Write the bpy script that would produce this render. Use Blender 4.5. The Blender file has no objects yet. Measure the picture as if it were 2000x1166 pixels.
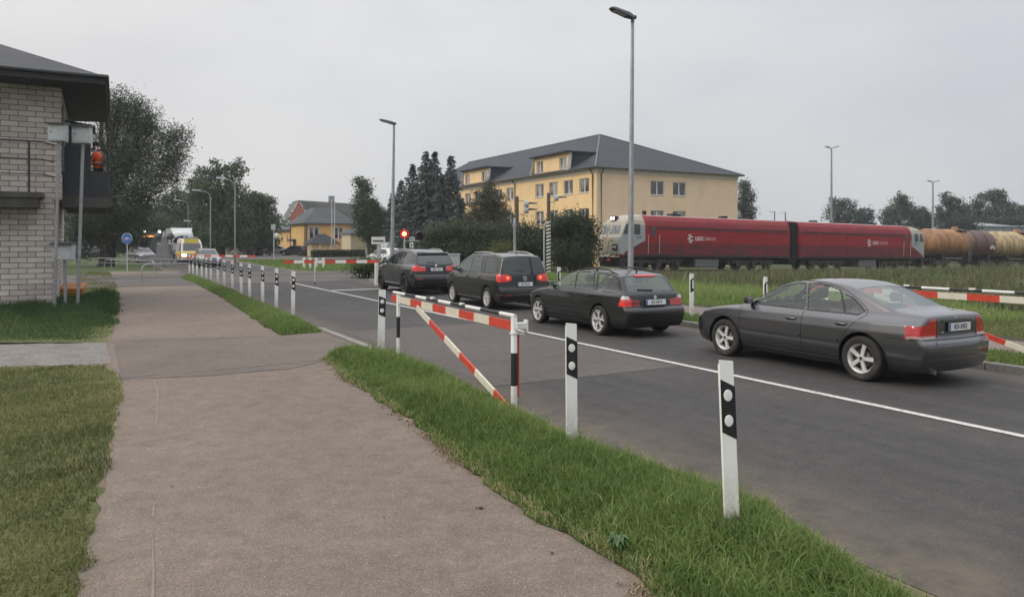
import bpy, bmesh, math, random
import numpy as np
from mathutils import Vector, Matrix
from mathutils.geometry import tessellate_polygon
PI = math.pi
random.seed(7); RNG = np.random.default_rng(7)
scene = bpy.context.scene
COL = scene.collection
# ------------------------------------------------------------------ survey of the place
F, HZ, CH = 1450.0, 472.0, 2.04            # focal length in photo pixels, horizon row, eye height
SA, CA = math.sin(math.radians(29.34)), math.cos(math.radians(29.34))
def G(px, py, z=0.0):                      # point of the ground plane read off the photo
    Y = (CH - z) * F / (py - HZ)
    return Vector(((px - 1000) / F * Y, Y, z))
def PT(px, py, Y):
    return Vector(((px - 1000) / F * Y, Y, CH - (py - HZ) / F * Y))
def R(u, v, z=0.0):                        # street frame: u along the road, v across it
    return Vector((-SA * u + CA * v, CA * u + SA * v, z))
ROADROT = math.radians(29.34)              # heading of +u measured from +Y, counter-clockwise
# ------------------------------------------------------------------ object helpers
def mesh_np(name, verts, faces, mats=None, midx=None, smooth=False, parent=None):
    """faces: (n,k) int array or list of such arrays / list of tuples"""
    me = bpy.data.meshes.new(name)
    verts = np.asarray(verts, dtype=np.float32)
    if isinstance(faces, np.ndarray):
        n, k = faces.shape
        me.vertices.add(len(verts)); me.vertices.foreach_set('co', verts.ravel())
        me.loops.add(n * k); me.loops.foreach_set('vertex_index', faces.astype(np.int32).ravel())
        me.polygons.add(n)
        me.polygons.foreach_set('loop_start', np.arange(0, n * k, k, dtype=np.int32))
        if midx is not None: me.polygons.foreach_set('material_index', np.asarray(midx, dtype=np.int32))
        if smooth: me.polygons.foreach_set('use_smooth', np.ones(n, dtype=bool))
        me.update(calc_edges=True); me.validate()
    else:
        me.from_pydata([tuple(map(float, v)) for v in verts], [], [tuple(int(i) for i in f) for f in faces])
        if midx is not None:
            for p, m in zip(me.polygons, midx): p.material_index = m
        if smooth:
            for p in me.polygons: p.use_smooth = True
        me.update()
    o = bpy.data.objects.new(name, me); COL.objects.link(o)
    for m in (mats if isinstance(mats, (list, tuple)) else [mats]):
        if m: me.materials.append(m)
    if parent: o.parent = parent
    return o
def tag(o, label=None, cat=None, group=None, kind=None):
    if label: o['label'] = label
    if cat: o['category'] = cat
    if group: o['group'] = group
    if kind: o['kind'] = kind
    return o
def thing(name, label, cat, loc=(0, 0, 0), rz=0.0, group=None):
    o = bpy.data.objects.new(name, None); COL.objects.link(o)
    o.empty_display_size = .2
    o.location = loc; o.rotation_euler = (0, 0, rz)
    return tag(o, label, cat, group)
def copy_tree(o, parent=None):
    c = o.copy(); COL.objects.link(c)
    if parent: c.parent = parent
    for ch in list(o.children): copy_tree(ch, c)
    return c
class MB:
    """collects shapes that become ONE mesh object"""
    def __init__(s): s.v = []; s.f = []; s.m = []; s.sm = []
    def add(s, vs, fs, m=0, smooth=False):
        b = len(s.v); s.v.extend([tuple(p) for p in vs])
        for f in fs: s.f.append(tuple(b + i for i in f)); s.m.append(m); s.sm.append(smooth)
        return s
    def box(s, c, d, m=0, rot=None, bev=0.0):
        x, y, z = d[0] / 2, d[1] / 2, d[2] / 2
        if bev <= 0:
            P = [Vector((a, b, e)) for e in (-z, z) for b in (-y, y) for a in (-x, x)]
            fs = [(0, 2, 3, 1), (4, 5, 7, 6), (0, 1, 5, 4), (2, 6, 7, 3), (0, 4, 6, 2), (1, 3, 7, 5)]
        else:
            bm = bmesh.new(); bmesh.ops.create_cube(bm, size=1)
            for v in bm.verts: v.co = Vector((v.co.x * 2 * x, v.co.y * 2 * y, v.co.z * 2 * z))
            bmesh.ops.bevel(bm, geom=bm.edges[:], offset=bev, segments=2, affect='EDGES', profile=.6)
            bm.verts.index_update()
            P = [v.co.copy() for v in bm.verts]; fs = [tuple(v.index for v in f.verts) for f in bm.faces]; bm.free()
        c = Vector(c)
        if rot is not None:
            M = rot if isinstance(rot, Matrix) else Matrix.Rotation(rot, 3, 'Z')
            P = [M @ p for p in P]
        return s.add([p + c for p in P], fs, m)
    def tube(s, pts, r, n=10, m=0, caps=True, smooth=True):
        pts = [Vector(p) for p in pts]; k = len(pts)
        rs = r if isinstance(r, (list, tuple)) else [r] * k
        vs = []; ref = None
        for i, p in enumerate(pts):
            d = (pts[min(i + 1, k - 1)] - pts[max(i - 1, 0)]).normalized()
            if ref is None:
                ref = Vector((0, 0, 1)) if abs(d.z) < .9 else Vector((1, 0, 0))
            a = d.cross(ref).normalized(); b = d.cross(a).normalized()
            ref = -b if False else ref
            for j in range(n):
                t = 2 * PI * j / n
                vs.append(p + (a * math.cos(t) + b * math.sin(t)) * rs[i])
        fs = [(i * n + j, i * n + (j + 1) % n, (i + 1) * n + (j + 1) % n, (i + 1) * n + j) for i in range(k - 1) for j in range(n)]
        s.add(vs, fs, m, smooth)
        if caps:
            s.add(vs[:n], [tuple(range(n))[::-1]], m); s.add(vs[-n:], [tuple(range(n))], m)
        return s
    def lathe(s, prof, n=24, m=0, c=(0, 0, 0), axis='Z', smooth=True):
        """prof: (r, h) list"""
        c = Vector(c); vs = []
        for r, h in prof:
            for j in range(n):
                t = 2 * PI * j / n; a, b = r * math.cos(t), r * math.sin(t)
                vs.append(c + (Vector((a, b, h)) if axis == 'Z' else Vector((a, h, b)) if axis == 'Y' else Vector((h, a, b))))
        k = len(prof)
        fs = [(i * n + j, i * n + (j + 1) % n, (i + 1) * n + (j + 1) % n, (i + 1) * n + j) for i in range(k - 1) for j in range(n)]
        return s.add(vs, fs, m, smooth)
    def prism(s, poly, d, m=0):
        """poly: 3-D points of one flat face, d: extrusion vector"""
        p = [Vector(q) for q in poly]; n = len(p); d = Vector(d)
        fs = [tuple(range(n))[::-1], tuple(range(n, 2 * n))] + [(i, (i + 1) % n, n + (i + 1) % n, n + i) for i in range(n)]
        return s.add(p + [q + d for q in p], fs, m)
    def quad(s, a, b, c, d, m=0): return s.add([a, b, c, d], [(0, 1, 2, 3)], m)
    def disc(s, c, nrm, r, n=20, m=0):
        c = Vector(c); nrm = Vector(nrm).normalized()
        a = nrm.orthogonal().normalized(); b = nrm.cross(a)
        return s.add([c + (a * math.cos(2 * PI * j / n) + b * math.sin(2 * PI * j / n)) * r for j in range(n)], [tuple(range(n))], m)
    def build(s, name, mats, parent=None, fix=True):
        o = mesh_np(name, s.v, s.f, mats, s.m, False, parent)
        for p, q in zip(o.data.polygons, s.sm): p.use_smooth = q
        if fix:
            bm = bmesh.new(); bm.from_mesh(o.data); bmesh.ops.recalc_face_normals(bm, faces=bm.faces[:]); bm.to_mesh(o.data); bm.free()
        return o
def catmull(pts, n=6, closed=True):
    P = [np.array(p, float) for p in pts]; k = len(P); out = []
    for i in range(k if closed else k - 1):
        g = lambda j: P[j % k] if closed else P[min(max(j, 0), k - 1)]
        a, b, c, d = g(i - 1), g(i), g(i + 1), g(i + 2)
        for t in np.linspace(0, 1, n, endpoint=False):
            out.append(.5 * (2 * b + (c - a) * t + (2 * a - 5 * b + 4 * c - d) * t * t + (3 * b - a - 3 * c + d) * t ** 3))
    if not closed: out.append(P[-1])
    return np.array(out)
def text_mesh(name, s, size, mat, parent=None, loc=(0, 0, 0), rot=None, ext=.002, align='CENTER', bold=0.0, squeeze=1.0):
    cu = bpy.data.curves.new(name, 'FONT'); cu.body = s; cu.size = size; cu.align_x = align; cu.align_y = 'CENTER'
    cu.extrude = ext; cu.offset = bold; cu.resolution_u = 3
    t = bpy.data.objects.new(name, cu); COL.objects.link(t)
    bpy.context.view_layer.update()
    me = bpy.data.meshes.new_from_object(t.evaluated_get(bpy.context.evaluated_depsgraph_get()))
    bpy.data.objects.remove(t); bpy.data.curves.remove(cu)
    me.name = name; me.materials.clear(); me.materials.append(mat)
    o = bpy.data.objects.new(name, me); COL.objects.link(o)
    M = (rot or Matrix.Identity(3)).to_4x4(); M.translation = Vector(loc)
    me.transform(M @ Matrix.Diagonal((squeeze, 1, 1, 1)))
    if parent: o.parent = parent
    return o
def frame3(xa, ya):                         # rotation with text x along xa, y along ya
    xa = Vector(xa).normalized(); ya = Vector(ya).normalized(); za = xa.cross(ya)
    return Matrix((xa, ya, za)).transposed()
# ------------------------------------------------------------------ materials
def nodes_of(m):
    m.use_nodes = True; nt = m.node_tree; nt.nodes.clear()
    out = nt.nodes.new('ShaderNodeOutputMaterial'); b = nt.nodes.new('ShaderNodeBsdfPrincipled')
    nt.links.new(b.outputs[0], out.inputs[0]); return nt, b, out
def N(nt, t, **kw):
    n = nt.nodes.new('ShaderNode' + t)
    for k, v in kw.items():
        if k.startswith('i_'): n.inputs[k[2:].replace('_', ' ')].default_value = v
        else: setattr(n, k, v)
    return n
def rgba(c): return (c[0], c[1], c[2], 1.0)
def noise(nt, scale, detail=4, rough=.55, coord='Object', stretch=None):
    tc = N(nt, 'TexCoord'); nz = N(nt, 'TexNoise'); nz.inputs['Scale'].default_value = scale
    nz.inputs['Detail'].default_value = detail; nz.inputs['Roughness'].default_value = rough
    src = tc.outputs[coord]
    if stretch:
        mp = N(nt, 'Mapping'); mp.inputs['Scale'].default_value = stretch; nt.links.new(src, mp.inputs[0]); src = mp.outputs[0]
    nt.links.new(src, nz.inputs['Vector']); return nz
def ramp(nt, src, stops, interp='LINEAR'):
    r = N(nt, 'ValToRGB'); e = r.color_ramp; e.interpolation = interp
    while len(e.elements) < len(stops): e.elements.new(.5)
    for el, (p, c) in zip(e.elements, stops):
        el.position = p; el.color = rgba(c) if not isinstance(c, (int, float)) else (c, c, c, 1)
    nt.links.new(src, r.inputs[0]); return r
def mixc(nt, fac, a, b, mode='MIX'):
    m = N(nt, 'Mix', data_type='RGBA', blend_type=mode)
    for s, x in ((m.inputs[0], fac), (m.inputs[6], a), (m.inputs[7], b)):
        if isinstance(x, (int, float)): s.default_value = x
        elif isinstance(x, (tuple, list)): s.default_value = rgba(x)
        else: nt.links.new(x, s)
    return m.outputs[2]
MATS = {}
def pm(name, col, rough=.6, metal=0.0, var=.12, scale=3.0, col2=None, bump=0.0, bscale=40.0, coat=0.0, emit=None, estr=0.0, spec=.5, stretch=None, dirt=None, dscale=1.5, dlo=.5, dhi=.75):
    """painted / plain surface with a little wear so that nothing is one flat colour"""
    if name in MATS: return MATS[name]
    m = bpy.data.materials.new(name); nt, b, out = nodes_of(m)
    c2 = col2 or tuple(min(1, x * (1 - var)) for x in col); c1 = col if col2 else tuple(min(1, x * (1 + var * .6)) for x in col)
    nz = noise(nt, scale, 5, .6, stretch=stretch)
    c = ramp(nt, nz.outputs[0], [(.32, c2), (.68, c1)]).outputs[0]
    if dirt:
        nd = noise(nt, dscale, 6, .65)
        c = mixc(nt, ramp(nt, nd.outputs[0], [(dlo, 0.0), (dhi, .85)]).outputs[0], c, dirt)
    nt.links.new(c, b.inputs['Base Color'])
    b.inputs['Roughness'].default_value = rough; b.inputs['Metallic'].default_value = metal
    b.inputs['Coat Weight'].default_value = coat; b.inputs['Coat Roughness'].default_value = .05
    b.inputs['Specular IOR Level'].default_value = spec
    if emit: b.inputs['Emission Color'].default_value = rgba(emit); b.inputs['Emission Strength'].default_value = estr
    if bump:
        nb = noise(nt, bscale, 4, .6); bp = N(nt, 'Bump'); bp.inputs['Strength'].default_value = bump; bp.inputs['Distance'].default_value = .02
        nt.links.new(nb.outputs[0], bp.inputs['Height']); nt.links.new(bp.outputs[0], b.inputs['Normal'])
    MATS[name] = m; return m
def glassmat(name, tint=(.55, .62, .58), alpha=.55, rough=.02):
    """window glass: fresnel reflection over a tinted see-through pane"""
    m = bpy.data.materials.new(name); m.use_nodes = True; nt = m.node_tree; nt.nodes.clear()
    out = N(nt, 'OutputMaterial'); tr = N(nt, 'BsdfTransparent'); tr.inputs[0].default_value = rgba(tint)
    gl = N(nt, 'BsdfGlossy'); gl.inputs['Roughness'].default_value = rough; gl.inputs[0].default_value = (.9, .95, .95, 1)
    fr = N(nt, 'LayerWeight'); pw = N(nt, 'Math', operation='POWER'); pw.inputs[1].default_value = 4.0; nt.links.new(fr.outputs['Facing'], pw.inputs[0])
    mr = N(nt, 'MapRange'); mr.inputs['To Min'].default_value = .11; mr.inputs['To Max'].default_value = 1.0; nt.links.new(pw.outputs[0], mr.inputs[0])
    mx = N(nt, 'MixShader'); nt.links.new(mr.outputs[0], mx.inputs[0]); nt.links.new(tr.outputs[0], mx.inputs[1]); nt.links.new(gl.outputs[0], mx.inputs[2])
    nt.links.new(mx.outputs[0], out.inputs[0]); return m
# ------------------------------------------------------------------ camera, light, sky
cam = bpy.data.cameras.new('camera'); cam_o = bpy.data.objects.new('camera', cam); COL.objects.link(cam_o)
cam.sensor_width = 36; cam.lens = F / 2000 * 36; cam.shift_y = -(583 - HZ) / 2000; cam.clip_end = 6000; cam.clip_start = .1
cam_o.location = (0, 0, CH); cam_o.rotation_euler = (PI / 2, 0, 0); scene.camera = cam_o
SUN_DIR = Vector((-.80, -.25, 0)).normalized(); SUN_EL = math.radians(34)
sd = SUN_DIR * math.cos(SUN_EL) + Vector((0, 0, math.sin(SUN_EL)))
sun = bpy.data.lights.new('sun', 'SUN'); sun.energy = 1.3; sun.angle = math.radians(22); sun.color = (1, .93, .83)
sun_o = bpy.data.objects.new('sun', sun); COL.objects.link(sun_o); sun_o.location = (-30, -10, 40)
sun_o.rotation_euler = sd.to_track_quat('Z', 'Y').to_euler()
w = bpy.data.worlds.new('World'); scene.world = w; w.use_nodes = True; nt = w.node_tree; nt.nodes.clear()
out = N(nt, 'OutputWorld'); bg = N(nt, 'Background'); bg.inputs[1].default_value = .1
sk = N(nt, 'TexSky', sky_type='NISHITA'); sk.sun_disc = False; sk.sun_elevation = SUN_EL; sk.sun_rotation = math.atan2(SUN_DIR.x, SUN_DIR.y)
sk.air_density = 1.5; sk.dust_density = 4.0; sk.ozone_density = 1.0
tc = N(nt, 'TexCoord'); sep = N(nt, 'SeparateXYZ'); nt.links.new(tc.outputs['Generated'], sep.inputs[0])
# overcast deck: even near the horizon, brighter overhead (the usual overcast sky), with soft cloud structure
up = ramp(nt, sep.outputs[2], [(0.0, .67), (.10, .685), (.32, .76), (.6, 1.3), (1.0, 1.85)])
mp = N(nt, 'Mapping'); mp.inputs['Scale'].default_value = (1, 1, 2.6); nt.links.new(tc.outputs['Generated'], mp.inputs[0])
nz = N(nt, 'TexNoise'); nz.inputs['Scale'].default_value = 2.6; nz.inputs['Detail'].default_value = 6; nz.inputs['Roughness'].default_value = .5
nt.links.new(mp.outputs[0], nz.inputs['Vector'])
cl = ramp(nt, nz.outputs[0], [(.3, (.90, .905, .94)), (.5, (.99, .99, .995)), (.7, (1.06, 1.05, 1.035))])
lr = ramp(nt, sep.outputs[0], [(0.0, (1.07, 1.03, .985)), (.35, (1.0, 1.0, 1.01)), (.75, (.87, .885, .93)), (1, (.85, .87, .93))])
mr = N(nt, 'MapRange'); mr.inputs['From Min'].default_value = -1; nt.links.new(sep.outputs[0], mr.inputs[0]); nt.links.new(mr.outputs[0], lr.inputs[0])
c = mixc(nt, 1.0, up.outputs[0], cl.outputs[0], 'MULTIPLY'); c = mixc(nt, 1.0, c, lr.outputs[0], 'MULTIPLY')
sc = N(nt, 'VectorMath', operation='SCALE'); sc.inputs['Scale'].default_value = 10.95; nt.links.new(c, sc.inputs[0])
c = mixc(nt, .93, sk.outputs[0], sc.outputs[0])
nt.links.new(c, bg.inputs[0]); nt.links.new(bg.outputs[0], out.inputs[0])
vs = scene.view_settings; vs.view_transform = 'Standard'; vs.look = 'None'; vs.exposure = 0; vs.gamma = 1; vs.use_curve_mapping = False
scene.cycles.max_bounces = 8; scene.cycles.transparent_max_bounces = 12; scene.cycles.diffuse_bounces = 3; scene.cycles.glossy_bounces = 4
scene.cycles.use_denoising = True
# ------------------------------------------------------------------ vehicle shell generator
def sdf_points(px, pz, poly):
    A = np.asarray(poly, float); B = np.roll(A, -1, 0)
    d = np.full(px.shape, 1e9); ins = np.zeros(px.shape, bool)
    for (x0, z0), (x1, z1) in zip(A, B):
        ex, ez = x1 - x0, z1 - z0; L = ex * ex + ez * ez + 1e-12
        t = np.clip(((px - x0) * ex + (pz - z0) * ez) / L, 0, 1)
        d = np.minimum(d, (px - x0 - t * ex) ** 2 + (pz - z0 - t * ez) ** 2)
        c = (z0 > pz) != (z1 > pz)
        if abs(ez) > 1e-12: ins ^= c & (px < x0 + (pz - z0) / ez * ex)
    d = np.sqrt(d); return np.where(ins, -d, d)
def nearest(px, pz, poly):
    A = np.asarray(poly, float); B = np.roll(A, -1, 0)
    bd = np.full(px.shape, 1e9); bx = px.copy(); bz = pz.copy()
    for (x0, z0), (x1, z1) in zip(A, B):
        ex, ez = x1 - x0, z1 - z0; L = ex * ex + ez * ez + 1e-12
        t = np.clip(((px - x0) * ex + (pz - z0) * ez) / L, 0, 1)
        qx, qz = x0 + t * ex, z0 + t * ez; d = (px - qx) ** 2 + (pz - qz) ** 2
        k = d < bd; bd = np.where(k, d, bd); bx = np.where(k, qx, bx); bz = np.where(k, qz, bz)
    return np.sqrt(bd), bx, bz
def grow(poly, m):
    A = np.asarray(poly, float); t = np.roll(A, -1, 0) - np.roll(A, 1, 0)
    n = np.stack([t[:, 1], -t[:, 0]], 1); n /= np.linalg.norm(n, axis=1, keepdims=True) + 1e-9
    area = np.sum(A[:, 0] * np.roll(A[:, 1], -1) - np.roll(A[:, 0], -1) * A[:, 1])
    return A + n * (m if area > 0 else -m)
class Shell:
    def __init__(s, side, W, plan, plan_top=None, belt=.95, crown=.08, kend=.1, k=.06, a=None, zc=.6, smooth=5, endw=.45, polyside=None):
        s.side = catmull(side, smooth) if smooth > 1 else np.asarray(side, float)
        s.x0, s.x1 = s.side[:, 0].min(), s.side[:, 0].max(); s.z0, s.z1 = s.side[:, 1].min(), s.side[:, 1].max()
        s.W = np.asarray(W, float); s.plan = np.asarray(plan, float); s.pt = np.asarray(plan_top if plan_top else plan, float)
        s.belt, s.crown, s.kend, s.k, s.zc, s.endw = belt, crown, kend, k, zc, endw
        s.L = s.x1 - s.x0; s.xm = (s.x0 + s.x1) / 2; s.a = a if a else s.L / 2 - .8
        s.h = max(.01, s.L / 480); gx = np.arange(s.x0 - .5, s.x1 + .5, s.h); gz = np.arange(s.z0 - .4, s.z1 + .5, s.h)
        X, Z = np.meshgrid(gx, gz, indexing='ij'); s.g = sdf_points(X, Z, s.side); s.gx, s.gz = gx, gz
        s.ym = s.W[:, 1].max()
    def f(s, x, y, z):
        xr = (x - s.xm); e = np.clip((np.abs(xr) / (s.L / 2) - s.endw) / (1 - s.endw), 0, 1)
        X = x + np.sign(xr) * s.kend * y * y * e
        Z = z + s.crown * y * y * np.clip((z - s.zc) / (s.z1 - s.zc), 0, 1)
        fx = np.clip((X - s.gx[0]) / s.h, 0, len(s.gx) - 1.001); fz = np.clip((Z - s.gz[0]) / s.h, 0, len(s.gz) - 1.001)
        i = fx.astype(int); j = fz.astype(int); u = fx - i; v = fz - j; g = s.g
        d1 = g[i, j] * (1 - u) * (1 - v) + g[i + 1, j] * u * (1 - v) + g[i, j + 1] * (1 - u) * v + g[i + 1, j + 1] * u * v
        w = np.interp(z, s.W[:, 0], s.W[:, 1])
        p = np.interp(x, s.plan[:, 0], s.plan[:, 1]); q = np.interp(x, s.pt[:, 0], s.pt[:, 1])
        t = np.clip((z - s.belt + .06) / .12, 0, 1); d2 = np.abs(y) - w * (p * (1 - t) + q * t)
        h = np.clip(.5 + .5 * (d1 - d2) / s.k, 0, 1)
        return d2 + (d1 - d2) * h + s.k * h * (1 - h)
    def bis(s, O, T, n=26):
        lo = np.zeros(len(O)); hi = np.ones(len(O)); D = T - O
        for _ in range(n):
            m = (lo + hi) / 2; P = O + D * m[:, None]; ins = s.f(P[:, 0], P[:, 1], P[:, 2]) < 0
            lo = np.where(ins, m, lo); hi = np.where(ins, hi, m)
        return O + D * ((lo + hi) / 2)[:, None]
    def on(s, proj, a, b, sgn=1):
        """surface point over the 2-D point (a,b) of one projection"""
        a = np.asarray(a, float); b = np.asarray(b, float); z0 = np.zeros_like(a)
        if proj == 'side': O = np.stack([a, z0, b], 1); T = np.stack([a, z0 + sgn * (s.ym + .3), b], 1)
        elif proj == 'rear': O = np.stack([z0 + s.xm - s.a * .8, a, b], 1); T = np.stack([z0 + s.x0 - .4, a, b], 1)
        elif proj == 'front': O = np.stack([z0 + s.xm + s.a * .8, a, b], 1); T = np.stack([z0 + s.x1 + .4, a, b], 1)
        else: O = np.stack([a, b, z0 + s.zc], 1); T = np.stack([a, b, z0 + s.z1 + .4], 1)
        return s.bis(O, T)
    def nrm(s, P, e=.012):
        g = []
        for k in range(3):
            d = np.zeros(3); d[k] = e; A = P + d; B = P - d
            g.append(s.f(A[:, 0], A[:, 1], A[:, 2]) - s.f(B[:, 0], B[:, 1], B[:, 2]))
        g = np.stack(g, 1); return g / (np.linalg.norm(g, axis=1, keepdims=True) + 1e-9)
    def grid(s, cell):
        nx, ny, nz = int(s.L / cell) + 1, int(2 * s.ym / (cell * 1.3)) + 1, int((s.z1 - s.z0) / cell) + 1
        xs = np.linspace(s.x0 - .15, s.x1 + .15, nx + 1); ys = np.linspace(-s.ym - .12, s.ym + .12, ny + 1); zs = np.linspace(s.z0 - .12, s.z1 + .12, nz + 1)
        ids = np.full((nx + 1, ny + 1, nz + 1), -1); m = np.zeros(ids.shape, bool)
        m[0] = m[-1] = True; m[:, 0] = m[:, -1] = True; m[:, :, 0] = m[:, :, -1] = True
        I = np.argwhere(m); ids[m] = np.arange(len(I))
        T = np.stack([xs[I[:, 0]], ys[I[:, 1]], zs[I[:, 2]]], 1)
        O = np.stack([np.clip(T[:, 0] - s.xm, -s.a, s.a) + s.xm, np.zeros(len(T)), np.full(len(T), s.zc)], 1)
        P = s.bis(O, T); Q = []
        def q(A, flip):
            a, b, c, d = A[:-1, :-1], A[1:, :-1], A[1:, 1:], A[:-1, 1:]
            f = np.stack([x.ravel() for x in ((a, d, c, b) if flip else (a, b, c, d))], 1); Q.append(f)
        q(ids[0], True); q(ids[-1], False); q(ids[:, 0], False); q(ids[:, -1], True); q(ids[:, :, 0], True); q(ids[:, :, -1], False)
        return P, np.concatenate(Q)
def circle(cx, cz, r, n=40): return [(cx + r * math.cos(2 * PI * i / n), cz + r * math.sin(2 * PI * i / n)) for i in range(n)]
def build_shell(sh, root, cell, regions, mats, body_name='body', body_mat='paint'):
    """regions: dicts (n part name or None for an opening, m material key, p projection, poly, y side(s), s smoothing, d push-out, xr x-range)
       each region becomes a mesh of its own; later ones win"""
    P, Q = sh.grid(cell); C = P[Q].mean(1)
    n = np.cross(P[Q[:, 2]] - P[Q[:, 0]], P[Q[:, 3]] - P[Q[:, 1]]); n /= np.linalg.norm(n, axis=1, keepdims=True) + 1e-12
    lab = np.zeros(len(Q), int); parts = [(body_name, body_mat, 0.0, None)]; vn = sh.nrm(P)
    AX = {'side': (0, 2), 'rear': (1, 2), 'front': (1, 2), 'top': (0, 1)}
    def facing(p, sg, nn, cc):
        return (cc[:, 1] * sg > .25) & (nn[:, 1] * sg > .22) if p == 'side' else nn[:, 0] < -.22 if p == 'rear' else nn[:, 0] > .22 if p == 'front' else nn[:, 2] > .22
    snaps = []; ids = {}
    for r in regions:
        sides = {2: (1, -1), 0: (1, -1)}.get(r.get('y', 0), (r.get('y', 0),)) if r['p'] == 'side' else (1,)
        poly = catmull(r['poly'], r.get('s', 0)) if r.get('s', 0) > 1 else np.asarray(r['poly'], float)
        if r.get('grow'): poly = grow(poly, r['grow'])
        first = None
        for sg in sides:
            if r['n'] in ('bumper', 'front_bumper', 'boot_lid', 'cab', 'skirt'): key = r['n']
            elif r['n'] in ('tail_light', 'reversing_lamp', 'indicator', 'inner_lamp', 'headlight'):
                key = (r['n'], r['m'], sg if r['p'] == 'side' else int(np.sign(poly[:, 0 if r['p'] != 'top' else 1].mean())))
            else: key = None
            if key is not None and key in ids: first = ids[key]
            elif first is None or r.get('y', 0) == 2 or key is not None:
                parts.append((r['n'], r.get('m'), r.get('d', 0.0), r.get('under'))); first = len(parts) - 1
                if key is not None: ids[key] = first
            i, j = AX[r['p']]; ins = sdf_points(C[:, i], C[:, j], poly) < 0
            if r['n'] is None: ok = ins & (C[:, 1] * sg > sh.ym * .55)
            else: ok = ins & facing(r['p'], sg, n, C)
            if r.get('xr'): ok &= (C[:, 0] > r['xr'][0]) & (C[:, 0] < r['xr'][1])
            lab[ok] = first; snaps.append((first, r['p'], sg, poly))
    V = P.copy()
    for k, p, sg, poly in snaps:
        inn = np.zeros(len(P), bool); onn = np.zeros(len(P), bool)
        fi = lab == k; inn[Q[fi].ravel()] = True; onn[Q[~fi].ravel()] = True
        i, j = AX[p]; c = np.nonzero(inn & onn & facing(p, sg, vn, P))[0]
        if not len(c): continue
        d, qx, qz = nearest(V[c, i], V[c, j], poly); ok = d < cell * 1.0; c = c[ok]
        if len(c):
            nv = sh.on(p, qx[ok], qz[ok], sg); near_ = np.linalg.norm(nv - V[c], axis=1) < cell * 1.5; V[c[near_]] = nv[near_]
    made = {}
    for k, (name, mk, d, under) in enumerate(parts):
        fi = np.nonzero(lab == k)[0]
        if name is None or not len(fi): continue
        u, inv = np.unique(Q[fi], return_inverse=True); vv = V[u]
        if d: vv = vv + vn[u] * d
        o = mesh_np(name, vv, inv.reshape(-1, 4), [mats[mk]], None, True, root)
        made.setdefault(name, []).append(o)
        if under and under in made:
            par = min(made[under], key=lambda q: abs(np.mean([q.data.vertices[0].co.y]) - vv[:, 1].mean()))
            o.parent = par
    return made
def ribbon(sh, name, mat, proj, pts, w, h, sgn=1, parent=None, step=.04, mb=None, s=1):
    """raised strip lying on the shell along a 2-D line"""
    L = catmull(pts, s, False) if s > 1 else np.asarray(pts, float); out = [L[0]]
    for a, b in zip(L[:-1], L[1:]):
        k = max(1, int(np.linalg.norm(b - a) / step)); out += [a + (b - a) * t / k for t in range(1, k + 1)]
    L = np.array(out); t = np.gradient(L, axis=0); t /= np.linalg.norm(t, axis=1, keepdims=True) + 1e-9; nn = np.stack([-t[:, 1], t[:, 0]], 1)
    A = L + nn * w / 2; B = L - nn * w / 2
    PA = sh.on(proj, A[:, 0], A[:, 1], sgn); PB = sh.on(proj, B[:, 0], B[:, 1], sgn); NA = sh.nrm(PA); NB = sh.nrm(PB)
    k = len(L); vs = np.concatenate([PA - NA * .004, PA + NA * h, PB + NB * h, PB - NB * .004])
    fs = [(j * k + i, j * k + i + 1, (j + 1) * k + i + 1, (j + 1) * k + i) for j in range(3) for i in range(k - 1)]
    fs += [(0, k, 2 * k, 3 * k), (k - 1, 2 * k - 1, 3 * k - 1, 4 * k - 1)]
    if mb is not None: mb.add(vs, fs); return mb
    m = MB(); m.add(vs, fs); return m.build(name, [mat], parent)
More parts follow.
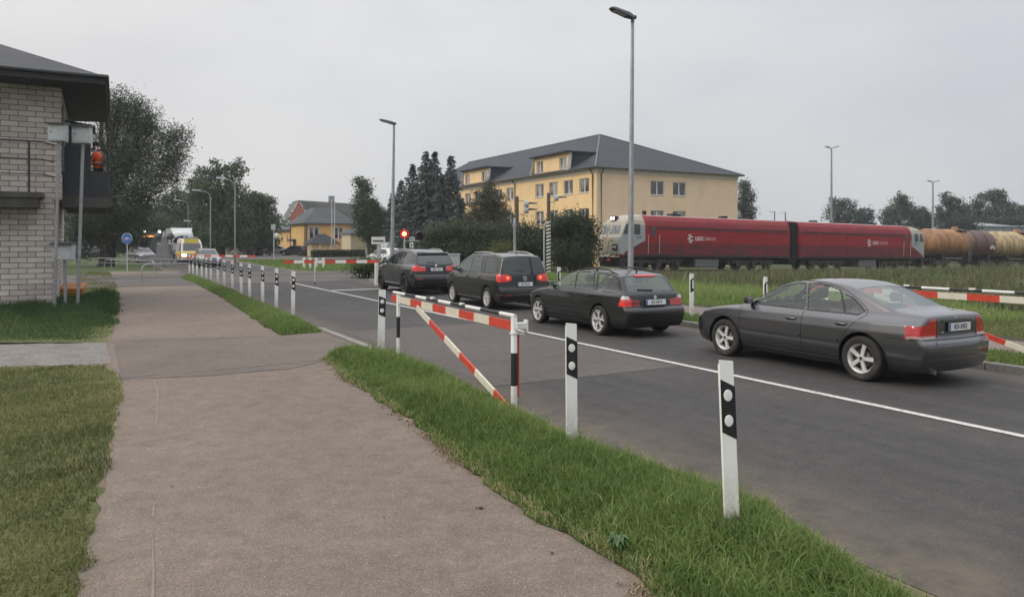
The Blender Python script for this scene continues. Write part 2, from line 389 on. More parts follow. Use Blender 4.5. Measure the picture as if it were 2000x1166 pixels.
def wheel(parent, x, y, r, rim, wd, style, M):
    """tyre and rim; outer face towards the sign of y"""
    s = 1 if y > 0 else -1
    W = thing('wheel', None, None); W.parent = parent; W.location = (x, y, r)
    b = MB(); h = wd / 2
    b.lathe([(rim - .005, -h * .8), (rim + .02, -h), (r - .03, -h), (r - .008, -h * .85), (r, -h * .6), (r, h * .6), (r - .008, h * .85), (r - .03, h), (rim + .02, h), (rim - .005, h * .82), (rim - .005, -h * .8)], 40, 0, axis='Y')
    b.build('tyre', [M['tyre']], W)
    b = MB(); o = s * h
    b.lathe([(rim, o * .95), (rim, o * .86), (rim - .012, o * .80), (rim - .03, o * .5), (rim - .035, -o * .6)], 40, 0, axis='Y')
    b.lathe([(rim * .99, o * .1), (.02, o * .12)], 30, 1, axis='Y')
    b.lathe([(rim * .62, o * .25), (rim * .62, o * .3), (.01, o * .3)], 30, 2, axis='Y')
    def spoke(a0, r0, w0, a1, r1, w1, y0=.78, y1=.86):
        for_pts = []
        for a, rr, ww, yy in ((a0, r0, w0, y0), (a1, r1, w1, y1)):
            ca, sa = math.cos(a), math.sin(a)
            for e, dy in ((-1, 0), (1, 0), (1, -.028), (-1, -.028)):
                for_pts.append((ca * rr - sa * e * ww / 2, o * yy + s * dy, sa * rr + ca * e * ww / 2))
        b.add(for_pts, [(0, 1, 5, 4), (1, 2, 6, 5), (2, 3, 7, 6), (3, 0, 4, 7), (0, 3, 2, 1), (4, 5, 6, 7)], 0)
    b.lathe([(.045, o * .80), (.05, o * .76), (.05, o * .4)], 16, 0, axis='Y'); b.disc((0, o * .80, 0), (0, s, 0), .045, 16, 0)
    b.disc((0, o * .805 + s * .003, 0), (0, s, 0), .028, 16, 2)
    if style == 'five':
        for k in range(5):
            a = PI / 2 + .3 + k * 2 * PI / 5; spoke(a, .03, .05, a, rim - .004, .062)
    elif style == 'wye':
        for k in range(5):
            a = PI / 2 + k * 2 * PI / 5; spoke(a, .03, .05, a, rim * .55, .05)
            spoke(a, rim * .5, .045, a + .30, rim - .003, .042, .82, .88); spoke(a, rim * .5, .045, a - .30, rim - .003, .042, .82, .88)
    else:
        for k in range(5):
            a = PI / 2 + k * 2 * PI / 5; spoke(a - .12, .04, .03, a - .2, rim - .003, .03); spoke(a + .12, .04, .03, a + .2, rim - .003, .03)
            spoke(a + .62, .04, .014, a + .62, rim - .003, .016)
    b.build('rim', [M['rim'], M['wheel_dark'], M['steel']], W)
    return W
def plate(parent, sh, txt, cy, cz, M, w=.52, h=.112, size=.095, off=.012, blue=True):
    p = sh.on('rear', np.array([cy - w * .45, cy + w * .45, cy, cy]), np.array([cz, cz, cz - h * .4, cz + h * .4]))
    x = p[:, 0].min() - off; tilt = math.atan2(p[3, 0] - p[2, 0], h * .8)
    T = thing('number_plate', None, None); T.parent = parent; T.location = (x, cy, cz); T.rotation_euler = (0, tilt, 0)
    b = MB(); b.box((0, 0, 0), (.012, w, h), 0, bev=.003); b.build('plate_board', [M['plate']], T)
    b = MB(); b.box((.003, 0, 0), (.012, w + .03, h + .03), 0, bev=.003); b.build('plate_holder', [M['trim']], T)
    rot = frame3((0, -1, 0), (0, 0, 1))
    if blue:
        b = MB(); b.box((-.0055, w / 2 - .022, 0), (.004, .04, h - .008)); b.build('country_band', [M['plate_blue']], T)
    text_mesh('plate_text', txt, size, M['ink'], T, (-.0075, -.018, 0), rot, bold=.0004, squeeze=.88)
    return T
def seats(root, M, xf, xr, zt, w=.30, ysep=.37, rear=True):
    def seat(x, y, ww, z):
        b = MB(); b.box((x, y, z - .33), (.13, ww * 2 * .78, .62), 0, Matrix.Rotation(-.18, 3, 'Y'), .05); b.box((x + .28, y, z - .62), (.5, ww * 2 * .8, .14), 0, None, .04)
        o = b.build('seat', [M['cloth']], root)
        c = MB(); c.box((x - .06, y, z + .10), (.09, .25, .17), 0, Matrix.Rotation(-.12, 3, 'Y'), .035); c.tube([(x - .05, y, z - .05), (x - .06, y, z + .05)], .012, 6); c.build('headrest', [M['cloth']], o)
    for y in (ysep, -ysep): seat(xf, y, w, zt)
    if rear:
        b = MB(); b.box((xr, 0, zt - .35), (.14, 1.2, .62), 0, Matrix.Rotation(-.22, 3, 'Y'), .05); o = b.build('rear_seat', [M['cloth']], root)
        for y in (.38, -.38):
            c = MB(); c.box((xr - .07, y, zt + .06), (.09, .24, .14), 0, None, .035); c.build('headrest', [M['cloth']], o)
def steering(root, M, x, y, z):
    b = MB(); n = 24; c = Vector((x, y, z)); ax = Vector((.88, 0, .47)); a = Vector((0, 1, 0)); d = ax.cross(a)
    b.tube([c + (a * math.cos(t) + d * math.sin(t)) * .18 for t in np.linspace(0, 2 * PI, n + 1)], .014, 8)
    b.tube([c - a * .17, c + a * .17], .016, 6); b.tube([c, c + ax * .25], .03, 8); b.build('steering_wheel', [M['trim']], root)
def mirror(root, sh, x, z, M, paint):
    for s in (1, -1):
        p = sh.on('side', np.array([x]), np.array([z]), s)[0]
        b = MB(); b.box((x + .01, p[1] + s * .10, z + .055), (.09, .19, .12), 0, Matrix.Rotation(s * .25, 3, 'Z'), .035); o = b.build('wing_mirror', [paint], root)
        b = MB(); b.box((x - .036, p[1] + s * .105, z + .055), (.012, .155, .09), 0, Matrix.Rotation(s * .25, 3, 'Z'), .004); b.build('mirror_glass', [M['mirror']], o)
        b = MB(); b.tube([(x + .02, p[1] - s * .02, z), (x + .01, p[1] + s * .08, z + .03)], .022, 8); b.build('mirror_arm', [M['trim']], o)
def liner(root, sh, xs, r, M):
    for x, zc in xs:
        for s in (1, -1):
            b = MB(); yo = sh.on('side', np.array([x]), np.array([zc + r + .02]), s)[0][1]; n = 26
            A = [(x + (r + .004) * math.cos(t), zc + (r + .004) * math.sin(t)) for t in np.linspace(-.35, PI + .35, n)]
            vs = [(p, s * .42, q) for p, q in A] + [(p, yo - s * .012, q) for p, q in A]
            b.add(vs, [(i, i + 1, n + i + 1, n + i) for i in range(n - 1)], 0, True)
            b.add([(p, s * .42, q) for p, q in A], [tuple(range(n))], 0)
            b.build('wheel_arch', [M['black']], root)
# ------------------------------------------------------------------ vehicle materials
def paint(name, col, flake=.05, rough=.32, dust=(.06, .055, .05), coat=.5, metal=.35):
    m = bpy.data.materials.new(name); nt, b, out = nodes_of(m)
    nz = noise(nt, 2.2, 6, .65); nf = noise(nt, 900, 1, .5)
    c = mixc(nt, ramp(nt, nf.outputs[0], [(.45, 0.0), (.75, flake)]).outputs[0], col, tuple(min(1, x * 2.2 + .03) for x in col))
    tc = N(nt, 'TexCoord'); sp = N(nt, 'SeparateXYZ'); nt.links.new(tc.outputs['Object'], sp.inputs[0])
    low = N(nt, 'MapRange'); low.inputs['From Min'].default_value = .75; low.inputs['From Max'].default_value = .2; low.inputs['To Max'].default_value = .28
    nt.links.new(sp.outputs[2], low.inputs[0])
    mu = N(nt, 'Math', operation='MULTIPLY'); nt.links.new(low.outputs[0], mu.inputs[0]); nt.links.new(ramp(nt, nz.outputs[0], [(.3, .25), (.7, 1.0)]).outputs[0], mu.inputs[1])
    c = mixc(nt, mu.outputs[0], c, dust); nt.links.new(c, b.inputs['Base Color'])      # road film on the lower panels
    b.inputs['Metallic'].default_value = metal; b.inputs['Roughness'].default_value = rough; b.inputs['Coat Weight'].default_value = coat; b.inputs['Coat Roughness'].default_value = .05; b.inputs['Specular IOR Level'].default_value = .3
    return m
CM = {
 'tyre': pm('tyre_rubber', (.022, .021, .020), .85, var=.25, scale=9, dirt=(.09, .08, .07), dscale=5),
 'rim': pm('alloy_rim', (.66, .65, .63), .35, .35, var=.2, scale=8), 'wheel_dark': pm('wheel_inside', (.012, .012, .012), .8),
 'steel': pm('brake_steel', (.12, .115, .11), .45, .8), 'trim': pm('black_plastic', (.014, .014, .015), .55), 'black': pm('liner_black', (.006, .006, .006), .9),
 'plate': pm('plate_white', (.62, .63, .63), .45, var=.06), 'plate_blue': pm('plate_blue', (.03, .09, .32), .5), 'ink': pm('plate_ink', (.015, .015, .017), .6),
 'cloth': pm('seat_cloth', (.05, .05, .052), .9, var=.2), 'mirror': pm('mirror_glass', (.5, .55, .6), .05, 1.0, var=.02),
 'glass': glassmat('car_glass', (.84, .90, .86)), 'dark_glass': glassmat('car_glass_dark', (.10, .11, .11), rough=.03), 'mid_glass': glassmat('car_glass_mid', (.42, .45, .44)),
 'red': pm('lamp_red', (.42, .012, .012), .12, coat=1, var=.3, scale=14), 'red_dark': pm('lamp_red_dark', (.20, .008, .01), .15, coat=1, var=.3, scale=14),
 'brake': pm('lamp_brake_lit', (.5, .016, .014), .2, coat=1, emit=(1, .035, .02), estr=.14), 'brake_hot': pm('lamp_brake_bulb', (.8, .1, .05), .2, emit=(1, .16, .05), estr=1.6),
 'clear': pm('lamp_clear', (.55, .53, .5), .12, coat=1, var=.3, scale=20), 'head': pm('headlamp_glass', (.45, .46, .48), .08, .3, coat=1, var=.3, scale=18),
 'head_lit': pm('headlamp_lit', (.9, .85, .7), .2, emit=(1, .86, .6), estr=6.0), 'chrome': pm('chrome', (.7, .7, .7), .12, 1.0, var=.08),
 'exhaust': pm('exhaust_steel', (.3, .28, .25), .35, .9), 'white_print': pm('badge_white', (.75, .75, .75), .4), 'badge_blue': pm('badge_blue', (.05, .15, .45), .4),
 'silver': pm('roof_rail_silver', (.48, .48, .47), .35, .8),
}
def place_car(root, rear_px, front_px, wb):
    """stand the car on its two near-side wheel contact points"""
    a, b = G(*rear_px), G(*front_px); d = (b - a); d.z = 0; h = math.atan2(d.y, d.x)
    mid = a + d.normalized() * wb / 2
    return mid, h
def finish_car(name, label, sh, cell, regs, mats, axles, r, rim, wd, style, track, arch):
    root = thing(name, label, 'car')
    fa, ra = axles
    regs = [dict(n='underbody', m='black', p='side', poly=[(9, 9), (9, 9.1), (9.1, 9)], y=1)] + regs
    made = build_shell(sh, root, cell, regs + [dict(n=None, p='side', poly=circle(x, r + .01, arch, 56), y=2) for x in axles], mats)
    for x in axles:
        for s in (1, -1): wheel(root, x, s * track / 2, r, rim, wd, style, mats)
    liner(root, sh, [(x, r + .01) for x in axles], arch, mats)
    b = MB(); b.box(((fa + ra) / 2, 0, .24), (fa - ra - .75, 1.45, .10)); b.box((ra - .55, 0, .30), (.5, 1.1, .14)); b.box((fa + .45, 0, .30), (.4, 1.1, .14)); b.build('underbody', [mats['black']], root)
    return root, made
def handle(root, sh, x, z, M, mat, w=.19):
    for s in (1, -1):
        p = sh.on('side', np.array([x - w / 2, x, x + w / 2]), np.array([z, z, z]), s); q = p + sh.nrm(p) * np.array([[.012], [.034], [.012]])
        b = MB(); b.tube([q[0], q[0] * .6 + q[1] * .4 + np.array([0, s * .008, 0]), q[1], q[2] * .6 + q[1] * .4 + np.array([0, s * .008, 0]), q[2]], .015, 8); o = b.build('door_handle', [mat], root)
        ribbon(sh, 'handle_recess', M['black'], 'side', [(x - w * .4, z - .004), (x + w * .4, z - .004)], .05, .002, s, o)
# ================================================================== grey saloon (nearest car)
def car_saloon():
    side = [(2.08, .20), (2.20, .27), (2.245, .42), (2.235, .56), (2.19, .68), (2.05, .775), (1.75, .855), (1.35, .915), (1.02, .96), (.62, 1.175), (.25, 1.345), (-.05, 1.408), (-.40, 1.428), (-.75, 1.412), (-1.05, 1.345),
            (-1.40, 1.205), (-1.74, 1.065), (-1.95, 1.04), (-2.15, 1.025), (-2.245, .995), (-2.265, .9), (-2.262, .72), (-2.30, .655), (-2.335, .60), (-2.335, .45), (-2.27, .27), (-2.10, .20), (-1, .17), (0, .165), (1.2, .17)]
    W = [(.1, .78), (.2, .80), (.3, .865), (.40, .885), (.58, .902), (.74, .898), (.86, .872), (.92, .82), (.97, .765), (1.10, .715), (1.25, .655), (1.36, .60), (1.45, .55)]
    plan = [(-2.4, .80), (-2.25, .865), (-2.0, .935), (-1.5, .985), (-.8, 1), (1.2, 1), (1.6, .985), (1.95, .93), (2.15, .85), (2.3, .76)]
    top = [(-2.4, .80), (-2.1, .86), (-1.7, .875), (-1.2, .93), (-.5, 1), (.4, 1), (.9, .985), (1.5, .97), (2.3, .85)]
    sh = Shell(side, W, plan, top, belt=.95, crown=.10, kend=.13, k=.055, a=1.25, zc=.62)
    M = dict(CM); M['paint'] = paint('grey_metallic_paint', (.105, .106, .114), rough=.30, coat=1.0, metal=.88); M['seam'] = CM['black']
    M['pinkclear'] = pm('lamp_pink_clear', (.40, .26, .24), .15, coat=1, var=.3, scale=20)
    WF = [(.90, .975), (.55, 1.15), (.22, 1.285), (-.02, 1.342), (-.15, 1.350), (-.27, .965), (.3, .975)]
    WR = [(-.355, .962), (-.245, 1.353), (-.42, 1.352), (-.62, 1.325), (-.82, 1.268), (-.965, .962)]
    WQ = [(-1.005, .962), (-.87, 1.248), (-1.05, 1.165), (-1.20, 1.065), (-1.285, .985), (-1.24, .962)]
    TLs = [(-2.5, .69), (-2.5, .862), (-2.20, .862), (-2.13, .85), (-2.07, .82), (-2.03, .77), (-1.99, .69)]
    TLr = [(.47, .69), (.47, .965), (.56, .965), (.60, .93), (.64, .895), (.69, .870), (.74, .862), (1.0, .862), (1.0, .69)]
    TLc = [(.50, .69), (.50, .725), (1.0, .725), (1.0, .69)]
    mir = lambda P: [(-a, b) for a, b in P]
    regs = [dict(n='bumper', m='paint', p='side', poly=[(-3, .15), (-3, .665), (-2.1, .675), (-1.78, .675), (-1.73, .15)], y=0), dict(n='bumper', m='paint', p='rear', poly=[(-1, .1), (-1, .665), (1, .665), (1, .1)]),
            dict(n='front_bumper', m='paint', p='side', poly=[(3, .15), (3, .62), (2.1, .60), (1.80, .56), (1.76, .15)], y=0), dict(n='front_bumper', m='paint', p='front', poly=[(-1, .1), (-1, .62), (1, .62), (1, .1)]),
            dict(n='front_door', m='paint', p='side', y=2, poly=[(.96, .25), (.99, .6), (.97, .955), (.55, 1.19), (.2, 1.33), (-.05, 1.375), (-.20, 1.38), (-.305, .95), (-.30, .25)]),
            dict(n='rear_door', m='paint', p='side', y=2, poly=[(-.31, .25), (-.315, .95), (-.21, 1.38), (-.42, 1.382), (-.66, 1.35), (-.90, 1.275), (-1.12, 1.165), (-1.30, 1.04), (-1.36, .96), (-1.30, .88), (-1.12, .70), (-1.02, .5), (-.98, .25)]),
            dict(n='window_seal', m='trim', p='side', y=2, poly=WF, grow=.028), dict(n='window_seal', m='trim', p='side', y=2, poly=WR, grow=.028), dict(n='window_seal', m='trim', p='side', y=2, poly=WQ, grow=.028),
            dict(n='side_window', m='glass', p='side', y=2, poly=WF, d=-.004), dict(n='side_window', m='glass', p='side', y=2, poly=WR, d=-.004), dict(n='side_window', m='glass', p='side', y=2, poly=WQ, d=-.004),
            dict(n='boot_lid', m='paint', p='top', poly=[(-1.76, -.56), (-1.76, .56), (-2.5, .57), (-2.5, -.57)]), dict(n='boot_lid', m='paint', p='rear', poly=[(-.47, .69), (-.47, 1.02), (.47, 1.02), (.47, .69)]),
            dict(n='rear_window', m='rear_glass', p='top', poly=[(-1.07, -.53), (-1.07, .53), (-1.70, .60), (-1.70, -.60)], d=-.003), dict(n='windscreen', m='glass', p='top', poly=[(.30, -.53), (.30, .53), (.98, .68), (.98, -.68)], d=-.003),
            dict(n='tail_light', m='red', p='side', y=1, poly=TLs), dict(n='tail_light', m='red', p='side', y=-1, poly=TLs), dict(n='tail_light', m='red', p='rear', poly=TLr), dict(n='tail_light', m='red', p='rear', poly=mir(TLr)),
            dict(n='reversing_lamp', m='pinkclear', p='rear', poly=TLc), dict(n='reversing_lamp', m='pinkclear', p='rear', poly=mir(TLc)), dict(n='reversing_lamp', m='pinkclear', p='side', y=0, poly=[(-2.5, .69), (-2.5, .725), (-2.03, .722), (-2.03, .69)]),
            dict(n='headlight', m='head', p='side', y=2, poly=[(2.3, .63), (2.3, .78), (1.98, .79), (1.93, .72), (2.05, .64)])]
    M['rear_glass'] = glassmat('rear_window_glass', (.55, .62, .60))
    root, made = finish_car('saloon_car', 'dark grey saloon with fivespoke alloy wheels, nearest car of the queue', sh, .019, regs, M, (1.3575, -1.3575), .325, .215, .215, 'five', 1.58, .375)
    p = M['paint']
    for s in (1, -1):
        ribbon(sh, 'side_moulding', M['paint'], 'side', [(.93, .545), (.2, .545), (-.29, .545)], .05, .013, s, root); ribbon(sh, 'side_moulding', M['paint'], 'side', [(-.33, .545), (-.98, .545)], .05, .013, s, root)
        ribbon(sh, 'sill_strip', M['paint'], 'side', [(1.0, .255), (-.97, .255)], .02, .012, s, root)
        ribbon(sh, 'door_seam', M['black'], 'side', [(.985, .27), (1.0, .6), (.985, .95)], .008, .002, s, root); ribbon(sh, 'door_seam', M['black'], 'side', [(-.305, .27), (-.31, .945)], .008, .002, s, root)
        ribbon(sh, 'door_seam', M['black'], 'side', [(-.975, .30), (-1.01, .5), (-1.11, .70), (-1.29, .88), (-1.35, .955), (-1.31, 1.04), (-1.13, 1.172), (-.91, 1.285), (-.66, 1.362), (-.42, 1.393), (-.05, 1.388), (.2, 1.343), (.55, 1.203), (.97, .965)], .008, .002, s, root, s=4)
        ribbon(sh, 'bumper_seam', M['black'], 'side', [(-1.75, .672), (-2.1, .674), (-2.22, .67)], .008, .002, s, root); ribbon(sh, 'bumper_strip', M['paint'], 'side', [(-1.78, .40), (-2.15, .40)], .012, .006, s, root)
    ribbon(sh, 'bumper_seam', M['black'], 'rear', [(-.80, .672), (.80, .672)], .012, .002, 1, root); ribbon(sh, 'boot_seam', M['black'], 'rear', [(.472, .69), (.472, .985)], .007, .002, 1, root); ribbon(sh, 'boot_seam', M['black'], 'rear', [(-.472, .69), (-.472, .985)], .007, .002, 1, root)
    ribbon(sh, 'boot_trim', M['paint'], 'rear', [(-.36, .925), (.36, .925)], .022, .014, 1, root); ribbon(sh, 'boot_trim', M['paint'], 'rear', [(-.36, .735), (.36, .735)], .016, .010, 1, root)
    ribbon(sh, 'bumper_strip', M['paint'], 'rear', [(-.75, .40), (.75, .40)], .012, .006, 1, root); ribbon(sh, 'bumper_ledge', M['paint'], 'rear', [(-.55, .628), (.55, .628)], .02, .012, 1, root)
    handle(root, sh, -.10, .80, M, p); handle(root, sh, -1.02, .80, M, p); mirror(root, sh, .80, .97, M, M['trim'])
    plate(root, sh, 'KD-2452', 0, .835, M)
    pp = sh.on('rear', np.array([0., .33]), np.array([.957, .80]))
    text_mesh('badge_text', 'VOLVO', .036, M['chrome'], root, pp[0] + np.array([-.004, 0, 0]), frame3((0, -1, 0), (0, 0, 1)), bold=.001, squeeze=1.5)
    text_mesh('badge_text', 'S60', .034, M['chrome'], root, sh.on('rear', np.array([.36]), np.array([.765]))[0] + np.array([-.004, 0, 0]), frame3((0, -1, 0), (0, 0, 1)), bold=.001, squeeze=1.3)
    b = MB(); b.tube([(-1.9, .52, .235), (-2.26, .54, .225)], .032, 12); b.build('exhaust_pipe', [M['exhaust']], root)
    b = MB(); b.box((-.15, 0, .55), (2.1, 1.5, .62)); b.box((.72, 0, .80), (.5, 1.4, .26), 0, None, .05); b.box((-1.45, 0, .93), (.5, 1.3, .05)); b.build('interior', [M['black']], root)
    seats(root, M, -.22, -1.0, 1.10); steering(root, M, .42, .37, .95)
    b = MB(); b.tube([(.98, -.5, .985), (.93, .3, 1.0)], .008, 6); b.build('wiper', [M['black']], root)
    return root
# ================================================================== black estate
def car_estate():
    side = [(1.98, .20), (2.08, .27), (2.13, .42), (2.12, .56), (2.06, .67), (1.85, .78), (1.4, .875), (.98, .945), (.62, 1.13), (.22, 1.315), (-.05, 1.372), (-.5, 1.40), (-1.0, 1.395), (-1.45, 1.368), (-1.76, 1.32), (-1.86, 1.28),
            (-2.02, 1.10), (-2.14, .965), (-2.20, .90), (-2.235, .78), (-2.25, .665), (-2.30, .62), (-2.345, .58), (-2.345, .44), (-2.27, .27), (-2.10, .20), (-1, .165), (0, .16), (1.2, .165)]
    W = [(.1, .76), (.2, .78), (.3, .84), (.45, .862), (.60, .87), (.74, .862), (.86, .845), (.92, .81), (.97, .765), (1.10, .715), (1.25, .66), (1.35, .61), (1.45, .56)]
    plan = [(-2.4, .83), (-2.2, .90), (-1.9, .955), (-1.4, .995), (-.8, 1), (1.2, 1), (1.6, .98), (1.9, .92), (2.05, .84), (2.2, .76)]
    top = [(-2.4, .84), (-2.1, .89), (-1.7, .92), (-1.2, .96), (-.5, 1), (.4, 1), (.9, .985), (2.2, .85)]
    sh = Shell(side, W, plan, top, belt=.94, crown=.10, kend=.11, k=.05, a=1.2, zc=.62)
    M = dict(CM); M['paint'] = paint('black_matt_paint', (.030, .031, .031), rough=.38, coat=.7, metal=.7)
    WF = [(.86, .965), (.52, 1.14), (.2, 1.275), (0, 1.316), (-.10, 1.32), (-.19, .955)]
    WR = [(-.265, .955), (-.18, 1.322), (-.80, 1.325), (-.985, .955)]; WQ = [(-1.015, .955), (-.835, 1.325), (-.93, 1.322), (-1.06, .955)]
    WC = [(-1.125, .958), (-1.02, 1.318), (-1.40, 1.300), (-1.60, 1.272), (-1.70, 1.235), (-1.83, 1.06), (-1.86, .975), (-1.80, .955)]
    TLs = [(-2.5, .665), (-2.5, .86), (-2.13, .86), (-2.06, .80), (-2.02, .665)]; TLr = [(.40, .665), (.40, .80), (.60, .82), (.62, .87), (1, .87), (1, .665)]
    mir = lambda P: [(-a, b) for a, b in P]
    RW = [(-.60, .965), (-.555, 1.19), (-.50, 1.265), (.50, 1.265), (.555, 1.19), (.60, .965)]
    regs = [dict(n='bumper', m='paint', p='side', poly=[(-3, .1), (-3, .66), (-1.85, .66), (-1.74, .60), (-1.72, .1)], y=0), dict(n='bumper', m='paint', p='rear', poly=[(-1, .1), (-1, .655), (1, .655), (1, .1)]),
            dict(n='front_bumper', m='paint', p='side', poly=[(3, .15), (3, .60), (2.0, .58), (1.78, .55), (1.76, .15)], y=0), dict(n='front_bumper', m='paint', p='front', poly=[(-1, .1), (-1, .62), (1, .62), (1, .1)]),
            dict(n='front_door', m='paint', p='side', y=2, poly=[(.93, .25), (.96, .6), (.93, .945), (.52, 1.18), (.2, 1.31), (0, 1.345), (-.14, 1.35), (-.235, .945), (-.23, .25)]),
            dict(n='rear_door', m='paint', p='side', y=2, poly=[(-.24, .25), (-.245, .945), (-.15, 1.352), (-.95, 1.352), (-1.09, .945), (-1.05, .75), (-1.0, .5), (-.96, .25)]),
            dict(n='tailgate', m='paint', p='rear', poly=[(-.62, .67), (-.66, .93), (-.54, 1.29), (.54, 1.29), (.66, .93), (.62, .67)])]
    for q in (WF, WR, WQ, WC): regs.append(dict(n='window_seal', m='trim', p='side', y=2, poly=q, grow=.026))
    for q in (WF, WR, WQ, WC): regs.append(dict(n='side_window', m='pale_glass', p='side', y=2, poly=q, d=-.004))
    M['pale_glass'] = glassmat('estate_side_glass', (.88, .91, .86)); M['rear_glass'] = glassmat('estate_rear_glass', (.30, .36, .35))
    regs += [dict(n='rear_window', m='rear_glass', p='rear', poly=RW, d=-.003), dict(n='windscreen', m='glass', p='top', poly=[(.26, -.53), (.26, .53), (.93, .68), (.93, -.68)], d=-.003),
             dict(n='tail_light', m='brake', p='side', y=1, poly=TLs), dict(n='tail_light', m='red', p='side', y=-1, poly=TLs), dict(n='tail_light', m='brake', p='rear', poly=[(.60, .665), (.60, .82), (.62, .87), (1, .87), (1, .665)]),
             dict(n='tail_light', m='red', p='rear', poly=mir(TLr)), dict(n='inner_lamp', m='red_dark', p='rear', poly=[(.40, .665), (.40, .80), (.595, .81), (.595, .665)]),
             dict(n='indicator', m='clear', p='side', y=0, poly=[(-2.5, .80), (-2.5, .90), (-2.11, .90), (-2.06, .80)]), dict(n='indicator', m='clear', p='rear', poly=[(.64, .81), (.65, .88), (1, .88), (1, .81)]), dict(n='indicator', m='clear', p='rear', poly=mir([(.64, .81), (.65, .88), (1, .88), (1, .81)])),
             dict(n='headlight', m='head', p='side', y=2, poly=[(2.2, .60), (2.2, .72), (1.86, .74), (1.84, .66), (1.98, .60)])]
    root, made = finish_car('estate_car', 'black estate car with roof rails and big silver wheels behind the people carrier', sh, .021, regs, M, (1.3625, -1.3625), .318, .238, .225, 'wye', 1.55, .362)
    p = M['paint']
    for s in (1, -1):
        ribbon(sh, 'side_moulding', M['trim'], 'side', [(.90, .56), (-.95, .56)], .035, .012, s, root); ribbon(sh, 'sill_strip', p, 'side', [(.95, .235), (-.95, .235)], .02, .012, s, root)
        ribbon(sh, 'door_seam', M['black'], 'side', [(.955, .27), (.97, .6), (.945, .94)], .009, .002, s, root); ribbon(sh, 'door_seam', M['black'], 'side', [(-.237, .27), (-.24, .945)], .009, .002, s, root)
        ribbon(sh, 'door_seam', M['black'], 'side', [(-.955, .30), (-1.0, .5), (-1.06, .72), (-1.095, .94)], .009, .002, s, root); ribbon(sh, 'shoulder_line', p, 'side', [(1.6, .80), (.9, .815), (-1.0, .80), (-2.0, .78)], .016, .006, s, root)
        ribbon(sh, 'bumper_seam', M['black'], 'side', [(-1.76, .60), (-1.86, .662), (-2.2, .662)], .009, .002, s, root); ribbon(sh, 'bumper_strip', M['trim'], 'side', [(-1.80, .40), (-2.2, .40)], .03, .010, s, root)
        zz = sh.on('top', np.array([.05, -.3, -.8, -1.25, -1.62]), np.full(5, s * .53)); b = MB()
        b.tube([zz[0], zz[1] + np.array([0, 0, .045]), zz[2] + np.array([0, 0, .05]), zz[3] + np.array([0, 0, .045]), zz[4] + np.array([0, 0, -.005])], .017, 8); b.tube([zz[2], zz[2] + np.array([0, 0, .05])], .02, 8); b.build('roof_rail', [M['trim']], root)
    for z in (.42, .36, .30): ribbon(sh, 'bumper_groove', M['black'], 'rear', [(-.72, z), (.72, z)], .014, .004, 1, root)
    ribbon(sh, 'bumper_seam', M['black'], 'rear', [(-.74, .66), (.74, .66)], .014, .002, 1, root); ribbon(sh, 'gate_crease', p, 'rear', [(-.60, .88), (.60, .88)], .018, .010, 1, root)
    ribbon(sh, 'brake_light', M['brake'], 'rear', [(-.26, 1.283), (.26, 1.283)], .030, .02, 1, root); ribbon(sh, 'rear_wiper', M['black'], 'rear', [(0, .985), (.36, 1.0)], .014, .015, 1, root)
    handle(root, sh, -.07, .835, M, M['trim']); handle(root, sh, -.90, .83, M, M['trim']); mirror(root, sh, .74, .965, M, p); plate(root, sh, 'JO-5419', 0, .745, M)
    e = sh.on('rear', np.array([0.]), np.array([.85]))[0]; b = MB(); b.disc(e + np.array([-.012, 0, 0]), (-1, 0, .1), .036, 20, 0)
    b.add([e + np.array([-.014, 0, 0]), e + np.array([-.014, .026, 0]), e + np.array([-.014, .018, .018]), e + np.array([-.014, 0, .026])], [(0, 1, 2, 3)], 1); b.add([e + np.array([-.014, 0, 0]), e + np.array([-.014, -.026, 0]), e + np.array([-.014, -.018, -.018]), e + np.array([-.014, 0, -.026])], [(0, 1, 2, 3)], 1)
    b.build('roundel_badge', [M['white_print'], M['badge_blue']], root, fix=False)
    b = MB(); b.box((-.1, 0, .55), (2.2, 1.45, .62)); b.box((.70, 0, .80), (.45, 1.35, .26), 0, None, .05); b.box((-1.65, 0, .78), (.8, 1.25, .10)); b.build('interior', [M['black']], root)
    seats(root, M, -.22, -1.05, 1.08); steering(root, M, .40, .37, .94)
    b = MB(); z = sh.on('top', np.array([-1.55]), np.array([0.]))[0]; b.tube([z, z + np.array([-.06, 0, .05])], [.02, .006], 8); b.build('aerial', [M['trim']], root)
    return root
